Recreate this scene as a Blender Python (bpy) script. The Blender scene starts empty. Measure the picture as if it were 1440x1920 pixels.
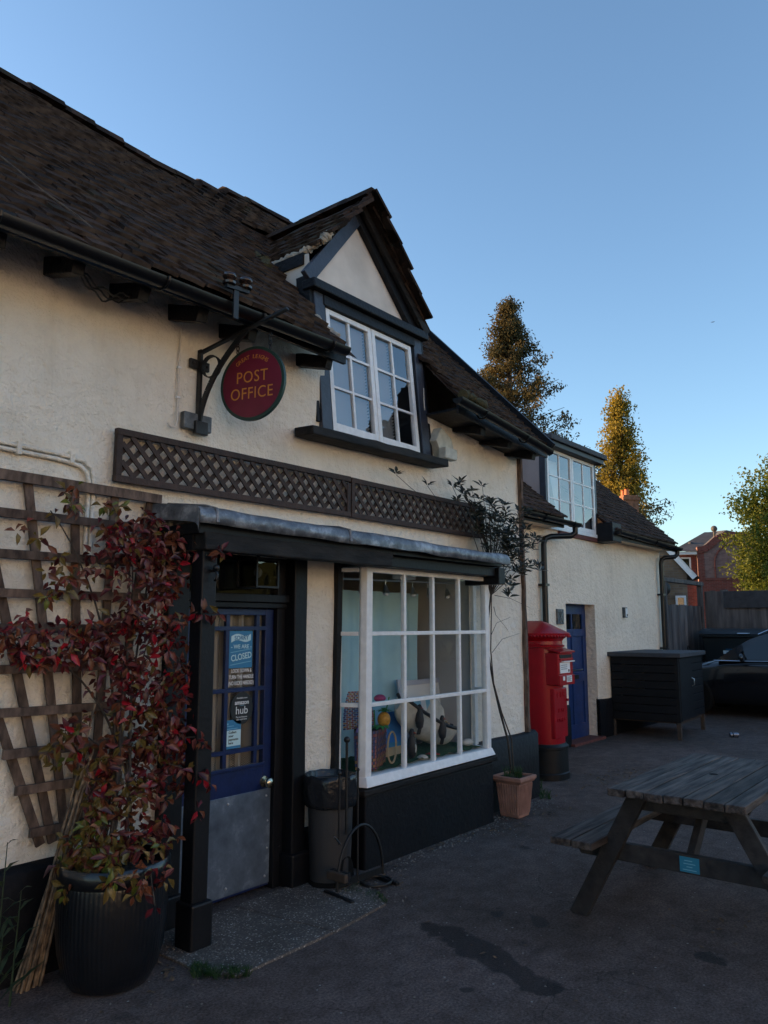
import bpy, bmesh, math, random
import numpy as np
from mathutils import Vector, Matrix, Euler, noise
random.seed(7)
R = math.radians
sc = bpy.context.scene
col = sc.collection

# ---------------------------------------------------------------- camera, sky, sun, exposure
YAW, PITCH = R(39), R(8.3)
cd = bpy.data.cameras.new('camera'); cam = bpy.data.objects.new('camera', cd); col.objects.link(cam)
cd.sensor_fit = 'VERTICAL'; cd.sensor_height = 36; cd.lens = 36 * 1442 / 1920
cd.clip_start = 0.05; cd.clip_end = 3000
cam.location = (0, 0, 1.6)
fwd = Vector((math.cos(YAW) * math.cos(PITCH), math.sin(YAW) * math.cos(PITCH), math.sin(PITCH)))
cam.rotation_euler = fwd.to_track_quat('-Z', 'Y').to_euler()
sc.camera = cam

SUN_AZ = Vector((-0.38, 0.925)).normalized(); SUN_EL = R(9)
world = bpy.data.worlds.new('World'); sc.world = world; world.use_nodes = True
nt = world.node_tree
bg = nt.nodes['Background']; bg.inputs['Strength'].default_value = 0.15
sky = nt.nodes.new('ShaderNodeTexSky'); sky.sky_type = 'NISHITA'; sky.sun_disc = False
sky.sun_elevation = SUN_EL; sky.sun_rotation = math.atan2(SUN_AZ.x, SUN_AZ.y)
sky.air_density = 1.0; sky.dust_density = 0.6; sky.ozone_density = 2.4
nt.links.new(sky.outputs[0], bg.inputs['Color'])
sl = bpy.data.lights.new('sun', 'SUN'); sl.energy = 5.0; sl.angle = R(0.5); sl.color = (1.0, 0.62, 0.30)
so = bpy.data.objects.new('sun', sl); col.objects.link(so); so.location = (-40, 30, 20)
sd = Vector((SUN_AZ.x * math.cos(SUN_EL), SUN_AZ.y * math.cos(SUN_EL), math.sin(SUN_EL)))
so.rotation_euler = sd.to_track_quat('Z', 'Y').to_euler()
sc.view_settings.view_transform = 'Standard'; sc.view_settings.look = 'None'
sc.view_settings.exposure = 1.34; sc.view_settings.gamma = 1.0
sc.view_settings.use_curve_mapping = False
sc.cycles.max_bounces = 8; sc.cycles.transparent_max_bounces = 16

# ---------------------------------------------------------------- materials
MATS = {}
def mat(name, c, rough=0.6, var=0.0, vs=6.0, c2=None, bump=0.0, bs=60.0, metal=0.0, spec=0.5, rnd=0.0, detail=6, coat=0.0, stretch=None, bdist=0.01, trans=0.0):
    m = bpy.data.materials.new(name); m.use_nodes = True
    n = m.node_tree.nodes; l = m.node_tree.links
    b = n['Principled BSDF']
    b.inputs['Base Color'].default_value = (*c, 1); b.inputs['Roughness'].default_value = rough
    b.inputs['Metallic'].default_value = metal; b.inputs['Specular IOR Level'].default_value = spec
    b.inputs['Coat Weight'].default_value = coat
    geo = n.new('ShaderNodeNewGeometry'); vec = geo.outputs['Position']
    if stretch:
        mp = n.new('ShaderNodeMapping'); mp.inputs['Scale'].default_value = stretch
        l.new(vec, mp.inputs['Vector']); vec = mp.outputs[0]
    out = None
    if var > 0 or c2:
        t = n.new('ShaderNodeTexNoise'); t.inputs['Scale'].default_value = vs; t.inputs['Detail'].default_value = detail
        l.new(vec, t.inputs['Vector'])
        r = n.new('ShaderNodeValToRGB'); cc = c2 or tuple(x * (1 - var) for x in c)
        r.color_ramp.elements[0].position = 0.35; r.color_ramp.elements[1].position = 0.68
        r.color_ramp.elements[0].color = (*cc, 1); r.color_ramp.elements[1].color = (*c, 1)
        l.new(t.outputs['Fac'], r.inputs['Fac']); out = r.outputs['Color']
    if rnd > 0:
        oi = n.new('ShaderNodeObjectInfo'); mr = n.new('ShaderNodeMapRange')
        mr.inputs['To Min'].default_value = 1 - rnd; mr.inputs['To Max'].default_value = 1 + rnd
        l.new(oi.outputs['Random'], mr.inputs['Value'])
        mx = n.new('ShaderNodeMix'); mx.data_type = 'RGBA'; mx.blend_type = 'MULTIPLY'; mx.inputs['Factor'].default_value = 1
        if out: l.new(out, mx.inputs['A'])
        else: mx.inputs['A'].default_value = (*c, 1)
        l.new(mr.outputs[0], mx.inputs['B']); out = mx.outputs['Result']
    if out: l.new(out, b.inputs['Base Color'])
    if bump > 0:
        t2 = n.new('ShaderNodeTexNoise'); t2.inputs['Scale'].default_value = bs; t2.inputs['Detail'].default_value = 5
        l.new(vec, t2.inputs['Vector'])
        bp = n.new('ShaderNodeBump'); bp.inputs['Strength'].default_value = bump; bp.inputs['Distance'].default_value = bdist
        l.new(t2.outputs['Fac'], bp.inputs['Height']); l.new(bp.outputs[0], b.inputs['Normal'])
    if trans > 0:
        tr = n.new('ShaderNodeBsdfTranslucent'); tr.inputs['Color'].default_value = (*c, 1)
        if out: l.new(out, tr.inputs['Color'])
        ms = n.new('ShaderNodeMixShader'); ms.inputs[0].default_value = trans
        l.new(b.outputs[0], ms.inputs[1]); l.new(tr.outputs[0], ms.inputs[2]); l.new(ms.outputs[0], n['Material Output'].inputs[0])
    MATS[name] = m
    return m

def nodes_of(m): return m.node_tree.nodes, m.node_tree.links, m.node_tree.nodes['Principled BSDF']

def noise_node(m, scale, vec=None, detail=5, rough=0.5):
    n, l, b = nodes_of(m)
    t = n.new('ShaderNodeTexNoise'); t.inputs['Scale'].default_value = scale; t.inputs['Detail'].default_value = detail
    t.inputs['Roughness'].default_value = rough
    if vec is None: vec = n.new('ShaderNodeNewGeometry').outputs['Position']
    l.new(vec, t.inputs['Vector']); return t.outputs['Fac']

def ramp(m, fac, stops):
    n, l, b = nodes_of(m)
    r = n.new('ShaderNodeValToRGB'); e = r.color_ramp.elements
    while len(e) < len(stops): e.new(0.5)
    for i, (p, c) in enumerate(stops): e[i].position = p; e[i].color = (*c, 1)
    l.new(fac, r.inputs['Fac']); return r.outputs['Color']

def mixc(m, fac, a, bb, mode='MIX'):
    n, l, b = nodes_of(m)
    x = n.new('ShaderNodeMix'); x.data_type = 'RGBA'; x.blend_type = mode
    for s, v in (('Factor', fac), ('A', a), ('B', bb)):
        if isinstance(v, (int, float)): x.inputs[s].default_value = v
        elif isinstance(v, tuple): x.inputs[s].default_value = (*v, 1)
        else: l.new(v, x.inputs[s])
    return x.outputs['Result']

def math_(m, op, a, bb=0.0):
    n, l, b = nodes_of(m)
    x = n.new('ShaderNodeMath'); x.operation = op
    for i, v in ((0, a), (1, bb)):
        if isinstance(v, (int, float)): x.inputs[i].default_value = v
        else: l.new(v, x.inputs[i])
    return x.outputs[0]

# lime render on the old wall: lumpy relief, faint grime, hairline patches
def stucco(name, c, c2):
    m = mat(name, c, rough=0.85, spec=0.25); n, l, b = nodes_of(m)
    pos = n.new('ShaderNodeNewGeometry').outputs['Position']
    big = noise_node(m, 1.6, pos, 4); mid = noise_node(m, 17, pos, 4, 0.55); fine = noise_node(m, 70, pos, 4, 0.6)
    base = ramp(m, big, [(0.3, c2), (0.62, c)])
    dirt = ramp(m, noise_node(m, 3.1, pos, 9, 0.72), [(0.30, (0.74, 0.72, 0.69)), (0.52, (1, 1, 1))])
    l.new(mixc(m, 0.7, base, dirt, 'MULTIPLY'), b.inputs['Base Color'])
    mp = n.new('ShaderNodeMapping'); mp.inputs['Scale'].default_value = (9, 9, 0.7); l.new(pos, mp.inputs['Vector'])
    streak = ramp(m, noise_node(m, 1.0, mp.outputs[0], 6, 0.65), [(0.30, (0.80, 0.78, 0.75)), (0.50, (1, 1, 1))])
    l.new(mixc(m, 0.35, mixc(m, 0.4, base, dirt, 'MULTIPLY'), streak, 'MULTIPLY'), b.inputs['Base Color'])
    h = math_(m, 'ADD', math_(m, 'MULTIPLY', mid, 1.0), math_(m, 'MULTIPLY', fine, 0.35))
    bp = n.new('ShaderNodeBump'); bp.inputs['Strength'].default_value = 1.0; bp.inputs['Distance'].default_value = 0.030
    l.new(h, bp.inputs['Height']); l.new(bp.outputs[0], b.inputs['Normal'])
    return m
stucco('stucco', (0.85, 0.79, 0.69), (0.79, 0.73, 0.63))
stucco('stucco_annex', (0.90, 0.77, 0.62), (0.84, 0.71, 0.57))
mat('smooth_plaster', (0.72, 0.65, 0.58), 0.8, var=0.25, vs=3.0, bump=0.3, bs=30)
mat('mauve_render', (0.42, 0.36, 0.35), 0.8, var=0.15, vs=4, bump=0.4, bs=50)
mat('mortar', (0.50, 0.44, 0.36), 0.9, var=0.4, vs=14, bump=0.8, bs=40, bdist=0.02)
mat('black_paint', (0.005, 0.0055, 0.008), 0.5, spec=0.3, var=0.3, vs=9, bump=0.25, bs=35)
mat('black_timber', (0.007, 0.0072, 0.010), 0.55, spec=0.3, var=0.5, vs=14, bump=0.5, bs=40)
mat('weathered_beam', (0.024, 0.022, 0.021), 0.75, spec=0.3, c2=(0.006, 0.006, 0.007), vs=16, bump=0.8, bs=45, stretch=(0.25, 1, 1))
mat('sky_tinted_paint', (0.040, 0.046, 0.066), 0.45, var=0.3, vs=10, bump=0.35, bs=40)  # dark timber paint, its blue-grey sky reflection put into the colour
mat('plinth_paint', (0.0055, 0.006, 0.009), 0.6, spec=0.25, var=0.35, vs=5, bump=0.5, bs=28)
mat('white_paint', (0.80, 0.80, 0.80), 0.4, var=0.12, vs=22, bump=0.15, bs=60)
mat('gutter_plastic', (0.005, 0.005, 0.006), 0.32, spec=0.4, bump=0.1, bs=20)
mat('blue_paint', (0.004, 0.016, 0.085), 0.38, var=0.3, vs=18, bump=0.2, bs=60)
mat('blue_annex_paint', (0.008, 0.034, 0.14), 0.45, var=0.3, vs=12, bump=0.2, bs=60)
mat('iron', (0.005, 0.005, 0.006), 0.5, bump=0.2, bs=80)
mat('galvanised', (0.16, 0.17, 0.18), 0.5, var=0.5, vs=30, metal=0.6)
mat('brass', (0.55, 0.50, 0.38), 0.25, metal=1.0)
mat('steel', (0.55, 0.56, 0.58), 0.28, metal=1.0)
mat('lattice_wood', (0.050, 0.028, 0.021), 0.75, var=0.45, vs=25, bump=0.5, bs=60, rnd=0.25)
mat('trellis_wood', (0.165, 0.115, 0.090), 0.85, spec=0.2, c2=(0.060, 0.042, 0.034), vs=30, bump=0.6, bs=50, stretch=(1, 1, 0.35), rnd=0.2)
mat('sign_red', (0.165, 0.009, 0.032), 0.4, var=0.15, vs=12)
mat('sign_green', (0.012, 0.042, 0.032), 0.45)
mat('sign_gold', (0.55, 0.22, 0.03), 0.5)
mat('ceramic', (0.028, 0.015, 0.011), 0.25, coat=0.3)
mat('pot_glaze', (0.008, 0.009, 0.012), 0.30, var=0.4, vs=15, bump=0.2, bs=30, coat=0.3)
mat('terracotta', (0.42, 0.20, 0.14), 0.8, var=0.3, vs=10, bump=0.3, bs=80)
mat('soil', (0.03, 0.022, 0.016), 0.95, bump=1, bs=60)
mat('bark', (0.07, 0.055, 0.045), 0.9, var=0.5, vs=14, bump=0.8, bs=30)
mat('cane', (0.24, 0.165, 0.10), 0.6, c2=(0.05, 0.035, 0.025), vs=26, rnd=0.55)
mat('bin_grey', (0.032, 0.031, 0.033), 0.5, bump=0.15, bs=150)
mat('bin_liner', (0.016, 0.017, 0.02), 0.22, bump=0.5, bs=18, bdist=0.02)
mat('postbox_red', (0.34, 0.002, 0.010), 0.35, spec=0.25, var=0.15, vs=7, bump=0.12, bs=25, coat=0.25)
mat('postbox_black', (0.004, 0.004, 0.005), 0.5, spec=0.3, bump=0.2, bs=40)
mat('paper_white', (0.78, 0.78, 0.77), 0.6)
mat('black_ink', (0.01, 0.01, 0.012), 0.6)
mat('felt_black', (0.006, 0.0065, 0.009), 0.6, spec=0.25, var=0.4, vs=10, bump=0.4, bs=40, rnd=0.15)
mat('felt_roofing', (0.050, 0.055, 0.066), 0.75, var=0.3, vs=12, bump=0.4, bs=120)
mat('brown_wood', (0.06, 0.04, 0.028), 0.75, var=0.4, vs=20, bump=0.4, bs=60)
mat('fence_wood', (0.130, 0.112, 0.105), 0.85, c2=(0.05, 0.042, 0.042), vs=9, bump=0.5, bs=30, stretch=(1, 1, 0.15), rnd=0.3)
mat('fence_rail', (0.05, 0.048, 0.052), 0.85, var=0.4, vs=9, bump=0.4, bs=30)
mat('table_wood', (0.125, 0.100, 0.088), 0.7, spec=0.25, c2=(0.022, 0.017, 0.016), vs=13, bump=0.8, bs=30, stretch=(0.22, 2.4, 2.4), rnd=0.3)
mat('table_leg', (0.036, 0.031, 0.030), 0.75, c2=(0.012, 0.010, 0.011), vs=14, bump=0.5, bs=35, rnd=0.2)
mat('tag_blue', (0.02, 0.20, 0.32), 0.5)
mat('car_paint', (0.008, 0.009, 0.012), 0.2, coat=0.6)
mat('chrome', (0.7, 0.7, 0.72), 0.15, metal=1.0)
mat('rubber', (0.005, 0.005, 0.005), 0.9, spec=0.2)
mat('rim', (0.03, 0.03, 0.032), 0.45, metal=0.6)
mat('bin_black', (0.009, 0.012, 0.015), 0.45, bump=0.2, bs=60)
mat('can_metal', (0.35, 0.36, 0.42), 0.3, metal=0.8, var=0.5, vs=60)
mat('brick_yellow', (0.24, 0.17, 0.10), 0.9)
mat('brick_red', (0.24, 0.062, 0.045), 0.9)
mat('brick_pale', (0.30, 0.17, 0.15), 0.9)
mat('slate_roof', (0.085, 0.082, 0.085), 0.8, var=0.4, vs=3, bump=0.4, bs=10)
mat('white_render', (0.70, 0.70, 0.68), 0.9)
mat('brick_stack', (0.30, 0.13, 0.07), 0.9, var=0.5, vs=9)
mat('pot_orange', (0.50, 0.15, 0.06), 0.8)
mat('interior', (0.48, 0.46, 0.46), 0.9)
mat('interior_dark', (0.05, 0.05, 0.055), 0.9)
mat('curtain_blue', (0.42, 0.68, 0.78), 0.85, var=0.15, vs=3)
mat('lace', (0.55, 0.50, 0.44), 0.9)
mat('grass_mat', (0.02, 0.10, 0.03), 0.9, var=0.5, vs=60, bump=1, bs=200)
mat('poster_blue', (0.03, 0.19, 0.36), 0.5)
mat('poster_pale', (0.50, 0.70, 0.74), 0.5)
mat('poster_light', (0.22, 0.48, 0.62), 0.5)
mat('poster_black', (0.012, 0.014, 0.016), 0.5)
mat('blind_white', (0.50, 0.52, 0.56), 0.6)
mat('lilac', (0.28, 0.20, 0.45), 0.5)
mat('pineapple_yellow', (0.65, 0.32, 0.03), 0.5, var=0.4, vs=60)
mat('toy_green', (0.02, 0.20, 0.05), 0.5)
mat('papier', (0.55, 0.53, 0.48), 0.85, var=0.2, vs=18, bump=0.5, bs=25)
mat('toy_black', (0.015, 0.014, 0.016), 0.6)
mat('pink', (0.45, 0.05, 0.16), 0.6)
mat('poster_sky', (0.02, 0.16, 0.50), 0.5)
mat('sand', (0.45, 0.33, 0.20), 0.8)
mat('toy_red', (0.35, 0.03, 0.03), 0.6)
mat('shell', (0.6, 0.56, 0.5), 0.5)
mat('picture_frame', (0.45, 0.47, 0.55), 0.4)
mat('aircraft', (0.03, 0.03, 0.04), 0.6)
mat('alarm_box', (0.52, 0.50, 0.42), 0.5, var=0.25, vs=20)
mat('red_brick_sill', (0.16, 0.05, 0.04), 0.85, var=0.4, vs=30)
mat('fascia_black', (0.008, 0.008, 0.010), 0.5, bump=0.2, bs=30)
mat('gravel', (0.22, 0.20, 0.18), 0.9, rnd=0.5)
mat('litter', (0.20, 0.125, 0.07), 0.9, c2=(0.06, 0.04, 0.028), vs=40)
mat('moss', (0.05, 0.045, 0.02), 0.95, bump=0.8, bs=80)
for nm, c in (('vine_dark', (0.085, 0.018, 0.018)), ('vine_wine', (0.155, 0.018, 0.026)), ('vine_bronze', (0.21, 0.07, 0.034)), ('vine_olive', (0.2, 0.135, 0.034)),
              ('vine_red', (0.46, 0.014, 0.03)), ('vine_green', (0.16, 0.19, 0.03)), ('vine_pink', (0.25, 0.07, 0.062))):
    mat(nm, c, 0.38, var=0.3, vs=40, rnd=0.3, trans=0.15)
mat('shrub_leaf', (0.022, 0.026, 0.016), 0.4, rnd=0.3, trans=0.1)
mat('grass', (0.035, 0.085, 0.018), 0.7, var=0.4, vs=30, trans=0.2)
mat('weed', (0.03, 0.05, 0.022), 0.6, trans=0.2)
mat('conifer_leaf', (0.135, 0.095, 0.036), 0.8, spec=0.1, c2=(0.060, 0.060, 0.030), vs=0.8, trans=0.35)
mat('poplar_leaf', (0.32, 0.235, 0.035), 0.7, spec=0.2, c2=(0.19, 0.16, 0.032), vs=0.9, trans=0.5)
mat('hedge_leaf', (0.022, 0.028, 0.012), 0.9, spec=0.1)
mat('oak_leaf', (0.17, 0.18, 0.024), 0.6, spec=0.2, c2=(0.075, 0.115, 0.022), vs=1.2, trans=0.4)

def chips(name, c, thr, scale):
    m = MATS[name]; n, l, b = nodes_of(m); src = b.inputs['Base Color'].links[0].from_socket
    msk = ramp(m, noise_node(m, scale, None, 9, 0.72), [(thr, (0, 0, 0)), (thr + 0.03, (1, 1, 1))])
    l.new(mixc(m, msk, src, c), b.inputs['Base Color'])
chips('black_paint', (0.12, 0.11, 0.10), 0.70, 7); chips('white_paint', (0.30, 0.27, 0.23), 0.70, 11); chips('plinth_paint', (0.07, 0.06, 0.055), 0.68, 9)
chips('postbox_red', (0.05, 0.012, 0.012), 0.71, 14); chips('felt_black', (0.035, 0.03, 0.028), 0.68, 8); chips('blue_paint', (0.06, 0.07, 0.10), 0.70, 13)
# clay roof tiles: brown with lichen and per-tile tone
def tile_mat(name, c, c2):
    m = mat(name, c, 0.95, spec=0.12); n, l, b = nodes_of(m)
    pos = n.new('ShaderNodeNewGeometry').outputs['Position']
    vo = n.new('ShaderNodeTexVoronoi'); vo.inputs['Scale'].default_value = 6.5; l.new(pos, vo.inputs['Vector'])
    hv = n.new('ShaderNodeSeparateColor'); l.new(vo.outputs['Color'], hv.inputs[0])
    base = ramp(m, hv.outputs[0], [(0.0, c2), (0.55, c), (1.0, tuple(x * 1.5 for x in c))])
    oi = n.new('ShaderNodeObjectInfo')
    mr = n.new('ShaderNodeMapRange'); mr.inputs['To Min'].default_value = 0.65; mr.inputs['To Max'].default_value = 1.35
    l.new(oi.outputs['Random'], mr.inputs['Value'])
    base = mixc(m, 1.0, base, mr.outputs[0], 'MULTIPLY')
    li = ramp(m, noise_node(m, 26, pos, 6, 0.7), [(0.60, (0, 0, 0)), (0.72, (1, 1, 1))])
    base = mixc(m, math_(m, 'MULTIPLY', li, 0.45), base, (0.20, 0.185, 0.15))
    mo = ramp(m, noise_node(m, 2.2, pos, 6, 0.7), [(0.56, (0, 0, 0)), (0.70, (1, 1, 1))])
    base = mixc(m, math_(m, 'MULTIPLY', mo, 0.5), base, (0.055, 0.050, 0.022))
    l.new(base, b.inputs['Base Color'])
    bp = n.new('ShaderNodeBump'); bp.inputs['Strength'].default_value = 0.7; bp.inputs['Distance'].default_value = 0.012
    l.new(noise_node(m, 45, pos, 6, 0.65), bp.inputs['Height']); l.new(bp.outputs[0], b.inputs['Normal'])
tile_mat('clay_tile', (0.040, 0.025, 0.019), (0.015, 0.010, 0.008))
mat('worn_skylit_edge', (0.105, 0.080, 0.066), 0.95, spec=0.1, c2=(0.026, 0.019, 0.016), vs=11)  # pale tile fronts: lichen wear, plus sky light painted into the colour
tile_mat('clay_tile_annex', (0.052, 0.031, 0.025), (0.026, 0.017, 0.014))

def glass(name, tint=(1, 1, 1), ior=1.5, rough=0.0, extra=0.0):
    m = bpy.data.materials.new(name); m.use_nodes = True
    n = m.node_tree.nodes; l = m.node_tree.links; n.clear()
    o = n.new('ShaderNodeOutputMaterial'); mx = n.new('ShaderNodeMixShader'); t = n.new('ShaderNodeBsdfTransparent'); g = n.new('ShaderNodeBsdfGlossy')
    t.inputs[0].default_value = (*tint, 1); g.inputs['Roughness'].default_value = rough
    fr = n.new('ShaderNodeFresnel'); gb = n.new('ShaderNodeNewGeometry'); iv = n.new('ShaderNodeMapRange'); iv.inputs['To Min'].default_value = ior; iv.inputs['To Max'].default_value = 1 / ior
    l.new(gb.outputs['Backfacing'], iv.inputs['Value']); l.new(iv.outputs[0], fr.inputs[0])
    a = n.new('ShaderNodeMath'); a.operation = 'MULTIPLY_ADD'; a.inputs[1].default_value = 1.15; a.inputs[2].default_value = extra; a.use_clamp = True
    tx = n.new('ShaderNodeTexNoise'); tx.inputs['Scale'].default_value = 3.0
    ge = n.new('ShaderNodeNewGeometry'); l.new(ge.outputs['Position'], tx.inputs['Vector'])
    bp = n.new('ShaderNodeBump'); bp.inputs['Strength'].default_value = 0.08; bp.inputs['Distance'].default_value = 0.02
    l.new(tx.outputs['Fac'], bp.inputs['Height']); l.new(bp.outputs[0], g.inputs['Normal'])
    l.new(fr.outputs[0], a.inputs[0]); l.new(a.outputs[0], mx.inputs[0]); l.new(t.outputs[0], mx.inputs[1]); l.new(g.outputs[0], mx.inputs[2]); l.new(mx.outputs[0], o.inputs[0])
    MATS[name] = m
glass('glass', (0.93, 0.95, 0.95))
glass('glass_upper', (0.85, 0.88, 0.9), extra=0.16)
glass('glass_dark', (0.25, 0.28, 0.3), extra=0.03)

# lead flashing
m = mat('lead', (0.15, 0.17, 0.20), 0.42, metal=0.35); n, l, b = nodes_of(m)
pos = n.new('ShaderNodeNewGeometry').outputs['Position']
l.new(ramp(m, noise_node(m, 9, pos, 8, 0.65), [(0.3, (0.055, 0.062, 0.075)), (0.52, (0.14, 0.15, 0.17)), (0.72, (0.42, 0.43, 0.45))]), b.inputs['Base Color'])
bp = n.new('ShaderNodeBump'); bp.inputs['Strength'].default_value = 0.6; bp.inputs['Distance'].default_value = 0.015
l.new(noise_node(m, 18, pos, 4), bp.inputs['Height']); l.new(bp.outputs[0], b.inputs['Normal'])

# scuffed kick plate
m = mat('kick_plate', (0.25, 0.28, 0.32), 0.45, metal=0.5); n, l, b = nodes_of(m)
pos = n.new('ShaderNodeNewGeometry').outputs['Position']
l.new(ramp(m, noise_node(m, 6, pos, 9, 0.7), [(0.3, (0.075, 0.10, 0.135)), (0.55, (0.145, 0.185, 0.24)), (0.78, (0.34, 0.41, 0.48))]), b.inputs['Base Color'])

# lace pattern
m = MATS['lace']; n, l, b = nodes_of(m)
pos = n.new('ShaderNodeNewGeometry').outputs['Position']
sp = n.new('ShaderNodeSeparateXYZ'); l.new(pos, sp.inputs[0])
u = math_(m, 'SINE', math_(m, 'MULTIPLY', math_(m, 'ADD', sp.outputs[0], sp.outputs[2]), 300.0))
v = math_(m, 'SINE', math_(m, 'MULTIPLY', math_(m, 'SUBTRACT', sp.outputs[0], sp.outputs[2]), 300.0))
band = math_(m, 'GREATER_THAN', math_(m, 'SINE', math_(m, 'MULTIPLY', sp.outputs[0], 52.0)), 0.15)
pat = math_(m, 'MULTIPLY', band, math_(m, 'GREATER_THAN', math_(m, 'ABSOLUTE', math_(m, 'MULTIPLY', u, v)), 0.28))
l.new(mixc(m, pat, (0.36, 0.32, 0.27), (0.07, 0.06, 0.05)), b.inputs['Base Color'])

# far brickwork colour variation (individual bricks are under two pixels there)
def bricks(name, c1, c2, mortar, axis):
    m = MATS[name]; n, l, b = nodes_of(m)
    pos = n.new('ShaderNodeNewGeometry').outputs['Position']
    sp = n.new('ShaderNodeSeparateXYZ'); l.new(pos, sp.inputs[0]); cb = n.new('ShaderNodeCombineXYZ')
    l.new(math_(m, 'ADD', sp.outputs[0], sp.outputs[1]) if axis == 'xy' else sp.outputs[axis], cb.inputs[0]); l.new(sp.outputs[2], cb.inputs[1])
    bt = n.new('ShaderNodeTexBrick'); bt.inputs['Scale'].default_value = 1.0
    bt.inputs['Brick Width'].default_value = 0.225; bt.inputs['Row Height'].default_value = 0.075; bt.inputs['Mortar Size'].default_value = 0.008
    bt.inputs['Color1'].default_value = (*c1, 1); bt.inputs['Color2'].default_value = (*c2, 1); bt.inputs['Mortar'].default_value = (*mortar, 1)
    l.new(cb.outputs[0], bt.inputs['Vector'])
    l.new(mixc(m, 0.5, bt.outputs['Color'], ramp(m, noise_node(m, 4, pos, 5), [(0.3, (0.5, 0.5, 0.5)), (0.7, (1, 1, 1))]), 'MULTIPLY'), b.inputs['Base Color'])
bricks('brick_yellow', (0.26, 0.18, 0.11), (0.16, 0.11, 0.075), (0.20, 0.17, 0.14), 1)
bricks('brick_red', (0.26, 0.06, 0.045), (0.18, 0.045, 0.035), (0.20, 0.13, 0.11), 1)
bricks('brick_pale', (0.32, 0.19, 0.17), (0.24, 0.13, 0.12), (0.28, 0.22, 0.20), 1)

# ground
m = mat('asphalt', (0.045, 0.043, 0.045), 0.9, spec=0.2); n, l, b = nodes_of(m)
pos = n.new('ShaderNodeNewGeometry').outputs['Position']
base = ramp(m, noise_node(m, 0.7, pos, 6, 0.6), [(0.32, (0.092, 0.069, 0.058)), (0.65, (0.158, 0.119, 0.108))])
fine = ramp(m, noise_node(m, 75, pos, 6, 0.8), [(0.36, (0.35, 0.35, 0.35)), (0.64, (1.5, 1.5, 1.5))])
base = mixc(m, 0.8, base, ramp(m, noise_node(m, 7, pos, 8, 0.75), [(0.36, (0.55, 0.53, 0.52)), (0.62, (1.15, 1.15, 1.15))]), 'MULTIPLY')
base = mixc(m, 1.0, base, fine, 'MULTIPLY')
vo = n.new('ShaderNodeTexVoronoi'); vo.inputs['Scale'].default_value = 24; vo.inputs['Randomness'].default_value = 1; l.new(pos, vo.inputs['Vector'])
hv = n.new('ShaderNodeSeparateColor'); l.new(vo.outputs['Color'], hv.inputs[0])
spk = math_(m, 'MULTIPLY', math_(m, 'LESS_THAN', vo.outputs['Distance'], 0.13), math_(m, 'GREATER_THAN', hv.outputs[0], 0.93))
base = mixc(m, spk, base, (0.30, 0.29, 0.27))
dk = ramp(m, noise_node(m, 3.2, pos, 6, 0.65), [(0.60, (0, 0, 0)), (0.72, (1, 1, 1))])
base = mixc(m, math_(m, 'MULTIPLY', dk, 0.55), base, (0.022, 0.021, 0.021))
cw = n.new('ShaderNodeTexNoise'); cw.inputs['Scale'].default_value = 2.5; cw.inputs['Detail'].default_value = 5; l.new(pos, cw.inputs['Vector'])
cv = n.new('ShaderNodeVectorMath'); cv.operation = 'MULTIPLY_ADD'; cv.inputs[1].default_value = (0.5, 0.5, 0.5); l.new(cw.outputs['Color'], cv.inputs[0]); l.new(pos, cv.inputs[2])
cr = n.new('ShaderNodeTexVoronoi'); cr.feature = 'DISTANCE_TO_EDGE'; cr.inputs['Scale'].default_value = 0.8; l.new(cv.outputs[0], cr.inputs['Vector'])
crk = math_(m, 'MULTIPLY', math_(m, 'LESS_THAN', cr.outputs['Distance'], 0.0035), math_(m, 'GREATER_THAN', noise_node(m, 1.1, pos, 3), 0.5))
base = mixc(m, math_(m, 'MULTIPLY', crk, 0.4), base, (0.015, 0.013, 0.012))
# damp patches with their own outline, spilled on the tarmac
wob = n.new('ShaderNodeTexNoise'); wob.inputs['Scale'].default_value = 5; wob.inputs['Detail'].default_value = 6; l.new(pos, wob.inputs['Vector'])
wadd = n.new('ShaderNodeVectorMath'); wadd.operation = 'MULTIPLY_ADD'; wadd.inputs[1].default_value = (0.26, 0.26, 0); wadd.inputs[2].default_value = (-0.13, -0.13, 0)
l.new(wob.outputs['Color'], wadd.inputs[0])
pw = n.new('ShaderNodeVectorMath'); pw.operation = 'ADD'; l.new(pos, pw.inputs[0]); l.new(wadd.outputs[0], pw.inputs[1])
tot = None
for (sx, sy, sr) in ((3.58, 2.56, 0.06), (3.58, 2.45, 0.085), (3.53, 2.33, 0.11), (3.47, 2.22, 0.12), (3.43, 2.12, 0.10), (3.39, 2.02, 0.09), (3.37, 1.92, 0.085), (3.33, 1.83, 0.10), (3.30, 1.76, 0.07), (3.94, 2.36, 0.055), (4.02, 2.15, 0.07), (3.1, 2.0, 0.04), (4.1, 1.3, 0.06), (5.2, 2.9, 0.06)):
    dn = n.new('ShaderNodeVectorMath'); dn.operation = 'DISTANCE'; dn.inputs[1].default_value = (sx, sy, 0); l.new(pw.outputs[0], dn.inputs[0])
    mr = n.new('ShaderNodeMapRange'); mr.inputs['From Min'].default_value = sr * 1.06; mr.inputs['From Max'].default_value = sr * 0.86; l.new(dn.outputs['Value'], mr.inputs['Value'])
    tot = mr.outputs[0] if tot is None else math_(m, 'MAXIMUM', tot, mr.outputs[0])
base = mixc(m, math_(m, 'MULTIPLY', tot, 0.75), base, (0.012, 0.0115, 0.012))
l.new(base, b.inputs['Base Color'])
l.new(math_(m, 'SUBTRACT', 0.82, math_(m, 'MULTIPLY', tot, 0.22)), b.inputs['Roughness'])
bp = n.new('ShaderNodeBump'); bp.inputs['Strength'].default_value = 0.8; bp.inputs['Distance'].default_value = 0.006
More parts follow.
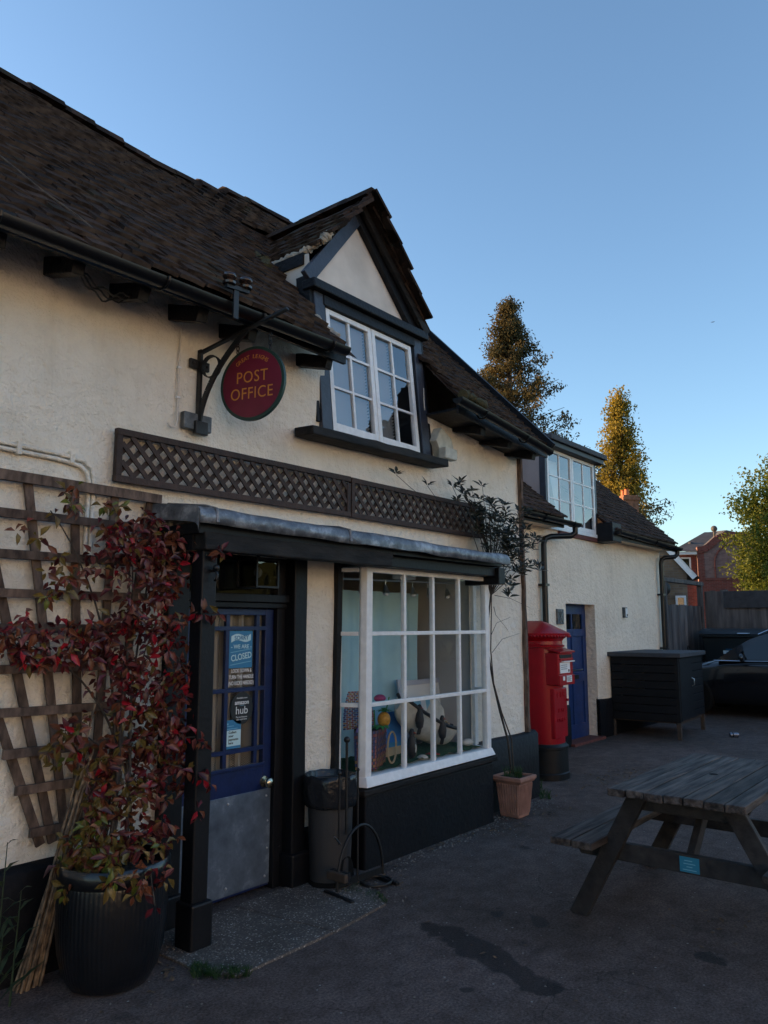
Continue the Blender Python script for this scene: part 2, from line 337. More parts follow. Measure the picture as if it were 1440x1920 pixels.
l.new(noise_node(m, 85, pos, 5, 0.75), bp.inputs['Height']); l.new(bp.outputs[0], b.inputs['Normal'])

m = mat('aggregate', (0.12, 0.11, 0.10), 0.85); n, l, b = nodes_of(m)
pos = n.new('ShaderNodeNewGeometry').outputs['Position']
vo = n.new('ShaderNodeTexVoronoi'); vo.inputs['Scale'].default_value = 85; l.new(pos, vo.inputs['Vector'])
hv = n.new('ShaderNodeSeparateColor'); l.new(vo.outputs['Color'], hv.inputs[0])
st = ramp(m, hv.outputs[0], [(0.0, (0.085, 0.066, 0.055)), (0.5, (0.19, 0.15, 0.125)), (0.85, (0.32, 0.27, 0.235)), (1.0, (0.60, 0.55, 0.50))])
gap = math_(m, 'GREATER_THAN', vo.outputs['Distance'], 0.42)
base = mixc(m, gap, st, (0.11, 0.09, 0.078))
base = mixc(m, 0.8, base, ramp(m, noise_node(m, 4, pos, 6, 0.65), [(0.3, (0.45, 0.42, 0.38)), (0.65, (1, 1, 1))]), 'MULTIPLY')
l.new(base, b.inputs['Base Color'])
bp = n.new('ShaderNodeBump'); bp.inputs['Strength'].default_value = 0.8; bp.inputs['Distance'].default_value = 0.005; bp.invert = True
l.new(vo.outputs['Distance'], bp.inputs['Height']); l.new(bp.outputs[0], b.inputs['Normal'])

# woven basket colours
m = mat('basket_weave', (0.3, 0.1, 0.05), 0.7); n, l, b = nodes_of(m)
pos = n.new('ShaderNodeNewGeometry').outputs['Position']
vo = n.new('ShaderNodeTexVoronoi'); vo.inputs['Scale'].default_value = 46; vo.distance = 'CHEBYCHEV'; l.new(pos, vo.inputs['Vector'])
hv = n.new('ShaderNodeSeparateColor'); l.new(vo.outputs['Color'], hv.inputs[0])
rr = n.new('ShaderNodeValToRGB'); rr.color_ramp.interpolation = 'CONSTANT'; e = rr.color_ramp.elements
while len(e) < 6: e.new(0.5)
for i, c in enumerate(((0.26, 0.05, 0.05), (0.05, 0.07, 0.16), (0.34, 0.19, 0.07), (0.20, 0.10, 0.07), (0.30, 0.09, 0.08), (0.10, 0.12, 0.10))): e[i].position = i / 6; e[i].color = (*c, 1)
l.new(hv.outputs[0], rr.inputs[0]); l.new(rr.outputs[0], b.inputs['Base Color'])

# ---------------------------------------------------------------- mesh helpers
class MB:
    def __init__(s): s.v = []; s.f = []
    def add(s, vs, fs):
        o = len(s.v); s.v += [tuple(p) for p in vs]; s.f += [tuple(i + o for i in f) for f in fs]; return s
    def box(s, x0, x1, y0, y1, z0, z1):
        return s.add([(x0, y0, z0), (x1, y0, z0), (x1, y1, z0), (x0, y1, z0), (x0, y0, z1), (x1, y0, z1), (x1, y1, z1), (x0, y1, z1)],
                     [(0, 3, 2, 1), (4, 5, 6, 7), (0, 1, 5, 4), (1, 2, 6, 5), (2, 3, 7, 6), (3, 0, 4, 7)])
    def beam(s, p0, p1, w, h, up=(0, 0, 1), seg=1, jit=0.0):
        p0 = Vector(p0); p1 = Vector(p1); d = (p1 - p0).normalized(); up = Vector(up)
        a = d.cross(up).normalized(); u = a.cross(d).normalized(); vs = []; fs = []
        for i in range(seg + 1):
            c = p0.lerp(p1, i / seg)
            for (q, r_) in ((-1, -1), (1, -1), (1, 1), (-1, 1)):
                j = Vector((random.uniform(-jit, jit), random.uniform(-jit, jit), random.uniform(-jit, jit))) if jit else Vector()
                vs.append(c + a * q * w / 2 + u * r_ * h / 2 + j)
        for i in range(seg):
            for k in range(4):
                a0 = i * 4 + k; a1 = i * 4 + (k + 1) % 4; fs.append((a0, a1, a1 + 4, a0 + 4))
        e = seg * 4; fs += [(3, 2, 1, 0), (e, e + 1, e + 2, e + 3)]
        return s.add(vs, fs)
    def tube(s, pts, r, n=8, r1=None, cap=True):
        pts = [Vector(p) for p in pts]; vs = []; fs = []; m = len(pts); prev = None
        for i, p in enumerate(pts):
            d = (pts[min(i + 1, m - 1)] - pts[max(i - 1, 0)]).normalized()
            if prev is None: a = d.orthogonal().normalized()
            else:
                a = prev - d * prev.dot(d)
                a = a.normalized() if a.length > 1e-6 else d.orthogonal().normalized()
            prev = a; bb = d.cross(a)
            rad = r[i] if isinstance(r, (list, tuple)) else (r if r1 is None else r + (r1 - r) * i / (m - 1))
            for k in range(n):
                t = 2 * math.pi * k / n; vs.append(p + (a * math.cos(t) + bb * math.sin(t)) * rad)
        for i in range(m - 1):
            for k in range(n):
                a0 = i * n + k; a1 = i * n + (k + 1) % n; fs.append((a0, a1, a1 + n, a0 + n))
        if cap: fs += [tuple(range(n))[::-1], tuple(range((m - 1) * n, m * n))]
        return s.add(vs, fs)
    def lathe(s, prof, c, n=32, fn=None, cap=True):
        vs = []; fs = []
        for (r, z) in prof:
            for k in range(n):
                t = 2 * math.pi * k / n; rr = r * (fn(t, z) if fn else 1)
                vs.append((c[0] + rr * math.cos(t), c[1] + rr * math.sin(t), c[2] + z))
        for i in range(len(prof) - 1):
            for k in range(n):
                a0 = i * n + k; a1 = i * n + (k + 1) % n; fs.append((a0, a1, a1 + n, a0 + n))
        if cap: fs += [tuple(range(n))[::-1], tuple(range((len(prof) - 1) * n, len(prof) * n))]
        return s.add(vs, fs)
    def prism(s, pts, vec):
        vec = Vector(vec); k = len(pts); vs = [Vector(p) for p in pts]; vs += [p + vec for p in vs]
        fs = [tuple(range(k))[::-1], tuple(range(k, 2 * k))] + [(i, (i + 1) % k, (i + 1) % k + k, i + k) for i in range(k)]
        return s.add(vs, fs)
    def sphere(s, c, r, nu=12, nv=8, sc_=(1, 1, 1)):
        vs = []; fs = []
        for i in range(nv + 1):
            a = math.pi * i / nv
            for k in range(nu):
                t = 2 * math.pi * k / nu
                vs.append((c[0] + r * sc_[0] * math.sin(a) * math.cos(t), c[1] + r * sc_[1] * math.sin(a) * math.sin(t), c[2] + r * sc_[2] * math.cos(a)))
        for i in range(nv):
            for k in range(nu):
                a0 = i * nu + k; a1 = i * nu + (k + 1) % nu; fs.append((a0, a0 + nu, a1 + nu, a1))
        return s.add(vs, fs)
    def quad(s, a, b, c, d): return s.add([a, b, c, d], [(0, 1, 2, 3)])
    def mesh(s, name, mt, off=(0, 0, 0), smooth=None, recalc=True):
        me = bpy.data.meshes.new(name)
        vs = s.v if not any(off) else [(x - off[0], y - off[1], z - off[2]) for x, y, z in s.v]
        me.from_pydata(vs, [], s.f)
        if recalc:
            bm = bmesh.new(); bm.from_mesh(me); bmesh.ops.recalc_face_normals(bm, faces=bm.faces); bm.to_mesh(me); bm.free()
        if mt: me.materials.append(MATS[mt])
        if smooth is not None:
            me.polygons.foreach_set('use_smooth', [True] * len(me.polygons))
            try: me.set_sharp_from_angle(angle=R(smooth))
            except Exception: pass
        return me

OFF = {}
def tag(o, label=None, cat=None, group=None, kind=None):
    if label: o['label'] = label
    if cat: o['category'] = cat
    if group: o['group'] = group
    if kind: o['kind'] = kind
    return o
def thing(name, label, cat, loc=(0, 0, 0), rz=0.0, group=None):
    o = bpy.data.objects.new(name, None); col.objects.link(o); o.location = loc; o.rotation_euler = (0, 0, rz)
    o.empty_display_size = 0.1; OFF[o.name] = tuple(loc) if rz == 0 else (0, 0, 0)
    return tag(o, label, cat, group)
def ob(name, mb, mt, parent=None, smooth=None, bevel=0.0, recalc=True, **tags):
    off = OFF.get(parent.name, (0, 0, 0)) if parent else (0, 0, 0)
    me = mb.mesh(name, mt, off, smooth, recalc) if isinstance(mb, MB) else mb
    o = bpy.data.objects.new(name, me); col.objects.link(o)
    if parent: o.parent = parent
    OFF[o.name] = off
    if bevel:
        md = o.modifiers.new('bevel', 'BEVEL'); md.width = bevel; md.segments = 2; md.limit_method = 'ANGLE'; md.angle_limit = R(40)
    return tag(o, **tags)
def put(name, me, parent, mtx):
    """a shared-mesh piece placed by a world matrix under a parent that has no rotation"""
    o = bpy.data.objects.new(name, me); col.objects.link(o); o.parent = parent
    off = OFF.get(parent.name, (0, 0, 0)); M_ = mtx.copy(); M_.translation = M_.translation - Vector(off)
    o.matrix_basis = M_; OFF[o.name] = off
    return o
def frame(o, x, y, z):
    M_ = Matrix((x, y, z)).transposed().to_4x4(); M_.translation = o; return M_
def text_mesh(s, size, mt, ext=0.0006, bold=0.0, sx=1.0, spacing=1.0, shear=0.0):
    cu = bpy.data.curves.new('lettering', 'FONT'); cu.body = s; cu.size = size; cu.align_x = 'CENTER'; cu.align_y = 'CENTER'
    cu.extrude = ext; cu.offset = bold; cu.space_character = spacing; cu.shear = shear; cu.resolution_u = 4
    t = bpy.data.objects.new('lettering', cu); col.objects.link(t)
    dg = bpy.context.evaluated_depsgraph_get(); me = bpy.data.meshes.new_from_object(t.evaluated_get(dg))
    bpy.data.objects.remove(t); bpy.data.curves.remove(cu)
    me.name = 'lettering'; me.materials.clear(); me.materials.append(MATS[mt])
    if sx != 1.0: me.transform(Matrix.Diagonal((sx, 1, 1, 1)))
    return me
def text(s, size, p, r, u, mt, parent, **k):
    r = Vector(r).normalized(); u = Vector(u).normalized()
    return put('lettering', text_mesh(s, size, mt, **k), parent, frame(Vector(p), r, u, r.cross(u)))
def nz(x, y, z=0.0): return noise.noise(Vector((x, y, z)))

# ---------------------------------------------------------------- ground
g = MB(); g.quad((-900, -900, 0), (900, -900, 0), (900, 900, 0), (-900, 900, 0))
ob('ground', g, 'asphalt', kind='structure')
step = thing('paving', 'exposed aggregate concrete paving slabs in front of the shop door', 'paving', (3.1, 3.3, 0))
step['kind'] = 'structure'
for poly in (((2.44, 3.34), (2.44, 3.12), (2.52, 2.90), (3.17, 2.905), (3.08, 3.6), (2.44, 3.6)), ((3.085, 3.6), (3.178, 2.905), (3.66, 2.95), (3.80, 3.18), (3.82, 3.62))):
    m_ = MB(); m_.prism([(x, y, -0.03) for x, y in poly], (0, 0, 0.042)); ob('slab', m_, 'aggregate', step, bevel=0.006)

# ---------------------------------------------------------------- post office building
WY = 3.66
H = thing('post_office', 'old cream rendered cottage shop with tiled roof, gabled dormer and bay window', 'building', (3.0, WY, 0))

def wall_skin(name, mt, parent, x0, x1, z0, z1, y, holes, step_, amp, top=None):
    """undulating render with square-cut openings"""
    xs = sorted(set([round(x0 + i * (x1 - x0) / max(1, round((x1 - x0) / step_)), 4) for i in range(round((x1 - x0) / step_) + 1)] + [q for h in holes for q in h[:2] if x0 < q < x1]))
    zs = sorted(set([round(z0 + i * (z1 - z0) / max(1, round((z1 - z0) / step_)), 4) for i in range(round((z1 - z0) / step_) + 1)] + [q for h in holes for q in h[2:] if z0 < q < z1]))
    idx = {}; mb = MB()
    def vid(i, k):
        if (i, k) not in idx:
            x, z = xs[i], zs[k]
            d = amp * (nz(x * 0.9, z * 0.9, 3) + 0.45 * nz(x * 3.1, z * 3.1, 9) + 0.28 * nz(x * 8, z * 8, 1))
            idx[(i, k)] = len(mb.v); mb.v.append((x, y + d, z))
        return idx[(i, k)]
    for i in range(len(xs) - 1):
        for k in range(len(zs) - 1):
            cx, cz = (xs[i] + xs[i + 1]) / 2, (zs[k] + zs[k + 1]) / 2
            if any(h[0] < cx < h[1] and h[2] < cz < h[3] for h in holes): continue
            mb.f.append((vid(i, k), vid(i + 1, k), vid(i + 1, k + 1), vid(i, k + 1)))
    return ob(name, mb, mt, parent, smooth=60, recalc=False)

DOOR = (2.72, 3.55, -0.1, 2.02); BAYH = (4.0, 5.70, 0.45, 2.06); DORM = (3.84, 5.05, 2.95, 4.2)
wall_skin('wall', 'stucco', H, -2.0, 6.62, 0, 3.56, WY, [DOOR, BAYH, DORM, (5.06, 6.63, 3.34, 3.7)], 0.045, 0.016)
w = MB(); w.quad((-9, WY, 0), (-2.0, WY, 0), (-2.0, WY, 3.56), (-9, WY, 3.56)); w.box(6.60, 6.62, WY + 0.002, 7.3, 0, 3.35)
w.add([(6.61, WY, 3.35), (6.61, 7.3, 3.35), (6.61, 5.4, 5.35)], [(0, 1, 2)]); w.quad((-9, 7.3, 0), (6.6, 7.3, 0), (6.6, 7.3, 3.4), (-9, 7.3, 3.4))
w.add([(-9, WY, 0), (-9, 7.3, 0), (-9, 7.3, 3.4), (-9, 5.4, 5.4), (-9, WY, 3.4)], [(0, 1, 2, 3, 4)])
ob('wall', w, 'stucco', H)
# plinths: lumpy painted render
def plinth(parent, x0, x1, z1, y, d, mt='plinth_paint', z0=-0.02):
    mb = MB(); n_ = max(2, int((x1 - x0) / 0.08)); vs = []; fs = []
    for i in range(n_ + 1):
        x = x0 + (x1 - x0) * i / n_; j = 0.012 * nz(x * 3, 1.7, z1); t = 0.012 * nz(x * 2.3, 8.1, z1)
        vs += [(x, y - d + j, z0), (x, y - d + j * 0.6, (z0 + z1) / 2), (x, y - d + j + 0.004, z1 - 0.03 + t), (x, y - d + 0.03, z1 + t), (x, y + 0.03, z1 + t + 0.004), (x, y + 0.03, z0)]
    for i in range(n_):
        for k in range(6): fs.append((i * 6 + k, i * 6 + (k + 1) % 6, i * 6 + 6 + (k + 1) % 6, i * 6 + 6 + k))
    fs += [tuple(range(6)), tuple(range(n_ * 6, n_ * 6 + 6))[::-1]]
    mb.add(vs, fs); return ob('plinth', mb, mt, parent, smooth=45)
plinth(H, -9, 2.57, 0.50, WY, 0.035); plinth(H, 5.72, 6.78, 0.60, WY, 0.055); plinth(H, 3.62, 4.0, 0.30, WY, 0.03)

# corner post with cable on the far end of the front
c = MB(); c.beam((6.645, 3.64, 0.6), (6.615, 3.64, 3.3), 0.036, 0.04, up=(0, 1, 0), seg=14, jit=0.004); ob('corner_post', c, 'trellis_wood', H)

# ---- main roof
RK = 1.024; EY, EZ = 3.27, 3.40
def roof_z(y): return EZ + (y - EY) * RK
sn = math.sqrt(1 + RK * RK); UP = Vector((0, 1 / sn, RK / sn)); NR = Vector((0, -RK / sn, 1 / sn))
RIDGE_Y = 5.475
SL = (RIDGE_Y - EY) * sn
def sag(x, s): # gentle sag of an old roof, droop to the right gable end
    d = 0.045 * nz(x * 0.55, s * 0.5, 4) + 0.012 * nz(x * 1.9, s * 1.6, 2)
    d -= 0.065 * math.exp(-((x - 3.5) / 0.8) ** 2) * max(0, s - 1.2) / 1.7
    if x > 5.0: d -= 0.07 * (x - 5.0)
    if x < 2.4: d -= 0.03 * (2.4 - x)
    if x > 3.9 and s > 2.2: d += 0.05 * min(1, (x - 3.9) * 3)
    return d
roof = MB(); 
def sheet(x0, x1, s0, s1, drop=-0.03):
    n_ = max(1, int((x1 - x0) / 0.25)); m_ = max(1, int((s1 - s0) / 0.3)); vs = []; fs = []
    for i in range(n_ + 1):
        for k in range(m_ + 1):
            x = x0 + (x1 - x0) * i / n_; s = s0 + (s1 - s0) * k / m_
            vs.append(Vector((x, EY, EZ)) + UP * s + NR * (sag(x, s) + drop))
    for i in range(n_):
        for k in range(m_):
            a = i * (m_ + 1) + k; fs.append((a, a + m_ + 1, a + m_ + 2, a + 1))
    roof.add(vs, fs)
sheet(-9.2, 3.80, 0.02, SL); sheet(5.09, 6.66, 0.02, SL); sheet(3.80, 5.09, 2.2, SL)
roof.quad((-9.2, RIDGE_Y, roof_z(RIDGE_Y) - 0.09), (6.66, RIDGE_Y, roof_z(RIDGE_Y) - 0.14), (6.66, 7.5, 3.2), (-9.2, 7.5, 3.2))
ROOF = ob('roof', roof, 'clay_tile', H)

def tile_mesh(w_, l_, t_, mt, camber=0.005, skew=0.0):
    mb = MB(); hw = w_ / 2
    top = [(-hw, 0, 0.0), (0, skew, camber), (hw, skew * 2, 0.0), (-hw, l_, 0), (0, l_, camber), (hw, l_, 0)]
    mb.add(top + [(x, y, z - t_) for x, y, z in top[:3]] + [(-hw, l_, -t_), (hw, l_, -t_)],
           [(0, 1, 4, 3), (1, 2, 5, 4), (6, 7, 1, 0), (7, 8, 2, 1), (6, 0, 3, 9), (8, 10, 5, 2)])
    return mb
TV = []
for i in range(5):
    TV.append((tile_mesh(0.162 + random.uniform(-0.006, 0.004), 0.25, 0.023 + 0.004 * (i % 3), None, 0.003 + 0.002 * (i % 3), random.uniform(-0.005, 0.005))))
def tile_field(part, mt, origin, xd, ud, nd, x0, x1, slope, keep, n_ind, cam_p, sagf=None, gauge=0.108, ridge=True, wob=1.0):
    rows = int(slope / gauge); items = []
    for r_ in range(rows):
        shift = 0.0825 * (r_ % 2) + random.uniform(-0.01, 0.01); n_ = int((x1 - x0) / 0.165) + 2
        rowj = random.uniform(-0.006, 0.006) * wob
        for i in range(n_):
            x = x0 - 0.08 + shift + i * 0.165
            if x > x1 or x < x0 - 0.02: continue
            s = r_ * gauge + rowj + 0.016 * nz(x * 0.8, r_ * 0.25, 5) * wob + random.uniform(-0.0035, 0.0035) * wob
            if random.random() < 0.03: s -= random.uniform(0.005, 0.02)
            if keep and not keep(x, s): continue
            off = (sagf(x, s) if sagf else 0) + random.uniform(0, 0.010) * wob * (1 + nz(x * 2, s * 2, 7))
            p = origin + xd * x + ud * s + nd * (off + 0.018)
            M_ = frame(p, xd, ud, nd) @ Euler((R(-8.0 + random.uniform(-1.6, 1.2) * wob), R(random.uniform(-1.8, 1.8) * wob), R(random.uniform(-1.5, 1.5) * wob))).to_matrix().to_4x4()
            items.append(((p - cam_p).length, M_, random.randrange(len(TV))))
    items.sort(key=lambda q: q[0])
    shared = [mb.mesh('tile', mt, recalc=False) for mb in TV]
    for me in shared: me.materials.append(MATS['worn_skylit_edge']); me.polygons.foreach_set('material_index', [0, 0, 1, 1, 0, 0])
    for d, M_, k in items[:n_ind]: put('tile', shared[k], part, M_)
    if len(items) > n_ind:
        j = MB()
        for d, M_, k in items[n_ind:]: j.add([M_ @ Vector(v) for v in TV[k].v], TV[k].f)
        o = ob('tiles', j, mt, part, recalc=False, kind='stuff'); o.data.materials.append(MATS['worn_skylit_edge']); o.data.polygons.foreach_set('material_index', [0, 0, 1, 1, 0, 0] * (len(items) - n_ind))
CP = Vector((0, 0, 1.6))
def keep_main(x, s):
    y = EY + s / sn
    if 3.66 < x < 5.12 and y < 3.60: return False
    if 3.78 < x < 5.08:
        zr = roof_z(y); h = 4.94 - abs(x - 4.38) * 1.2
        return zr > h - 0.03
    return True
tile_field(ROOF, 'clay_tile', Vector((0, EY, EZ)), Vector((1, 0, 0)), UP, NR, -0.5, 6.68, SL - 0.12, keep_main, 300, Vector((1.6, 1.6, 2.2)), sag)
# ridge tiles
for i in range(27):
    x = -0.5 + i * 0.265
    s = SL; p = Vector((x, EY, EZ)) + UP * s + NR * (sag(x, s) + 0.02)
    mb = MB(); pr = [(-0.13, -0.10), (-0.09, -0.035), (-0.03, 0.0), (0.03, 0.0), (0.09, -0.035), (0.13, -0.10)]
    mb.prism([(p.x, p.y + a, p.z + b_ + random.uniform(-0.004, 0.004)) for a, b_ in pr], (0.268, 0, random.uniform(-0.008, 0.008))); ob('ridge_tile', mb, 'clay_tile', ROOF)

# gutter, fascia, rafter feet
def gutter(parent, pts, r=0.048, mt='gutter_plastic'):
    mb = MB(); n_ = 9; vs = []; fs = []
    for (x, y, z) in pts:
        for k in range(n_):
            t = math.pi * (1 + k / (n_ - 1)); vs.append((x, y + r * math.cos(t), z + r * math.sin(t)))
        for k in range(n_ - 1, -1, -1):
            t = math.pi * (1 + k / (n_ - 1)); vs.append((x, y + (r - 0.006) * math.cos(t), z + (r - 0.006) * math.sin(t) + 0.002))
    q = 2 * n_
    for i in range(len(pts) - 1):
        for k in range(q): fs.append((i * q + k, i * q + (k + 1) % q, (i + 1) * q + (k + 1) % q, (i + 1) * q + k))
    for b0 in (0, (len(pts) - 1) * q): fs.append(tuple(b0 + k for k in range(n_)))
    mb.add(vs, fs); return ob('gutter', mb, mt, parent, smooth=50)
gl = [(-9, 3.245, 3.27)] + [(x, 3.245, 3.345 + 0.02 * (x - 1.4) + 0.008 * nz(x, 2)) for x in (1.0, 1.5, 2.0, 2.5, 3.0, 3.4, 3.61)]
G1 = gutter(H, gl)
G2 = gutter(H, [(4.93, 3.245, 3.37), (5.4, 3.245, 3.33), (5.9, 3.245, 3.28), (6.48, 3.245, 3.215)])
for gg, xs in ((G1, (1.35, 2.2, 2.85, 3.45)), (G2, (5.3, 6.0))):
    for x in xs:
        z = 3.345 + 0.02 * (x - 1.4) if gg is G1 else 3.365 - 0.1 * (x - 4.95)
        mb = MB(); mb.tube([(x, 3.245 + 0.055 * math.cos(t), z + 0.055 * math.sin(t)) for t in [math.pi * (1 + k / 8) for k in range(9)]], 0.008, 6); ob('bracket', mb, 'gutter_plastic', gg)
def wavy_board(name, parent, mt, x0, x1, y0, y1, zf0, zf1):
    mb = MB(); n_ = max(2, int((x1 - x0) / 0.2)); vs = []; fs = []
    for i in range(n_ + 1):
        x = x0 + (x1 - x0) * i / n_
        vs += [(x, y0, zf0(x)), (x, y1, zf0(x)), (x, y1, zf1(x)), (x, y0, zf1(x))]
    for i in range(n_):
        for k in range(4): fs.append((i * 4 + k, i * 4 + (k + 1) % 4, i * 4 + 4 + (k + 1) % 4, i * 4 + 4 + k))
    fs += [(0, 1, 2, 3), (n_ * 4 + 3, n_ * 4 + 2, n_ * 4 + 1, n_ * 4)]
    mb.add(vs, fs); return ob(name, mb, mt, parent)
wavy_board('fascia', H, 'black_timber', -9, 3.70, 3.325, 3.35, lambda x: 3.335 + 0.006 * math.sin(x * 3), lambda x: 3.43)
wavy_board('fascia', H, 'black_timber', 5.07, 6.60, 3.325, 3.35, lambda x: 3.28 - 0.07 * (x - 5.07) + 0.006 * math.sin(x * 4), lambda x: 3.40 - 0.08 * (x - 5.07))

wavy_board('soffit', H, 'black_timber', 5.07, 6.62, 3.35, 3.70, lambda x: 3.32 - 0.07 * (x - 5.07), lambda x: 3.34 - 0.07 * (x - 5.07))
for x in (-0.4, -0.02, 0.34, 0.7, 1.06, 1.42, 1.80, 2.17, 2.54, 2.91, 3.58):
    mb = MB(); mb.beam((x, 3.36, 3.315 + random.uniform(-0.01, 0.01)), (x + 0.01, 3.72, 3.415), 0.062, 0.09, seg=3, jit=0.005); ob('rafter_foot', mb, 'black_timber', H, bevel=0.006)
for x in (5.5, 5.95, 6.4):
    mb = MB(); mb.beam((x, 3.36, 3.27 - 0.07 * (x - 5.1)), (x, 3.72, 3.36 - 0.07 * (x - 5.1)), 0.07, 0.10); ob('rafter_foot', mb, 'black_timber', H, bevel=0.006)
# tile verge undercloak at the right gable
mb = MB(); mb.beam(Vector((6.63, EY + 0.03, EZ - 0.12)) , Vector((6.63, RIDGE_Y, roof_z(RIDGE_Y) - 0.13)), 0.05, 0.10, up=NR); ob('verge_board', mb, 'black_timber', H)

# ---- gabled dormer (leans back a little)
def L(x, s, z): return Vector((x, 3.66 + 0.10 * (z - 2.95) - s, z))
def lbox(mb, x0, x1, s0, s1, z0, z1):
    mb.add([L(x0, s1, z0), L(x1, s1, z0), L(x1, s0, z0), L(x0, s0, z0), L(x0, s1, z1), L(x1, s1, z1), L(x1, s0, z1), L(x0, s0, z1)],
           [(0, 3, 2, 1), (4, 5, 6, 7), (0, 1, 5, 4), (1, 2, 6, 5), (2, 3, 7, 6), (3, 0, 4, 7)]); return mb
for (x0, x1, mt) in ((3.79, 3.895, 'sky_tinted_paint'), (4.985, 5.09, 'sky_tinted_paint')):
    ob('dormer_post', lbox(MB(), x0, x1, -0.06, 0.045, 2.93, 4.0), mt, H, bevel=0.006)
ob('dormer_post', lbox(MB(), 3.755, 3.788, -0.10, 0.03, 3.0, 4.12), 'black_timber', H, bevel=0.004)
ob('dormer_post', lbox(MB(), 5.092, 5.13, -0.08, 0.035, 2.98, 4.02), 'black_timber', H, bevel=0.004)
ob('window_head', lbox(MB(), 3.88, 4.99, -0.03, 0.055, 3.915, 3.995), 'black_timber', H, bevel=0.005)
ob('dormer_beam', lbox(MB(), 3.74, 5.14, -0.03, 0.10, 4.0, 4.075), 'black_timber', H, bevel=0.01)
mb = MB(); mb.beam((3.54, 3.555, 2.875), (5.13, 3.555, 2.905), 0.17, 0.062, seg=12, jit=0.004); ob('window_sill', mb, 'weathered_beam', H, bevel=0.008)
mb = MB(); mb.add([L(3.8, 0.0, 4.05), L(5.08, 0.0, 4.05), L(4.39, 0.0, 4.90)], [(0, 1, 2)]); ob('gable_panel', mb, 'smooth_plaster', H)
AP = 4.93 # barge apex (top edge)
def barge(x0, z0, x1, z1, wd, s0, s1, mt):
    a = Vector((x0, 0, z0)); b_ = Vector((x1, 0, z1)); d = (b_ - a).normalized(); nn = Vector((d.z, 0, -d.x))
    if nn.z > 0: nn = -nn
    pts = [a, b_, b_ + nn * wd, a + nn * wd]
    mb = MB(); f = [L(p.x, s1, p.z) for p in pts]; k = [L(p.x, s0, p.z) for p in pts]
    mb.add(f + k, [(0, 1, 2, 3), (7, 6, 5, 4)] + [(i, (i + 1) % 4, (i + 1) % 4 + 4, i + 4) for i in range(4)]); return ob('bargeboard', mb, mt, H, bevel=0.005)
barge(3.70, 4.12, 4.385, 4.945, 0.105, 0.0, 0.045, 'sky_tinted_paint'); barge(4.385, 4.945, 5.10, 4.07, 0.105, 0.0, 0.05, 'black_timber')
# tall thin outer board and its tile verge on the right slope
barge(4.38, 4.995, 5.165, 4.09, 0.08, 0.06, 0.10, 'weathered_beam')
# dormer roof slopes
APX, APZ = 4.375, 5.005
FL = L(0, 0.15, 4.6).y; 
xl, zl = 3.80, 4.36; xr, zr = 5.17, 4.09
dl = Vector((APX - xl, 0, APZ - zl)); sll = dl.length; ul = dl.normalized(); nl = Vector((-ul.z, 0, ul.x))
dr = Vector((APX - xr, 0, APZ - zr)); slr = dr.length; ur = dr.normalized(); nr = Vector((-ur.z, 0, ur.x)) * -1
mb = MB()
for (u_, n_, x_, z_, s_) in ((ul, nl, xl, zl, sll), (ur, nr, xr, zr, slr)):
    a = Vector((x_, FL + 0.02, z_)) - n_ * 0.02; b_ = a + u_ * s_; e_ = Vector((0, 1.5, 0)); mb.quad(a, b_, b_ + e_, a + e_)
DR = ob('dormer_roof', mb, 'clay_tile', H)
def keep_dl(x, s):
    p = Vector((xl, FL - x, zl)) + ul * s; return p.z > roof_z(p.y) - 0.10
tile_field(DR, 'clay_tile', Vector((xl, FL, zl)), Vector((0, -1, 0)), ul, nl, -1.5, 0.0, sll - 0.13, keep_dl, 300, CP)
tile_field(DR, 'clay_tile', Vector((xr, FL, zr)), Vector((0, 1, 0)), ur, nr, 0.0, 1.3, slr - 0.13, lambda x, s: (Vector((xr, FL + x, zr)) + ur * s).z > roof_z(FL + x) - 0.1, 60, CP)
for i in range(5):
    y = FL - 0.02 + i * 0.27
    mb = MB(); pr = [(-0.085, -0.085), (-0.05, -0.03), (-0.02, 0.0), (0.02, 0.0), (0.05, -0.03), (0.085, -0.085)]
    mb.prism([(APX + a, y, APZ + 0.040 + b_ + 0.006 * random.random()) for a, b_ in pr], (0, 0.272, 0)); ob('ridge_tile', mb, 'clay_tile', DR)
# crumbling mortar along the left eave and verge
def lumps(name, path, r0, r1, mt, parent, n_=26, seed=1):
    rnd = random.Random(seed); mb = MB(); vs = []; fs = []
    P_ = [Vector(p) for p in path]; K = 8
    for i in range(n_ + 1):
        t = i / n_ * (len(P_) - 1); k = min(int(t), len(P_) - 2); c_ = P_[k].lerp(P_[k + 1], t - k); d = (P_[k + 1] - P_[k]).normalized()
        a = d.orthogonal().normalized(); bq = d.cross(a); rr = (r0 + (r1 - r0) * i / n_) * (0.65 + 0.7 * rnd.random())
        for q in range(K):
            an = 2 * math.pi * q / K; vs.append(c_ + (a * math.cos(an) + bq * math.sin(an)) * rr * (0.75 + 0.5 * rnd.random()))
    for i in range(n_):
        for q in range(K): fs.append((i * K + q, i * K + (q + 1) % K, i * K + K + (q + 1) % K, i * K + K + q))
    fs += [tuple(range(K))[::-1], tuple(range(n_ * K, n_ * K + K))]
    mb.add(vs, fs); return ob(name, mb, mt, parent, smooth=70)
lumps('mortar_fillet', [(3.90, FL - 0.01, 4.47), (3.84, FL + 0.03, 4.385), (3.80, FL + 0.20, 4.335), (3.80, FL + 0.50, 4.325)], 0.032, 0.024, 'mortar', DR, 40, 3)
lumps('mortar_fillet', [(3.81, 3.50, 3.60), (3.80, 3.66, 3.74), (3.80, 3.9, 3.99), (3.79, 4.1, 4.19)], 0.018, 0.022, 'mortar', DR, 24, 5)
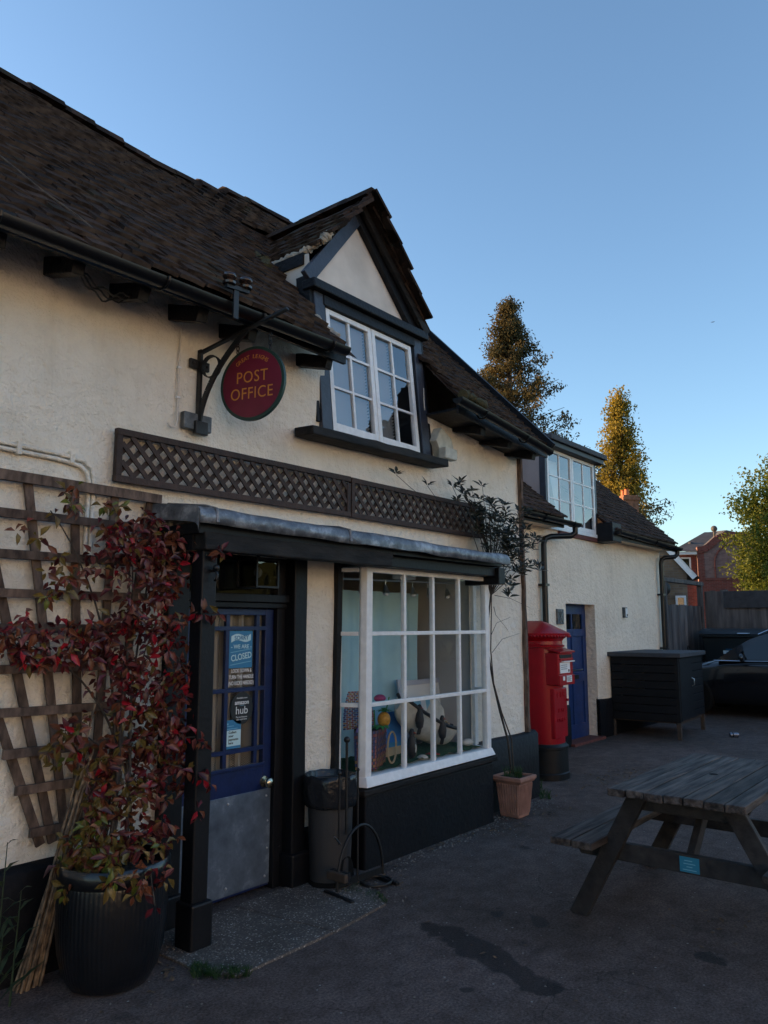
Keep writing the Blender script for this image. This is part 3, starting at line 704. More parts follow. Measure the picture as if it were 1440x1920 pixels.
lumps('mortar_fillet', [(3.95, FL - 0.02, 4.50), (4.17, FL - 0.015, 4.755), (4.36, FL - 0.01, 4.97)], 0.016, 0.026, 'clay_tile', DR, 24, 8)
lumps('moss_clump', [(3.60, 4.02, 4.17), (3.63, 4.12, 4.28), (3.66, 4.22, 4.37)], 0.05, 0.03, 'moss', DR, 16, 9)
lumps('moss_clump', [(4.98, 3.22, 3.40), (5.10, 3.27, 3.43), (5.35, 3.24, 3.39)], 0.045, 0.03, 'moss', ROOF, 14, 12)
# eave soffit board, also standing in for the shadow under the mortar; cheek
mb = MB(); mb.beam((3.785, FL + 0.15, 4.27), (3.785, 4.40, 4.275), 0.03, 0.09); ob('eave_board', mb, 'black_timber', H)
mb = MB(); mb.add([(3.79, 3.70, 3.55), (3.79, 3.78, 4.30), (3.79, 4.6, 4.42), (3.79, 4.6, 4.3)], [(0, 1, 2, 3)]); ob('dormer_cheek', mb, 'smooth_plaster', H)
mb = MB(); mb.add([(5.09, 3.70, 3.3), (5.09, 3.78, 4.2), (5.09, 4.8, 4.4)], [(0, 1, 2)]); ob('dormer_cheek', mb, 'smooth_plaster', H)
# dark room behind the dormer
mb = MB(); mb.add([(3.80, 3.78, 2.9), (5.08, 3.78, 2.9), (5.08, 4.6, 2.9), (3.80, 4.6, 2.9), (3.80, 3.78, 4.1), (5.08, 3.78, 4.1), (5.08, 4.6, 4.1), (3.80, 4.6, 4.1)],
                  [(0, 1, 2, 3), (7, 6, 5, 4), (1, 2, 6, 5), (2, 3, 7, 6), (3, 0, 4, 7)]); ob('room_lining', mb, 'interior_dark', H)

# dormer casements
WIN = ob('casement_window', lbox(MB(), 3.895, 3.915, -0.02, 0.03, 2.95, 3.915), 'black_timber', H)
ob('frame_stile', lbox(MB(), 4.965, 4.985, -0.02, 0.03, 2.95, 3.915), 'black_timber', WIN)
def casement(x0, x1, z0, z1, broken):
    fw = 0.042
    for (a, b_, c_, d_) in ((x0, x0 + fw, z0, z1), (x1 - fw, x1, z0, z1), (x0 + fw, x1 - fw, z0, z0 + 0.065), (x0 + fw, x1 - fw, z1 - fw, z1)):
        ob('sash_rail', lbox(MB(), a, b_, -0.01, 0.028, c_, d_), 'white_paint', WIN, bevel=0.004)
    gx0, gx1, gz0, gz1 = x0 + fw, x1 - fw, z0 + 0.065, z1 - fw
    xm = (gx0 + gx1) / 2; hz = (gz1 - gz0) / 3
    ob('glazing_bar', lbox(MB(), xm - 0.010, xm + 0.010, -0.004, 0.020, gz0, gz1), 'white_paint', WIN)
    for k in (1, 2): ob('glazing_bar', lbox(MB(), gx0, gx1, -0.002, 0.018, gz0 + k * hz - 0.009, gz0 + k * hz + 0.009), 'white_paint', WIN)
    for i in range(2):
        for k in range(3):
            a = (gx0, xm)[i]; b_ = (xm, gx1)[i]; c_ = gz0 + k * hz; d_ = c_ + hz; mb = MB(); t = random.uniform(-0.002, 0.002)
            if broken and i == 1 and k == 1: pts = [(a, c_ + 0.04), (a + 0.03, c_ + 0.05), (a + 0.05, c_ + 0.10), (a + 0.035, c_ + 0.12), (a + 0.09, c_ + 0.17), (a + 0.10, c_ + 0.20), (b_ - 0.03, d_ - 0.05), (b_, d_ - 0.03), (b_, d_), (a, d_)]
            elif broken and i == 1 and k == 2 - 2: pts = [(a, c_), (b_, c_), (b_, d_ - 0.075), (b_ - 0.09, d_ - 0.05), (a + 0.05, d_ - 0.075), (a, d_ - 0.06)]
            else: pts = [(a, c_), (b_, c_), (b_, d_), (a, d_)]
            mb.add([L(x, 0.006 + t * (x - a) / (b_ - a), z) for x, z in pts], [tuple(range(len(pts)))]); ob('pane', mb, 'glass_upper', WIN)
casement(3.918, 4.437, 2.965, 3.91, False); casement(4.443, 4.962, 2.965, 3.91, True)
mb = MB()
for k in range(34):
    z = 3.02 + k * 0.026
    for (a, b_) in ((3.95, 4.41), (4.47, 4.72)):
        p = [L(a, -0.055, z), L(b_, -0.055, z), L(b_, -0.035, z + 0.0175), L(a, -0.035, z + 0.0175)]; mb.quad(*p)
ob('venetian_blind', mb, 'blind_white', WIN)

# ---- lead-covered canopy over door and bay
mb = MB(); mb.box(2.50, 5.60, 3.27, 3.665, 2.075, 2.13); ob('canopy_soffit', mb, 'black_paint', H)
def lead_piece(x0, x1, left=False):
    mb = MB(); n_ = max(3, int((x1 - x0) / 0.06)); vs = []; fs = []
    prof = [(3.665, 2.275), (3.60, 2.255), (3.45, 2.235), (3.30, 2.218), (3.225, 2.208), (3.205, 2.190), (3.200, 2.16), (3.203, 2.128), (3.215, 2.122)]
    for i in range(n_ + 1):
        x = x0 + (x1 - x0) * i / n_
        for j, (y, z) in enumerate(prof):
            vs.append((x, y + 0.007 * nz(x * 7, j * 0.7, 2), z + 0.010 * nz(x * 4, j * 0.4, 6) - 0.012 * (x - 2.45)))
    q = len(prof)
    for i in range(n_):
        for k in range(q - 1): fs.append((i * q + k, i * q + q + k, i * q + q + k + 1, i * q + k + 1))
    if left:
        b0 = len(vs)
        for j, (y, z) in enumerate(prof[:7]): vs += [(x0 - 0.004 + 0.006 * nz(y * 9, 3), y, z), (x0 - 0.010 + 0.01 * nz(y * 9, 5), y, z - 0.085 + 0.012 * nz(y * 12, 1))]
        for j in range(6): fs.append((b0 + 2 * j, b0 + 2 * j + 1, b0 + 2 * j + 3, b0 + 2 * j + 2))
    mb.add(vs, fs); ob('lead_sheet', mb, 'lead', H, smooth=55)
lead_piece(2.45, 2.565, True); lead_piece(2.56, 3.62); lead_piece(3.615, 5.62)
for x in (2.562, 3.618):
    mb = MB(); mb.tube([(x, 3.64, 2.268 - 0.012 * (x - 2.45)), (x, 3.3, 2.225 - 0.012 * (x - 2.45)), (x, 3.205, 2.20 - 0.012 * (x - 2.45)), (x, 3.197, 2.13 - 0.012 * (x - 2.45))], 0.011, 6); ob('lead_roll', mb, 'lead', H, smooth=50)
mb = MB(); mb.beam((2.53, 3.30, 2.035), (4.12, 3.30, 2.035), 0.09, 0.095, seg=16, jit=0.004); ob('porch_beam', mb, 'weathered_beam', H, bevel=0.008)
mb = MB(); mb.box(4.0, 5.70, 3.335, 3.66, 1.995, 2.075); mb.box(5.60, 5.70, 3.30, 3.64, 1.93, 2.07); ob('bay_fascia', mb, 'black_paint', H, bevel=0.006)
mb = MB(); mb.box(2.51, 2.56, 3.34, 3.66, 1.99, 2.075); ob('porch_beam', mb, 'black_timber', H)
# porch post with base block, right-hand post, left pilaster, iron hook
mb = MB(); mb.beam((2.595, 3.335, 0.22), (2.590, 3.335, 1.99), 0.098, 0.098, up=(0, 1, 0), seg=10, jit=0.002); PP = ob('porch_post', mb, 'black_paint', H, bevel=0.008)
mb = MB(); mb.box(2.53, 2.665, 3.265, 3.40, 0.0, 0.225); ob('base_block', mb, 'black_paint', PP, bevel=0.012)
mb = MB(); mb.tube([(2.60, 3.285, 1.88), (2.60, 3.25, 1.88), (2.60, 3.235, 1.86), (2.60, 3.24, 1.83), (2.60, 3.255, 1.83)], 0.008, 6); mb.sphere((2.60, 3.245, 1.895), 0.018); ob('hook', mb, 'iron', PP, smooth=60)
mb = MB(); mb.beam((3.575, 3.66, 0.18), (3.565, 3.66, 2.04), 0.115, 0.16, up=(0, 1, 0), seg=8, jit=0.002); RP = ob('door_post', mb, 'black_paint', H, bevel=0.008)
mb = MB(); mb.box(3.495, 3.665, 3.55, 3.70, 0.0, 0.20); ob('base_block', mb, 'black_paint', RP, bevel=0.012)
mb = MB(); mb.box(2.575, 2.715, 3.615, 3.74, 0.16, 2.05); LP = ob('door_post', mb, 'black_paint', H, bevel=0.006)
mb = MB(); mb.box(2.56, 2.725, 3.59, 3.74, 0, 0.17); ob('base_block', mb, 'black_paint', LP, bevel=0.01)
mb = MB(); mb.box(3.44, 3.52, 3.665, 3.76, 0, 2.02); mb.box(2.715, 2.745, 3.68, 3.76, 0, 2.02); ob('door_jamb', mb, 'black_paint', H, bevel=0.004)
mb = MB(); mb.box(2.715, 3.515, 3.63, 3.76, 1.735, 1.785); mb.box(2.715, 3.515, 3.65, 3.76, 1.70, 1.733); TRS = ob('transom', mb, 'black_paint', H, bevel=0.004)
mb = MB(); mb.quad((2.74, 3.70, 1.785), (3.45, 3.70, 1.785), (3.45, 3.70, 2.02), (2.74, 3.70, 2.02)); ob('pane', mb, 'glass_dark', TRS)
mb = MB(); mb.box(2.715, 3.515, 3.66, 3.75, 2.0, 2.075); ob('lintel', mb, 'black_paint', H)
mb = MB(); mb.beam((3.955, 3.645, 0.30), (3.985, 3.645, 2.05), 0.045, 0.06, up=(0, 1, 0), seg=8, jit=0.003); ob('wall_strip', mb, 'black_timber', H)

# ---- shop door
DY = 3.70
mb = MB(); mb.box(2.745, 2.84, DY, DY + 0.04, 0.02, 1.695); mb.box(3.372, 3.44, DY, DY + 0.04, 0.02, 1.695); mb.box(2.84, 3.372, DY, DY + 0.04, 1.655, 1.695)
mb.box(2.84, 3.372, DY, DY + 0.04, 0.02, 0.745)
DO = ob('door', mb, 'blue_paint', H, bevel=0.004, label='blue half-glazed shop door with metal kick plate')
mb = MB(); mb.box(2.83, 3.385, DY - 0.012, DY, 0.735, 0.755); ob('moulding', mb, 'blue_paint', DO, bevel=0.003)
for x in (3.065, 3.305): ob('glazing_bar', MB().box(x - 0.013, x + 0.013, DY - 0.004, DY + 0.02, 0.756, 1.655), 'blue_paint', DO)
for z in (0.845, 1.205, 1.575): ob('glazing_bar', MB().box(2.84, 3.372, DY - 0.006, DY + 0.022, z - 0.012, z + 0.012), 'blue_paint', DO)
gx = (2.84, 3.065, 3.305, 3.372); gz = (0.756, 0.845, 1.205, 1.575, 1.655)
for i in range(3):
    for k in range(4): ob('pane', MB().quad((gx[i], DY + 0.006, gz[k]), (gx[i + 1], DY + 0.006, gz[k]), (gx[i + 1], DY + 0.006, gz[k + 1]), (gx[i], DY + 0.006, gz[k + 1])), 'glass', DO)
KP = ob('kick_plate', MB().box(2.755, 3.438, DY - 0.006, DY - 0.0005, 0.035, 0.592), 'kick_plate', DO, bevel=0.002)
mb = MB()
for x in (2.80, 3.10, 3.40):
    for z in (0.08, 0.55): mb.sphere((x, DY - 0.007, z), 0.008, 8, 6)
for z in (0.24, 0.4): mb.sphere((3.415, DY - 0.007, z), 0.006, 8, 6)
ob('screw', mb, 'steel', KP, smooth=60)
mb = MB(); pr = [(0.034, 0), (0.034, 0.006), (0.014, 0.010), (0.012, 0.028), (0.028, 0.040), (0.033, 0.054), (0.026, 0.066), (0.004, 0.070)]
mb.lathe(pr, (0, 0, 0), 20); mb.v = [(3.385 + x, DY - z, 0.635 + y) for x, y, z in mb.v]; ob('knob', mb, 'brass', DO, smooth=50)
mb = MB(); nx = 60; vs = []; fs = []
for i in range(nx + 1):
    x = 2.78 + 0.66 * i / nx
    for z in (0.70, 1.68): vs.append((x, DY + 0.065 + 0.022 * math.sin(i * 0.75) + 0.008 * math.sin(i * 1.9), z))
for i in range(nx): fs.append((2 * i, 2 * i + 2, 2 * i + 3, 2 * i + 1))
mb.add(vs, fs); ob('net_curtain', mb, 'lace', DO, smooth=80)

# posters on the door glass
def poster(name, label, x0, x1, z0, z1, mt):
    t = thing(name, label, 'poster', ((x0 + x1) / 2, DY + 0.003, z0)); ob('sheet', MB().box(x0, x1, DY + 0.0035, DY + 0.0045, z0, z1), mt, t); return t
t = poster('poster', 'blue sorry we are closed poster on the shop door glass', 3.085, 3.268, 1.335, 1.560, 'poster_blue')
yq = DY + 0.0025; X_, Z_ = (1, 0, 0), (0, 0, 1)
rib = MB(); vs = []; n_ = 12
for i in range(n_ + 1):
    q = i / n_; zz = 1.508 + 0.010 * math.sin(q * 6.0) + 0.016 * q; vs += [(3.098 + 0.155 * q, yq, zz - 0.019), (3.098 + 0.155 * q, yq, zz + 0.019)]
rib.add(vs, [(2 * i, 2 * i + 2, 2 * i + 3, 2 * i + 1) for i in range(n_)]); ob('ribbon', rib, 'poster_pale', t)
text('SORRY', 0.036, (3.178, yq - 0.0015, 1.516), (1, 0, 0.06), Z_, 'poster_blue', t, ext=0.0003, bold=0.0006)
text('- WE ARE -', 0.034, (3.178, yq - 0.001, 1.463), X_, Z_, 'poster_pale', t, ext=0.0003, bold=0.0006)
text('CLOSED', 0.052, (3.180, yq - 0.001, 1.402), (1, 0, 0.13), (-0.13, 0, 1), 'poster_pale', t, ext=0.0003, bold=0.0008, sx=0.85)
mb = MB()
for z in (1.435, 1.360): mb.beam((3.095, yq, z - 0.006), (3.26, yq, z + 0.014), 0.0015, 0.003)
ob('flourish', mb, 'poster_light', t)
t = thing('window_lettering', 'white look down and turn the handle lettering on the door glass', 'lettering', (3.18, DY, 1.22))
for i, s in enumerate(('LOOK DOWN &', 'TURN THE HANDLE', '(NO KICKS NEEDED)')):
    text(s, 0.032, (3.185, DY + 0.0035, 1.318 - i * 0.037), X_, Z_, 'paper_white', t, ext=0.0003, bold=0.0004, sx=0.68)
t = thing('door_sticker', 'round black hub sticker with white lettering on the door glass', 'sticker', (3.19, DY, 1.0))
mb = MB(); mb.lathe([(0.088, 0), (0.088, 0.001)], (0, 0, 0), 40); mb.v = [(3.195 + x, DY + 0.0045 - z, 1.095 + y * 1.08) for x, y, z in mb.v]; ob('disc', mb, 'poster_black', t)
text('Available now', 0.015, (3.195, DY + 0.0028, 1.155), X_, Z_, 'paper_white', t, ext=0.0003)
text('amazon', 0.036, (3.195, DY + 0.0028, 1.128), X_, Z_, 'paper_white', t, ext=0.0003, bold=0.0008)
mb = MB(); mb.tube([(3.195 + 0.022 * math.sin(a), DY + 0.0028, 1.121 - 0.012 * math.cos(a)) for a in [-1 + i * 0.25 for i in range(9)]], 0.0012, 4); ob('swoosh', mb, 'poster_light', t)
text('hub', 0.066, (3.195, DY + 0.0028, 1.080), X_, Z_, 'paper_white', t, ext=0.0003)
text('Pay on Amazon\nwith cash here', 0.014, (3.195, DY + 0.0028, 1.035), X_, Z_, 'paper_white', t, ext=0.0003)
t = poster('poster', 'blue and white collect your payments here notice low on the door', 3.080, 3.192, 0.862, 1.030, 'poster_blue')
ob('panel', MB().box(3.081, 3.191, DY + 0.0022, DY + 0.003, 0.878, 0.970), 'poster_pale', t)
for i, s in enumerate(('Collect', 'your', 'payments', 'here')):
    me = text_mesh(s, 0.020, 'black_ink', ext=0.0003, bold=0.0004); w_ = max(v.co.x for v in me.vertices)
    put('lettering', me, t, frame(Vector((3.096 + w_, DY + 0.0012, 0.957 - i * 0.0205)), Vector(X_), Vector(Z_), Vector((0, -1, 0))))
mb = MB(); mb.box(3.082, 3.094, DY + 0.002, DY + 0.003, 1.003, 1.012); mb.box(3.082, 3.135, DY + 0.002, DY + 0.003, 0.993, 0.996); mb.box(3.082, 3.165, DY + 0.002, DY + 0.003, 0.977, 0.980); ob('print', mb, 'poster_light', t)

# lantern in the porch
t = thing('lantern', 'square glass porch lantern hanging above the shop door', 'lantern', (3.12, 3.55, 1.83))
mb = MB(); cx, cy, a = 3.145, 3.53, 0.085
for sx in (-1, 1):
    for sy in (-1, 1): mb.box(cx + sx * a - 0.006, cx + sx * a + 0.006, cy + sy * a - 0.006, cy + sy * a + 0.006, 1.815, 1.985)
for z in (1.815, 1.977):
    for s_ in (-1, 1): mb.box(cx - a, cx + a, cy + s_ * a - 0.0055, cy + s_ * a + 0.0055, z, z + 0.01); mb.box(cx + s_ * a - 0.0052, cx + s_ * a + 0.0052, cy - a, cy + a, z + 0.0005, z + 0.0095)
mb.box(cx - a, cx + a, cy - a, cy + a, 1.987, 1.995); mb.tube([(cx, cy, 1.99), (cx, cy, 2.08)], 0.01, 8); ob('frame', mb, 'iron', t)
for (p, q) in (((-1, -1), (1, -1)), ((-1, -1), (-1, 1)), ((1, -1), (1, 1)), ((-1, 1), (1, 1))):
    k = a * 0.97; ob('pane', MB().quad((cx + p[0] * k, cy + p[1] * k, 1.82), (cx + q[0] * k, cy + q[1] * k, 1.82), (cx + q[0] * k, cy + q[1] * k, 1.98), (cx + p[0] * k, cy + p[1] * k, 1.98)), 'glass_dark', t)
mb = MB(); mb.sphere((cx, cy, 1.91), 0.025, 10, 8, (1, 1, 1.3)); ob('bulb', mb, 'paper_white', t, smooth=60)

# ---- bay window
BF = 3.46; bx0, bx1, bz0, bz1 = 4.07, 5.665, 0.585, 1.995
mb = MB(); mb.box(4.06, 5.70, BF - 0.01, WY + 0.04, -0.02, 0.47); ob('bay_plinth', mb, 'plinth_paint', H, bevel=0.012)
mb = MB(); mb.beam((4.02, BF + 0.09, 0.492), (5.73, BF + 0.09, 0.505), 0.26, 0.045, seg=14, jit=0.003); ob('bay_ledge', mb, 'weathered_beam', H, bevel=0.01)
mb = MB(); mb.add([(4.045, BF - 0.045, 0.525), (5.685, BF - 0.045, 0.535), (5.77, WY, 0.535), (3.965, WY, 0.525), (4.062, BF - 0.02, 0.59), (5.672, BF - 0.02, 0.59), (5.745, WY, 0.59), (3.985, WY, 0.59)],
               [(0, 3, 2, 1), (4, 5, 6, 7), (0, 1, 5, 4), (1, 2, 6, 5), (2, 3, 7, 6), (3, 0, 4, 7)])
BAY = ob('bay_window', mb, 'white_paint', H, bevel=0.006, label='white painted small-paned shop bay window with seaside display')
vb = [4.515, 4.875, 5.235]; zb = [1.055, 1.535]
def vert(x, y, w_, d_, z0, z1, nm='mullion'): return ob(nm, MB().box(x - w_ / 2, x + w_ / 2, y, y + d_, z0, z1), 'white_paint', BAY, bevel=0.004)
mb = MB(); mb.prism([(4.062, BF - 0.012, bz0), (4.125, BF - 0.012, bz0), (4.125, BF + 0.04, bz0), (4.058, BF + 0.055, bz0), (4.045, BF + 0.03, bz0)], (0.012, 0, bz1 - bz0)); ob('corner_post', mb, 'white_paint', BAY, bevel=0.005)
mb = MB(); mb.prism([(5.672, BF - 0.012, bz0), (5.615, BF - 0.012, bz0), (5.615, BF + 0.04, bz0), (5.69, BF + 0.05, bz0), (5.69, BF + 0.03, bz0)], (0.004, 0, bz1 - bz0)); ob('corner_post', mb, 'white_paint', BAY, bevel=0.005)
for x in vb: vert(x, BF - 0.006, 0.028, 0.035, bz0, bz1)
ob('head_rail', MB().box(4.12, 5.62, BF - 0.008, BF + 0.035, 1.96, bz1), 'white_paint', BAY, bevel=0.004)
for z in zb: ob('transom_bar', MB().box(4.12, 5.62, BF - 0.009, BF + 0.03, z - 0.014, z + 0.014), 'white_paint', BAY, bevel=0.004)
gxs = [4.125] + vb + [5.615]; gzs = [bz0 + 0.003] + zb + [1.965]
for i in range(4):
    for k in range(3):
        t_ = random.uniform(-0.002, 0.002)
        ob('pane', MB().quad((gxs[i], BF + 0.012, gzs[k]), (gxs[i + 1], BF + 0.012 + t_, gzs[k]), (gxs[i + 1], BF + 0.012 + t_, gzs[k + 1]), (gxs[i], BF + 0.012, gzs[k + 1])), 'glass', BAY)
for (xa, ya, xb, yb) in ((4.055, BF + 0.05, 3.995, WY - 0.01), (5.69, BF + 0.05, 5.74, WY - 0.01)):
    d_ = Vector((xb - xa, yb - ya, 0)); P0 = Vector((xa, ya, 0)); P1 = Vector((xb, yb, 0)); zz = Vector((0, 0, 1))
    mb = MB(); mb.beam(P1 + zz * bz0, P1 + zz * bz1, 0.05, 0.04, up=(0, 1, 0)); ob('mullion', mb, 'white_paint', BAY, bevel=0.004)
    for z in zb + [bz1 - 0.02]:
        mb = MB(); mb.beam(P0 + zz * z, P1 + zz * z, 0.035, 0.028); ob('transom_bar', mb, 'white_paint', BAY, bevel=0.003)
    for k in range(3): ob('pane', MB().quad(P0 + zz * gzs[k], P1 + zz * gzs[k], P1 + zz * gzs[k + 1], P0 + zz * gzs[k + 1]), 'glass', BAY)
# shop interior seen through the panes
mb = MB(); x0, x1, y0, y1, z0, z1 = 2.3, 6.5, 3.78, 5.2, 0.0, 2.3
mb.quad((x0, y1, z0), (x1, y1, z0), (x1, y1, z1), (x0, y1, z1)); mb.quad((x0, y0, z1), (x1, y0, z1), (x1, y1, z1), (x0, y1, z1)); mb.quad((x0, y0, z0), (x1, y0, z0), (x1, y1, z0), (x0, y1, z0))
mb.quad((x0, y0, z0), (x0, y1, z0), (x0, y1, z1), (x0, y0, z1)); mb.quad((x1, y0, z0), (x1, y1, z0), (x1, y1, z1), (x1, y0, z1))
mb.quad((3.9, y0 - 0.06, z0), (3.9, 4.1, z0), (3.9, 4.1, z1), (3.9, y0 - 0.06, z1)); mb.quad((4.0, BF + 0.05, 2.0), (5.72, BF + 0.05, 2.0), (5.72, 3.8, 2.0), (4.0, 3.8, 2.0)); ob('room_lining', mb, 'interior', H)
mb = MB(); mb.prism([(4.08, BF + 0.045, 0.5), (5.66, BF + 0.045, 0.5), (5.72, 4.3, 0.5), (3.95, 4.3, 0.5)], (0, 0, 0.07)); ob('display_shelf', mb, 'interior', H)
mb = MB(); mb.prism([(5.78, 3.72, 0.5), (6.0, 3.72, 0.5), (6.0, 5.2, 0.5), (5.78, 5.2, 0.5)], (0, 0, 1.7)); ob('room_lining', mb, 'interior', H)

# ---------------------------------------------------------------- things in the bay window display
t = thing('display_curtain', 'blue cloth hung as a backdrop behind the window display', 'curtain', (4.7, 4.12, 0.57))
mb = MB(); vs = []; fs = []; nx = 50
for i in range(nx + 1):
    q = i / nx; xt = 3.98 + 1.60 * q; xb = 3.98 + 1.46 * q + 0.12 * q * q
    for k in range(9):
        r_ = k / 8; vs.append((xb + (xt - xb) * r_, 4.12 + 0.03 * math.sin(i * 0.55 + 0.7 * r_) + 0.03 * nz(q * 4, r_ * 2), 0.57 + 1.30 * r_))
for i in range(nx):
    for k in range(8): fs.append((i * 9 + k, i * 9 + 9 + k, i * 9 + 10 + k, i * 9 + k + 1))
mb.add(vs, fs); ob('cloth', mb, 'curtain_blue', t, smooth=80)
t = thing('artificial_grass', 'green artificial grass mat lining the window display', 'grass mat', (4.9, 3.7, 0.57)); mb = MB(); vs = []; fs = []
for i in range(41):
    for k in range(11): vs.append((4.10 + 1.55 * i / 40 + 0.03 * (k / 10 - 0.5), 3.505 + 0.5 * k / 10, 0.594 + 0.014 * random.random() + 0.03 * max(0, nz(i * 0.2, k * 0.3))))
for i in range(40):
    for k in range(10): fs.append((i * 11 + k, i * 11 + 11 + k, i * 11 + 12 + k, i * 11 + k + 1))
mb.add(vs, fs); ob('mat_sheet', mb, 'grass_mat', t, smooth=60)
# basket built of crossing strips
t = thing('beach_basket', 'multicoloured woven beach basket with raised lid in the window corner', 'basket', (4.30, 3.68, 0.59))
for q, c in enumerate(((0.30, 0.06, 0.06), (0.05, 0.07, 0.20), (0.42, 0.22, 0.07), (0.13, 0.09, 0.12), (0.36, 0.12, 0.10))): mat('strip_%d' % q, c, 0.6, var=0.3, vs=50)
STRIPS = ['strip_0', 'strip_1', 'strip_2', 'strip_3', 'strip_4']
def weave(mb, P, cols_, rows_, th):
    for k in range(rows_):
        for i in range(cols_):
            a, b_, c_, d_ = P(i / cols_, k / rows_), P((i + 0.95) / cols_, k / rows_), P((i + 0.95) / cols_, (k + 0.9) / rows_), P(i / cols_, (k + 0.9) / rows_)
            nn = (b_ - a).cross(d_ - a).normalized() * th * (1 if (i + k) % 2 else 0.2); mb.quad(a + nn, b_ + nn, c_ + nn, d_ + nn)
            WIDX.append((k * 7 // 3 if (i + k) % 2 else i * 3 + 1) % 5)
def woven(name, mb, parent):
    o = ob(name, mb, STRIPS[0], parent, recalc=False)
    for q in STRIPS[1:]: o.data.materials.append(MATS[q])
    o.data.polygons.foreach_set('material_index', WIDX); WIDX.clear(); return o
WIDX = []
faces = [((4.13, 3.60), (4.30, 3.555)), ((4.30, 3.555), (4.53, 3.66)), ((4.53, 3.66), (4.36, 3.80)), ((4.36, 3.80), (4.13, 3.60))]
mb = MB(); inner = MB()
for (p, q) in faces:
    def P(u_, v_, p=p, q=q):
        b_ = 1 + 0.10 * v_; cx_, cy_ = 4.33, 3.66; x = p[0] + (q[0] - p[0]) * u_; y = p[1] + (q[1] - p[1]) * u_; return Vector((cx_ + (x - cx_) * b_, cy_ + (y - cy_) * b_, 0.59 + 0.27 * v_))
    weave(mb, P, 12, 13, 0.005); inner.quad(P(0, 0), P(1, 0), P(1, 1), P(0, 1))
woven('weave', mb, t); ob('lining', inner, 'toy_black', t, recalc=False)
mb = MB()
def P2(u_, v_):
    w_ = 1 - 0.55 * v_ * v_; return Vector((4.16 + 0.30 * (0.5 + (u_ - 0.5) * w_), 3.74 - 0.05 * u_ + 0.03 * v_, 0.86 + 0.26 * v_))
weave(mb, P2, 12, 20, 0.005); woven('lid', mb, t)
ob('handle', MB().tube([(4.50 + 0.05 * math.sin(a), 3.57, 0.72 - 0.11 * math.cos(a)) for a in [2 * math.pi * i / 20 for i in range(21)]], 0.007, 6, cap=False), 'sand', t, smooth=60)
t = thing('flip_flops', 'pair of lilac flip-flops standing in the woven basket', 'flip-flops', (4.2, 3.62, 0.84))
for (x, z, rx) in ((4.21, 0.915, 0.45), (4.19, 0.865, 1.15)):
    mb = MB(); mb.lathe([(0.032, 0), (0.032, 0.012)], (0, 0, 0), 20, fn=lambda a, z_: 1 + 0.9 * abs(math.sin(a)) ** 1.5)
    rot = Euler((R(90), rx, 0)).to_matrix(); mb.v = [tuple(rot @ Vector(v) + Vector((x, 3.60, z))) for v in mb.v]; ob('sandal', mb, 'lilac', t, smooth=50)
t = thing('toy_pineapple', 'yellow pineapple cup with green leaf crown on the basket', 'pineapple', (4.46, 3.62, 0.86))
mb = MB(); mb.sphere((4.47, 3.62, 0.915), 0.048, 16, 10, (1, 1, 1.15)); ob('fruit', mb, 'pineapple_yellow', t, smooth=60)
def blades(mb, c_, n_, l_, w_, lift):
    for i in range(n_):
        a = 2 * math.pi * i / n_ + 0.3; d = Vector((math.cos(a), math.sin(a), lift)).normalized(); s_ = Vector((-math.sin(a), math.cos(a), 0)); p = Vector(c_)
        mb.add([p - s_ * w_ * 0.4, p + s_ * w_ * 0.4, p + d * l_ * 0.55 + s_ * w_, p + d * l_ * 0.55 - s_ * w_, p + d * l_ + Vector((0, 0, -l_ * 0.35))], [(0, 1, 2, 3), (3, 2, 4)])
mb = MB(); blades(mb, (4.47, 3.62, 0.965), 9, 0.075, 0.016, 0.5); blades(mb, (4.47, 3.62, 0.97), 6, 0.06, 0.012, 1.2); blades(mb, (4.42, 3.61, 0.872), 10, 0.085, 0.018, 0.15); ob('leaves', mb, 'toy_green', t, recalc=False)
ob('straw', MB().tube([(4.485, 3.62, 0.95), (4.53, 3.62, 1.07)], 0.005, 6), 'toy_green', t); ob('straw', MB().tube([(4.37, 3.62, 0.86), (4.37, 3.63, 0.99)], 0.005, 6), 'toy_green', t)
t = thing('beach_picture', 'small blue sea and sand picture card beside the basket', 'picture card', (4.83, 3.80, 0.59))
ob('sky_panel', MB().box(4.72, 4.92, 3.80, 3.806, 0.70, 0.93), 'poster_sky', t); ob('sea_panel', MB().box(4.72, 4.92, 3.7995, 3.8055, 0.665, 0.70), 'poster_blue', t); ob('sand_panel', MB().box(4.72, 4.92, 3.7995, 3.8055, 0.585, 0.665), 'sand', t)
# papier-mache boat, bow up to the left
t = thing('model_boat', 'white papier-mache model boat with dark gunwale tilted in the window', 'model boat', (5.1, 3.72, 0.6))
def boat_pt(q, s_, side): # q along, s_ 0 keel..1 gunwale
    w_ = 0.105 * math.sin(math.pi * min(max(q * 0.92 + 0.04, 0), 1)) ** 0.6; x = -0.44 + 0.88 * q; zg = 0.075 + 0.04 * (2 * q - 1) ** 2; keel = -0.115 * math.sin(math.pi * q) ** 0.5
    a = s_ * math.pi / 2; return Vector((x, side * w_ * math.sin(a), keel + (zg - keel) * (1 - math.cos(a))))
rot = Euler((R(14), R(21), R(4))).to_matrix(); bc = Vector((5.10, 3.72, 0.80)); mb = MB(); K = 18
for side in (-1, 1):
    vs = []; fs = []
    for i in range(K + 1):
        for k in range(7): vs.append(rot @ boat_pt(i / K, k / 6, side) + bc)
    for i in range(K):
        for k in range(6): fs.append((i * 7 + k, i * 7 + 7 + k, i * 7 + 8 + k, i * 7 + k + 1))
    mb.add(vs, fs)
ob('hull', mb, 'papier', t, smooth=60)
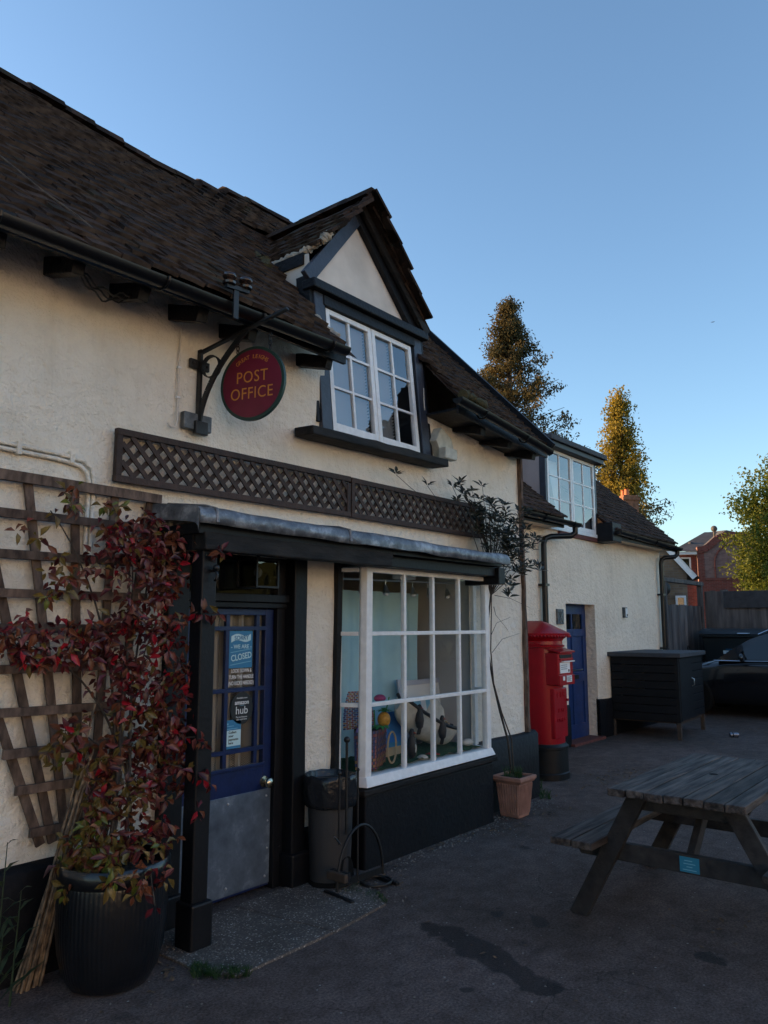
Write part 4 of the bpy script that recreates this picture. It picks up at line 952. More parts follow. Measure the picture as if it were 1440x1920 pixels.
for side in (-1, 1): ob('gunwale', MB().tube([rot @ boat_pt(i / K, 1, side) + bc for i in range(K + 1)], 0.014, 6), 'toy_black', t, smooth=60)
mb = MB(); mb.add([rot @ Vector((-0.05, 0, 0.10)) + bc, rot @ Vector((0.30, 0, 0.08)) + bc, rot @ Vector((0.22, 0.03, 0.20)) + bc, rot @ Vector((0.02, 0.03, 0.26)) + bc], [(0, 1, 2, 3)]); ob('sail', mb, 'papier', t)
ob('rope', MB().tube([rot @ Vector((0.30 + 0.05 * math.cos(a), 0.02 * math.sin(a * 3), 0.10 + 0.015 * math.sin(a * 2))) + bc for a in [i * 0.4 for i in range(20)]], 0.008, 5), 'sand', t, smooth=60)
def seabird(name, label, p, s_, wh=True):
    t = thing(name, label, 'bird figure', p, group='bird figures in the shop window'); x, y, z = p
    mb = MB(); mb.lathe([(0.004 * s_, 0), (0.026 * s_, 0.02 * s_), (0.034 * s_, 0.07 * s_), (0.028 * s_, 0.12 * s_), (0.017 * s_, 0.145 * s_), (0.021 * s_, 0.165 * s_), (0.012 * s_, 0.188 * s_), (0.002, 0.192 * s_)], (x, y, z), 14); ob('body', mb, 'toy_black', t, smooth=60)
    if wh: mb = MB(); mb.sphere((x, y - 0.020 * s_, z + 0.07 * s_), 0.02 * s_, 10, 8, (0.65, 0.8, 1.8)); ob('belly', mb, 'papier', t, smooth=60)
    ob('beak', MB().tube([(x, y - 0.015 * s_, z + 0.168 * s_), (x - 0.01, y - 0.045 * s_, z + 0.163 * s_)], 0.006 * s_, 6, 0.001), 'toy_red', t); ob('tail', MB().beam((x, y, z + 0.01), (x + 0.01, y + 0.02, z - 0.035 * s_), 0.03 * s_, 0.006), 'toy_black', t)
seabird('bird_figure', 'dark bird figure with white belly standing on the display grass', (4.78, 3.60, 0.60), 1.15)
seabird('bird_figure', 'dark bird figure on the near side of the boat hull', (4.88, 3.60, 0.80), 1.0, False)
seabird('bird_figure', 'dark bird figure towards the lower end of the boat', (5.19, 3.605, 0.69), 1.0, False)
t = thing('pink_buoy', 'pink ball at the raised bow of the model boat', 'ball', (4.70, 3.85, 1.0)); mb = MB(); mb.sphere((4.74, 3.88, 1.03), 0.042, 14, 10, (1.3, 1, 0.7)); ob('ball', mb, 'pink', t, smooth=60)
t = thing('framed_picture', 'pale framed seaside print leaning at the back of the display', 'picture', (5.5, 4.0, 0.6)); rz = -0.14
def tilt(x, z, d): return (x + 0.10 * (1.1 - z), 4.0 + 0.10 * (z - 0.7) + d, z)
for (a, b_, c_, d_) in ((5.18, 5.22, 0.66, 1.14), (5.80, 5.84, 0.66, 1.12), (5.22, 5.80, 1.085, 1.125), (5.22, 5.80, 0.66, 0.70)):
    mb = MB(); mb.add([tilt(a, c_, 0), tilt(b_, c_, 0), tilt(b_, d_, 0), tilt(a, d_, 0), tilt(a, c_, 0.02), tilt(b_, c_, 0.02), tilt(b_, d_, 0.02), tilt(a, d_, 0.02)], [(0, 1, 2, 3), (7, 6, 5, 4), (0, 4, 5, 1), (1, 5, 6, 2), (2, 6, 7, 3), (3, 7, 4, 0)]); ob('frame', mb, 'picture_frame', t)
ob('mount', MB().quad(tilt(5.21, 0.69, 0.012), tilt(5.81, 0.69, 0.012), tilt(5.81, 1.09, 0.012), tilt(5.21, 1.09, 0.012)), 'paper_white', t)
for (a, b_) in ((5.32, 5.47), (5.54, 5.70)): ob('print', MB().quad(tilt(a, 0.80, 0.010), tilt(b_, 0.80, 0.010), tilt(b_, 0.98, 0.010), tilt(a, 0.98, 0.010)), 'poster_light', t)
t = thing('sea_shell', 'white scallop shell lying on the display grass', 'shell', (4.86, 3.56, 0.6)); mb = MB(); mb.lathe([(0.045, 0), (0.04, 0.012), (0.02, 0.024), (0.003, 0.028)], (4.86, 3.56, 0.597), 18, fn=lambda a, z_: 1 + 0.06 * math.cos(9 * a)); ob('fan', mb, 'shell', t, smooth=60)
t = thing('red_starfish', 'red starfish on the display grass in front of the boat', 'starfish', (5.0, 3.57, 0.6)); mb = MB(); ps = []
for i in range(10): a = math.pi * i / 5; r_ = 0.06 if i % 2 == 0 else 0.025; ps.append((5.02 + r_ * math.cos(a), 3.58 + r_ * math.sin(a), 0.60))
mb.prism(ps, (0, 0, 0.014)); ob('arms', mb, 'toy_red', t, bevel=0.004)
t = thing('white_shell', 'large pale whelk shell at the right end of the display', 'shell', (5.55, 3.60, 0.6)); mb = MB(); mb.sphere((5.56, 3.61, 0.63), 0.05, 14, 8, (1.4, 0.8, 0.6)); ob('spiral', mb, 'shell', t, smooth=60)
t = thing('spotlight_rail', 'ceiling rail of small chrome spotlights inside the bay window', 'spotlight rail', (4.9, 3.75, 1.9))
ob('rail', MB().tube([(4.15, 3.78, 1.93), (5.62, 3.74, 1.95)], 0.007, 6), 'steel', t); ob('mount', MB().box(4.8, 5.0, 3.72, 3.80, 1.955, 1.985), 'paper_white', t)
for x in (4.37, 4.66, 5.01, 5.22, 5.50):
    d = Vector((random.uniform(-0.3, 0.1), -0.3, -1)).normalized(); p = Vector((x, 3.76, 1.90)); mb = MB()
    mb.tube([(x, 3.76, 1.945), (x, 3.76, 1.90)], 0.004, 6); mb.tube([p, p + d * 0.03, p + d * 0.06, p + d * 0.075], [0.010, 0.018, 0.026, 0.028], 12); s_ = ob('spotlight', mb, 'steel', t, smooth=40)
    ob('bulb', MB().tube([p + d * 0.070, p + d * 0.085], 0.02, 10, 0.012), 'paper_white', s_, smooth=40)

# ---------------------------------------------------------------- hanging sign and its bracket
sd_ = Vector((0.243, -0.97, 0)).normalized(); sn_ = Vector((-sd_.y, sd_.x, 0)); sn_ = -sn_ if sn_.x > 0 else sn_
C0 = Vector((2.92, 3.36, 3.005))
t = thing('hanging_sign', 'round maroon post office sign with gold lettering hanging from bracket', 'sign', (2.92, 3.36, 2.78))
def disc(rad, th, off, mt, nm):
    mb = MB(); mb.lathe([(rad, -th / 2), (rad, th / 2)], (0, 0, 0), 64); mb.v = [tuple(C0 + sd_ * x + Vector((0, 0, 1)) * y + sn_ * (z + off)) for x, y, z in mb.v]; return ob(nm, mb, mt, t, smooth=40)
disc(0.225, 0.022, 0, 'sign_green', 'board'); disc(0.206, 0.003, 0.0115, 'sign_red', 'face'); disc(0.206, 0.003, -0.0115, 'sign_red', 'face')
up = Vector((0, 0, 1)); fo = sn_ * 0.0135
text('POST', 0.100, C0 + fo + up * 0.038, sd_, up, 'sign_gold', t, ext=0.0006, bold=-0.0004, sx=0.88, spacing=1.1)
text('OFFICE', 0.100, C0 + fo - up * 0.062, sd_, up, 'sign_gold', t, ext=0.0006, bold=-0.0004, sx=0.88, spacing=1.08)
arc = 'GREAT LEIGHS'
for i, ch in enumerate(arc):
    if ch == ' ': continue
    a = R(-38 + 76 * i / (len(arc) - 1)); rr = 0.167
    p = C0 + fo + sd_ * (rr * math.sin(a)) + up * (rr * math.cos(a) - 0.005); rd = sd_ * math.cos(a) - up * math.sin(a); ud = sd_ * math.sin(a) + up * math.cos(a)
    text(ch, 0.035, p, rd, ud, 'sign_gold', t, ext=0.0006)
for k in (-0.115, 0.115):
    base = C0 + sd_ * k + up * 0.195; mb = MB()
    for j in range(4):
        c_ = base + up * (0.012 + 0.026 * j); ax = sd_ if j % 2 else sn_
        mb.tube([c_ + ax * 0.009 * math.cos(q) + up * 0.016 * math.sin(q) for q in [2 * math.pi * i / 12 for i in range(13)]], 0.0035, 5, cap=False)
    ob('chain', mb, 'brown_wood' if k < 0 else 'iron', t, smooth=60)
t = thing('sign_bracket', 'black wrought iron bracket with scroll carrying the hanging sign', 'bracket', (2.73, 3.64, 2.75))
B0 = Vector((2.735, 3.625, 3.20)); AE = Vector((2.885, 3.04, 3.375))
ob('arm', MB().beam(B0, AE, 0.030, 0.014, up=up, seg=6, jit=0.001), 'iron', t); ob('upright', MB().beam(B0 + up * 0.02, Vector((2.735, 3.625, 2.73)), 0.034, 0.016, up=(1, 0, 0)), 'iron', t)
pts = []
for i in range(13):
    q = i / 12; e0 = Vector((2.735, 3.615, 2.78)); e1 = B0.lerp(AE, 0.55); c1 = Vector((2.745, 3.58, 3.05)); pts.append(e0 * (1 - q) ** 2 + c1 * 2 * q * (1 - q) + e1 * q * q)
mb = MB()
for i in range(12): mb.beam(pts[i], pts[i + 1], 0.032, 0.014, up=sn_)
ob('brace', mb, 'iron', t)
mb = MB(); cc = Vector((2.757, 3.545, 3.105)); ring = [cc + sd_ * 0.062 * math.cos(q) + up * 0.066 * math.sin(q) for q in [2 * math.pi * i / 20 for i in range(21)]]
for i in range(20): mb.beam(ring[i], ring[i + 1], 0.03, 0.006, up=(ring[i] - cc))
ob('scroll_ring', mb, 'iron', t)
for z in (3.13, 2.765): ob('fixing_plate', MB().box(2.67, 2.81, 3.628, 3.650, z - 0.028, z + 0.028), 'iron', t, bevel=0.004)
for z in (3.13, 2.765):
    mb = MB()
    for x in (2.69, 2.79): mb.sphere((x, 3.627, z), 0.011, 8, 6)
    ob('bolt', mb, 'iron', t, smooth=60)
ob('junction_box', MB().box(2.63, 2.83, 3.615, 3.655, 2.725, 2.825), 'galvanised', t, bevel=0.006); ob('foot_clamp', MB().box(2.70, 2.79, 3.595, 3.63, 2.70, 2.78), 'iron', t, bevel=0.005)
# thin cable down the wall
t = thing('wall_cable', 'thin cream cable running down the wall beside the sign bracket', 'cable', (2.60, 3.64, 2.7)); ob('cable', MB().tube([(2.605, 3.642, 3.33), (2.60, 3.640, 3.1), (2.598, 3.642, 2.9), (2.60, 3.638, 2.76), (2.585, 3.632, 2.722), (2.555, 3.634, 2.715), (2.535, 3.640, 2.735)], 0.0055, 6), 'smooth_plaster', t, smooth=60)
for z in (3.08, 2.9): ob('clip', MB().box(2.588, 2.611, 3.632, 3.65, z - 0.006, z + 0.006), 'paper_white', t)
t = thing('conduit_pipes', 'pair of cream painted conduit pipes bending down behind the trellis', 'pipes', (1.9, 3.63, 2.3))
for d_ in (0.0, 0.028):
    ob('pipe', MB().tube([(0.6, 3.636, 2.46 - d_), (1.5, 3.636, 2.455 - d_), (1.90, 3.636, 2.445 - d_), (2.04 - d_ * 0.6, 3.636, 2.43 - d_), (2.085 - d_, 3.636, 2.40 - d_), (2.10 - d_, 3.636, 2.33), (2.10 - d_, 3.636, 1.9)], 0.0115, 8), 'stucco', t, smooth=60)
for x in (1.70, 1.97): ob('saddle_clip', MB().box(x - 0.012, x + 0.012, 3.618, 3.655, 2.405, 2.468), 'stucco', t, bevel=0.003)
t = thing('roof_wire', 'thin wire lying diagonally across the tiles at left', 'wire', (1.6, 3.8, 3.9))
def on_roof(x, s, h=0.06): p = Vector((x, EY, EZ)) + UP * s + NR * (sag(x, s) + h); return p
ob('wire', MB().tube([on_roof(1.30, 1.15), on_roof(1.50, 0.78, 0.07), on_roof(1.70, 0.42), on_roof(1.80, 0.22), on_roof(1.83, 0.10)], 0.0045, 5), 'cane', t, smooth=60)
t = thing('eave_cables', 'loops of dark cable tucked under the eave between rafter feet', 'cables', (1.98, 3.5, 3.28))
for k in range(3): ob('cable', MB().tube([(1.87 + 0.3 * q, 3.44 + 0.02 * k, 3.33 - 0.05 * math.sin(math.pi * q) * (1 + 0.3 * k) + 0.012 * math.sin(q * 20 + k)) for q in [i / 16 for i in range(17)]], 0.005, 5), 'iron', t, smooth=60)
# insulators
t = thing('insulator_bracket', 'pair of brown ceramic telephone insulators on an iron bracket at the gutter', 'insulators', (2.63, 3.19, 3.25))
ob('strap', MB().box(2.60, 2.635, 3.165, 3.177, 3.26, 3.44), 'iron', t, bevel=0.002); ob('crossbar', MB().beam((2.545, 3.17, 3.43), (2.705, 3.17, 3.445), 0.022, 0.022), 'iron', t)
for (x, z) in ((2.568, 3.44), (2.682, 3.453)):
    mb = MB(); mb.lathe([(q * 0.86, w_ * 0.86) for q, w_ in [(0.028, 0), (0.042, 0.004), (0.044, 0.018), (0.030, 0.028), (0.026, 0.036), (0.040, 0.046), (0.046, 0.056), (0.040, 0.070), (0.024, 0.078), (0.004, 0.081)]], (x, 3.17, z), 20); ob('insulator', mb, 'ceramic', t, smooth=55)
# alarm box
t = thing('alarm_box', 'off-white five-sided burglar alarm box under the far eave', 'alarm box', (5.2, 3.6, 2.95))
ps = [(5.10, 3.66, 3.11), (5.18, 3.66, 3.235), (5.335, 3.66, 3.16), (5.375, 3.66, 3.03), (5.215, 3.66, 2.955)]
mb = MB(); ps2 = [(5.105 + (x - 5.1) * 0.97, 3.575, z) for x, y, z in ps]; mb.add(ps + ps2, [(0, 1, 2, 3, 4), (9, 8, 7, 6, 5)] + [(i, (i + 1) % 5, (i + 1) % 5 + 5, i + 5) for i in range(5)]); ob('case', mb, 'alarm_box', t, bevel=0.006)
mb = MB(); mb.box(5.13, 5.30, 3.50, 3.575, 2.955, 3.05); ob('siren', mb, 'alarm_box', t, bevel=0.008)

# ---------------------------------------------------------------- diamond lattice panels
def lattice(label, x0, x1, z0, z1, sl):
    t = thing('lattice_panel', label, 'lattice panel', ((x0 + x1) / 2, 3.62, z0), group='lattice panels over the canopy'); y = 3.615; fr = 0.036
    zt = lambda x: (x - x0) / (x1 - x0) * sl
    for (za) in (z0, z1): 
        mb = MB(); mb.beam((x0, y, za + (fr / 2 if za == z0 else -fr / 2)), (x1, y, za + (fr / 2 if za == z0 else -fr / 2) + sl), 0.034, fr, seg=8, jit=0.0015); ob('frame_rail', mb, 'lattice_wood', t, bevel=0.003)
    for xa in (x0 + fr / 2 + 0.001, x1 - fr / 2 - 0.001): mb = MB(); mb.beam((xa, y, z0 + fr), (xa, y, z1 - fr), fr, 0.032, up=(0, 1, 0)); ob('frame_stile', mb, 'lattice_wood', t, bevel=0.003)
    h = z1 - z0 - 2 * fr; xa, xb = x0 + fr, x1 - fr; za, zb_ = z0 + fr, z1 - fr; sp = 0.094
    for dirn in (1, -1):
        k = -3
        while True:
            xs = xa + k * sp - 0.02; k += 1
            if xs > xb + h: break
            x_b, x_t = (xs, xs + h * 0.95) if dirn == 1 else (xs + 0.0, xs - h * 0.95)
            p0 = Vector((x_b, 0, za)); p1 = Vector((x_t, 0, zb_))
            def clip(p0, p1):
                d = p1 - p0; t0, t1 = 0.0, 1.0
                if abs(d.x) > 1e-9:
                    ta, tb = sorted(((xa - p0.x) / d.x, (xb - p0.x) / d.x)); t0 = max(t0, ta); t1 = min(t1, tb)
                return (p0 + d * t0, p0 + d * t1) if t1 - t0 > 0.06 else None
            c_ = clip(p0, p1)
            if not c_: continue
            a, b_ = c_; a.y = b_.y = y + (0.006 if dirn == 1 else -0.007); j = random.uniform(-0.003, 0.003); a.x += j; b_.x += j; a.z += zt(a.x); b_.z += zt(b_.x)
            mb = MB(); mb.beam(a, b_, 0.010, 0.026, up=(0.7, 0, 0.7 * -dirn)); ob('slat', mb, 'lattice_wood', t)
lattice('longer brown diamond lattice panel on the wall below the hanging sign', 2.20, 4.07, 2.345, 2.635, 0.012)
lattice('shorter brown diamond lattice panel above the bay window end', 4.08, 5.86, 2.355, 2.645, 0.0)

# ---------------------------------------------------------------- fan trellis, canes
t = thing('fan_trellis', 'weathered wooden fan trellis fixed to the wall beside the door', 'trellis', (2.08, 3.62, 0.6))
tops = [1.24, 1.50, 1.745, 1.99, 2.22, 2.44]; bots = [1.925, 1.985, 2.05, 2.115, 2.18, 2.24]
def stx(i, z): q = (z - 0.6) / 1.72; return bots[i] + (tops[i] - bots[i]) * q
for i in range(6): mb = MB(); mb.beam((bots[i], 3.625, 0.58), (tops[i], 3.625, 2.31), 0.042, 0.018, up=(0, 1, 0), seg=6, jit=0.001); ob('stave', mb, 'trellis_wood', t, bevel=0.002)
for z in (2.295, 2.115, 1.925, 1.745, 1.585, 1.40, 1.205, 1.015, 0.845, 0.645):
    ex = 0.05; z2 = z + random.uniform(-0.008, 0.008); mb = MB(); mb.beam((stx(0, z) - ex, 3.60, z + 0.008 * nz(z, 1)), (stx(5, z) + ex, 3.60, z2 - 0.01), 0.022, 0.052 if z > 2.2 else 0.042, seg=6, jit=0.0015); ob('rail', mb, 'trellis_wood', t, bevel=0.002)
t = thing('cane_bundle', 'bundle of bamboo garden canes leaning on the wall beside the big pot', 'canes', (1.88, 3.55, 0))
for i in range(13):
    a = Vector((1.82 + 0.085 * (i % 5) / 4 + random.uniform(-0.01, 0.01), 3.53 + 0.02 * (i // 5) + random.uniform(-0.008, 0.008), 0.0)); b_ = Vector((2.05 + random.uniform(-0.02, 0.03), 3.46 + random.uniform(-0.015, 0.02), random.uniform(0.82, 1.02) if i else 1.22))
    pts = [a.lerp(b_, k / 9) + Vector((0, 0, 0.0)) for k in range(10)]; r_ = [(0.0085 if k % 2 else 0.0075) * (1 - 0.25 * k / 9) for k in range(10)]; ob('cane', MB().tube(pts, r_, 7), 'cane', t, smooth=60)

# ---------------------------------------------------------------- plants
def leaf_mb(l_=0.06, w_=0.026, fold=0.25, curl=0.3):
    mb = MB(); z1_, z2_ = fold * w_, -curl * l_ * 0.25
    mb.add([(0, 0, 0), (-w_ / 2, l_ * 0.42, z1_), (0, l_ * 0.42, 0), (w_ / 2, l_ * 0.42, z1_), (-w_ * 0.36, l_ * 0.72, z1_ * 0.6 + z2_ * 0.4), (0, l_ * 0.74, z2_ * 0.5), (w_ * 0.36, l_ * 0.72, z1_ * 0.6 + z2_ * 0.4), (0, l_, z2_)],
           [(0, 2, 1), (0, 3, 2), (1, 2, 5, 4), (2, 3, 6, 5), (4, 5, 7), (5, 6, 7)]); return mb
def leaf_set(part, items, n_ind, variants, name='leaf'):
    """items: (matrix, variant, material); the nearest n_ind become pieces of their own, the rest one mesh per material"""
    shared = {}; items.sort(key=lambda q: q[3])
    for (M_, v_, mt, d) in items[:n_ind]:
        if (v_, mt) not in shared: shared[(v_, mt)] = variants[v_].mesh(name, mt, smooth=75, recalc=False)
        put(name, shared[(v_, mt)], part, M_)
    rest = {}
    for (M_, v_, mt, d) in items[n_ind:]: rest.setdefault(mt, MB()).add([M_ @ Vector(q) for q in variants[v_].v], variants[v_].f)
    if rest:
        j = MB(); mats = list(rest); idx = []
        for k, mt in enumerate(mats): j.add(rest[mt].v, rest[mt].f); idx += [k] * len(rest[mt].f)
        o = ob('foliage', j, mats[0], part, smooth=75, recalc=False, kind='stuff')
        for mt in mats[1:]: o.data.materials.append(MATS[mt])
        o.data.polygons.foreach_set('material_index', idx)
LV = [leaf_mb(0.060, 0.028, 0.5, 1.0), leaf_mb(0.052, 0.024, 0.8, 1.6), leaf_mb(0.068, 0.030, 0.4, 1.3), leaf_mb(0.040, 0.020, 0.9, 0.6)]
def whorl(items, p, face, n_, cols, scale=1.0, droop=0.5, rnd=random):
    face = Vector(face).normalized(); a = face.orthogonal().normalized(); b_ = face.cross(a); ph = rnd.random() * 6.28
    for i in range(n_):
        an = ph + 2 * math.pi * i / n_ + rnd.uniform(-0.4, 0.4); d = (a * math.cos(an) + b_ * math.sin(an) + face * rnd.uniform(-0.1, 0.5) + Vector((0, 0, -droop))).normalized()
        nn = (face + Vector((rnd.uniform(-.5, .5), rnd.uniform(-.5, .5), rnd.uniform(-.2, .6)))).normalized(); x_ = d.cross(nn)
        if x_.length < 1e-3: continue
        x_.normalize(); nn = x_.cross(d); s_ = scale * rnd.uniform(0.7, 1.25); q = p + d * 0.008
        items.append((frame(q, x_ * s_, d * s_, nn * s_), rnd.randrange(4), rnd.choice(cols), (q - CP).length - rnd.random() * 0.0))
rv = random.Random(21)
VT = thing('climbing_vine', 'red and bronze leaved climber scrambling over the trellis from the big pot', 'climber', (2.2, 3.45, 0.5))
RED = ['vine_dark'] * 7 + ['vine_wine'] * 6 + ['vine_bronze'] * 6 + ['vine_red'] * 2 + ['vine_pink'] * 4 + ['vine_olive'] * 1
MIX = ['vine_dark'] * 4 + ['vine_wine'] * 3 + ['vine_bronze'] * 8 + ['vine_olive'] * 7 + ['vine_red'] * 1 + ['vine_pink'] * 2
GRN = ['vine_olive'] * 9 + ['vine_green'] * 4 + ['vine_bronze'] * 5 + ['vine_dark'] * 2
blobs = [(2.11, 2.02, .10, 8, RED), (2.27, 2.03, .13, 15, RED), (2.42, 2.00, .09, 11, RED), (2.27, 1.85, .15, 14, RED), (2.44, 1.80, .11, 12, RED), (1.98, 1.81, .08, 3, MIX), (1.81, 1.87, .08, 3, MIX), (1.70, 2.01, .06, 2, MIX), (2.05, 2.16, .05, 2, GRN), (1.86, 2.17, .07, 3, GRN),
         (1.66, 1.56, .09, 7, RED), (1.76, 1.50, .09, 7, RED), (1.90, 1.50, .10, 8, RED), (2.03, 1.52, .10, 10, RED), (2.20, 1.56, .13, 14, RED), (2.42, 1.55, .12, 14, RED), (2.20, 1.36, .13, 12, RED), (2.40, 1.28, .14, 16, RED), (2.30, 1.09, .15, 14, MIX), (2.47, 1.02, .12, 14, RED), (2.05, 1.07, .12, 7, MIX), (1.90, 1.04, .07, 4, GRN),
         (2.29, 0.90, .15, 14, MIX), (2.48, 0.82, .11, 10, RED), (2.09, 0.85, .12, 9, MIX), (2.24, 0.70, .14, 11, MIX), (2.04, 0.66, .12, 12, GRN), (2.36, 0.58, .09, 6, RED), (2.00, 0.55, .10, 14, GRN), (2.12, 0.52, .10, 9, MIX), (1.97, 0.46, .07, 9, GRN), (2.56, 1.36, .06, 4, RED), (2.60, 0.70, .06, 3, RED), (1.83, 1.76, .05, 2, GRN)]
items = []
for (x, z, r_, n_, cs) in blobs:
    for k in range(int(n_ * 2.4)):
        a = rv.random() * 6.28; rr = r_ * math.sqrt(rv.random()) * 1.1; yy = 3.52 - rv.random() * 0.16 - (0.10 if z < 0.75 else 0)
        p = Vector((x + rr * math.cos(a), yy, z + rr * math.sin(a)))
        whorl(items, p, (rv.uniform(-0.9, -0.1), -1, rv.uniform(-0.1, 0.7)), rv.choice((3, 4, 5)), cs, 0.86, 0.6, rv)
for k in range(30):
    whorl(items, Vector((rv.uniform(1.93, 2.30), rv.uniform(3.04, 3.16), rv.uniform(0.44, 0.62))), (rv.uniform(-0.9, -0.1), -1, 0.5), rv.choice((3, 4)), GRN if k % 3 else MIX, 0.86, 0.6, rv)
# trailing sprays in front of the porch posts
for (pts, n_) in (([(2.48, 3.42, 1.98), (2.55, 3.34, 1.99), (2.60, 3.24, 1.985), (2.63, 3.22, 1.97)], 6), ([(2.46, 3.42, 1.62), (2.54, 3.32, 1.66), (2.60, 3.22, 1.655)], 6), ([(2.48, 3.42, 1.46), (2.53, 3.38, 1.36), (2.56, 3.36, 1.28)], 5), ([(2.46, 3.4, 0.90), (2.54, 3.32, 0.86), (2.60, 3.24, 0.80)], 5), ([(2.48, 3.4, 1.02), (2.55, 3.30, 1.03), (2.58, 3.26, 1.00)], 4), ([(2.1, 3.16, 0.55), (2.14, 3.06, 0.52), (2.15, 3.03, 0.38)], 1), ([(2.50, 3.4, 1.26), (2.55, 3.34, 1.2), (2.56, 3.33, 1.1)], 3)):
    for k in range(n_): q = 1.0 if n_ == 1 else (k + 1) / n_; t_ = q * (len(pts) - 1); i = min(int(t_), len(pts) - 2); whorl(items, Vector(pts[i]).lerp(Vector(pts[i + 1]), t_ - i), (-0.5, -1, 0.2), 3, RED, 0.95, 0.6, rv)
    ob('twig', MB().tube(pts, 0.0025, 5), 'bark', VT, smooth=60)
ob('crown_dummy', MB(), None) if False else None
stems = []
base = Vector((2.14, 3.38, 0.48))
for (x, z) in ((2.24, 2.08), (2.42, 2.02), (2.40, 1.5), (2.28, 1.9), (1.72, 1.55), (1.82, 2.14), (2.05, 1.1), (2.46, 1.05), (2.36, 0.62), (1.98, 0.6)):
    b0 = base + Vector((rv.uniform(-0.08, 0.12), rv.uniform(-0.05, 0.05), 0)); e_ = Vector((x, 3.52, z)); c_ = Vector((2.30 + rv.uniform(-0.05, 0.05), 3.53, 0.48 + (z - 0.48) * 0.7))
    stems.append([b0 * (1 - q) ** 2 + c_ * 2 * q * (1 - q) + e_ * q * q + Vector((0.02 * nz(q * 5, x, z), 0, 0.02 * nz(q * 6, z, x))) for q in [i / 14 for i in range(15)]])
for s_ in stems: ob('stem', MB().tube(s_, 0.009, 6, 0.003), 'bark', VT, smooth=60)
leaf_set(VT, items, 300, LV)

# big ribbed pot
t = thing('glazed_pot', 'large dark ribbed glazed planter pot beside the shop door', 'planter', (2.14, 3.34, 0))
pc = (2.14, 3.34, 0); rib_n = 72
mb = MB(); prof = [(0.17, 0.0), (0.20, 0.015), (0.232, 0.07), (0.255, 0.15), (0.268, 0.25), (0.272, 0.36), (0.270, 0.45), (0.266, 0.47)]
prof = [(r_ * 0.9, z_ * 0.97) for r_, z_ in prof]; mb.lathe(prof, pc, rib_n * 4, fn=lambda a, z_: 1 + (0.006 * max(-0.5, math.cos(a * rib_n)) if 0.02 < z_ < 0.46 else 0)); PB = ob('body', mb, 'pot_glaze', t, smooth=60)
mb = MB(); mb.lathe([(r_ * 0.9, z_ * 0.97) for r_, z_ in [(0.266, 0.465), (0.278, 0.475), (0.283, 0.50), (0.280, 0.535), (0.270, 0.548), (0.252, 0.545), (0.248, 0.50), (0.246, 0.46)]], pc, 64, cap=False); ob('rim', mb, 'pot_glaze', t, smooth=60)
mb = MB(); mb.lathe([(0.224, 0.455), (0.15, 0.47), (0.01, 0.475)], pc, 32); ob('soil', mb, 'soil', t, smooth=60)

# terracotta pot and the shrub trained up the wall
t = thing('terracotta_pot', 'square fluted terracotta pot beside the bay window', 'planter', (5.98, 3.40, 0))
def ring4(h, z):
    h *= 0.78; z *= 0.94; return [(5.98 - h, 3.42 - h, z), (5.98 + h, 3.42 - h, z), (5.98 + h, 3.42 + h, z), (5.98 - h, 3.42 + h, z)]
mb = MB(); vs = ring4(0.115, 0) + ring4(0.150, 0.31); mb.add(vs, [(3, 2, 1, 0), (0, 1, 5, 4), (1, 2, 6, 5), (2, 3, 7, 6), (3, 0, 4, 7), (4, 5, 6, 7)]); ob('body', mb, 'terracotta', t, bevel=0.012)
mb = MB()
for k in range(9):
    q = -0.84 + 1.68 * k / 8
    mb.tube([(5.98 + 0.094 * q, 3.42 - 0.0935, 0.03), (5.98 + 0.115 * q, 3.42 - 0.116, 0.27)], 0.007, 6); mb.tube([(5.98 - 0.0935, 3.42 + 0.094 * q, 0.03), (5.98 - 0.116, 3.42 + 0.115 * q, 0.27)], 0.007, 6)
ob('flute', mb, 'terracotta', t, smooth=50)
mb = MB(); a_ = ring4(0.158, 0.30); b_ = ring4(0.182, 0.325); c_ = ring4(0.182, 0.352); d_ = ring4(0.150, 0.356); e_ = ring4(0.145, 0.33)
vs = a_ + b_ + c_ + d_ + e_; fs = []
for k in range(4):
    for i in range(4): fs.append((k * 4 + i, k * 4 + (i + 1) % 4, k * 4 + 4 + (i + 1) % 4, k * 4 + 4 + i))
fs.append((16, 17, 18, 19)); mb.add(vs, fs); ob('rim', mb, 'terracotta', t, bevel=0.006)
mb = MB(); mb.add(ring4(0.146, 0.338), [(0, 1, 2, 3)]); ob('soil', mb, 'soil', t)
rs = random.Random(5)
def tuft(name, centers, n_, h, w_, spread, mt, label=None, cat=None):
    mb = MB()
    for (x, y, z, r_) in centers:
        for k in range(n_):
            a = rs.random() * 6.28; q = r_ * math.sqrt(rs.random()); p = Vector((x + q * math.cos(a), y + q * math.sin(a), z)); hh = h * rs.uniform(0.4, 1.1); d = Vector((rs.uniform(-1, 1) * spread, rs.uniform(-1, 1) * spread, 1)); s_ = Vector((math.cos(a), math.sin(a), 0)) * w_ / 2
            m_ = p + d * hh * 0.55; e_ = p + Vector((d.x * 1.7, d.y * 1.7, 0.85)) * hh; mb.add([p - s_, p + s_, m_ + s_ * 0.8, m_ - s_ * 0.8, e_], [(0, 1, 2, 3), (3, 2, 4)])
    o = ob(name, mb, mt, recalc=False, kind='stuff', label=label, cat=cat); return o
t = thing('wall_shrub', 'thin twiggy climber with dark leaves trained up beside the bay window', 'climber', (5.98, 3.45, 0.34))
SV = [leaf_mb(0.062, 0.020, 0.3, 0.3), leaf_mb(0.05, 0.017, 0.4, 0.5), leaf_mb(0.07, 0.021, 0.2, 0.2), leaf_mb(0.045, 0.016, 0.5, 0.1)]
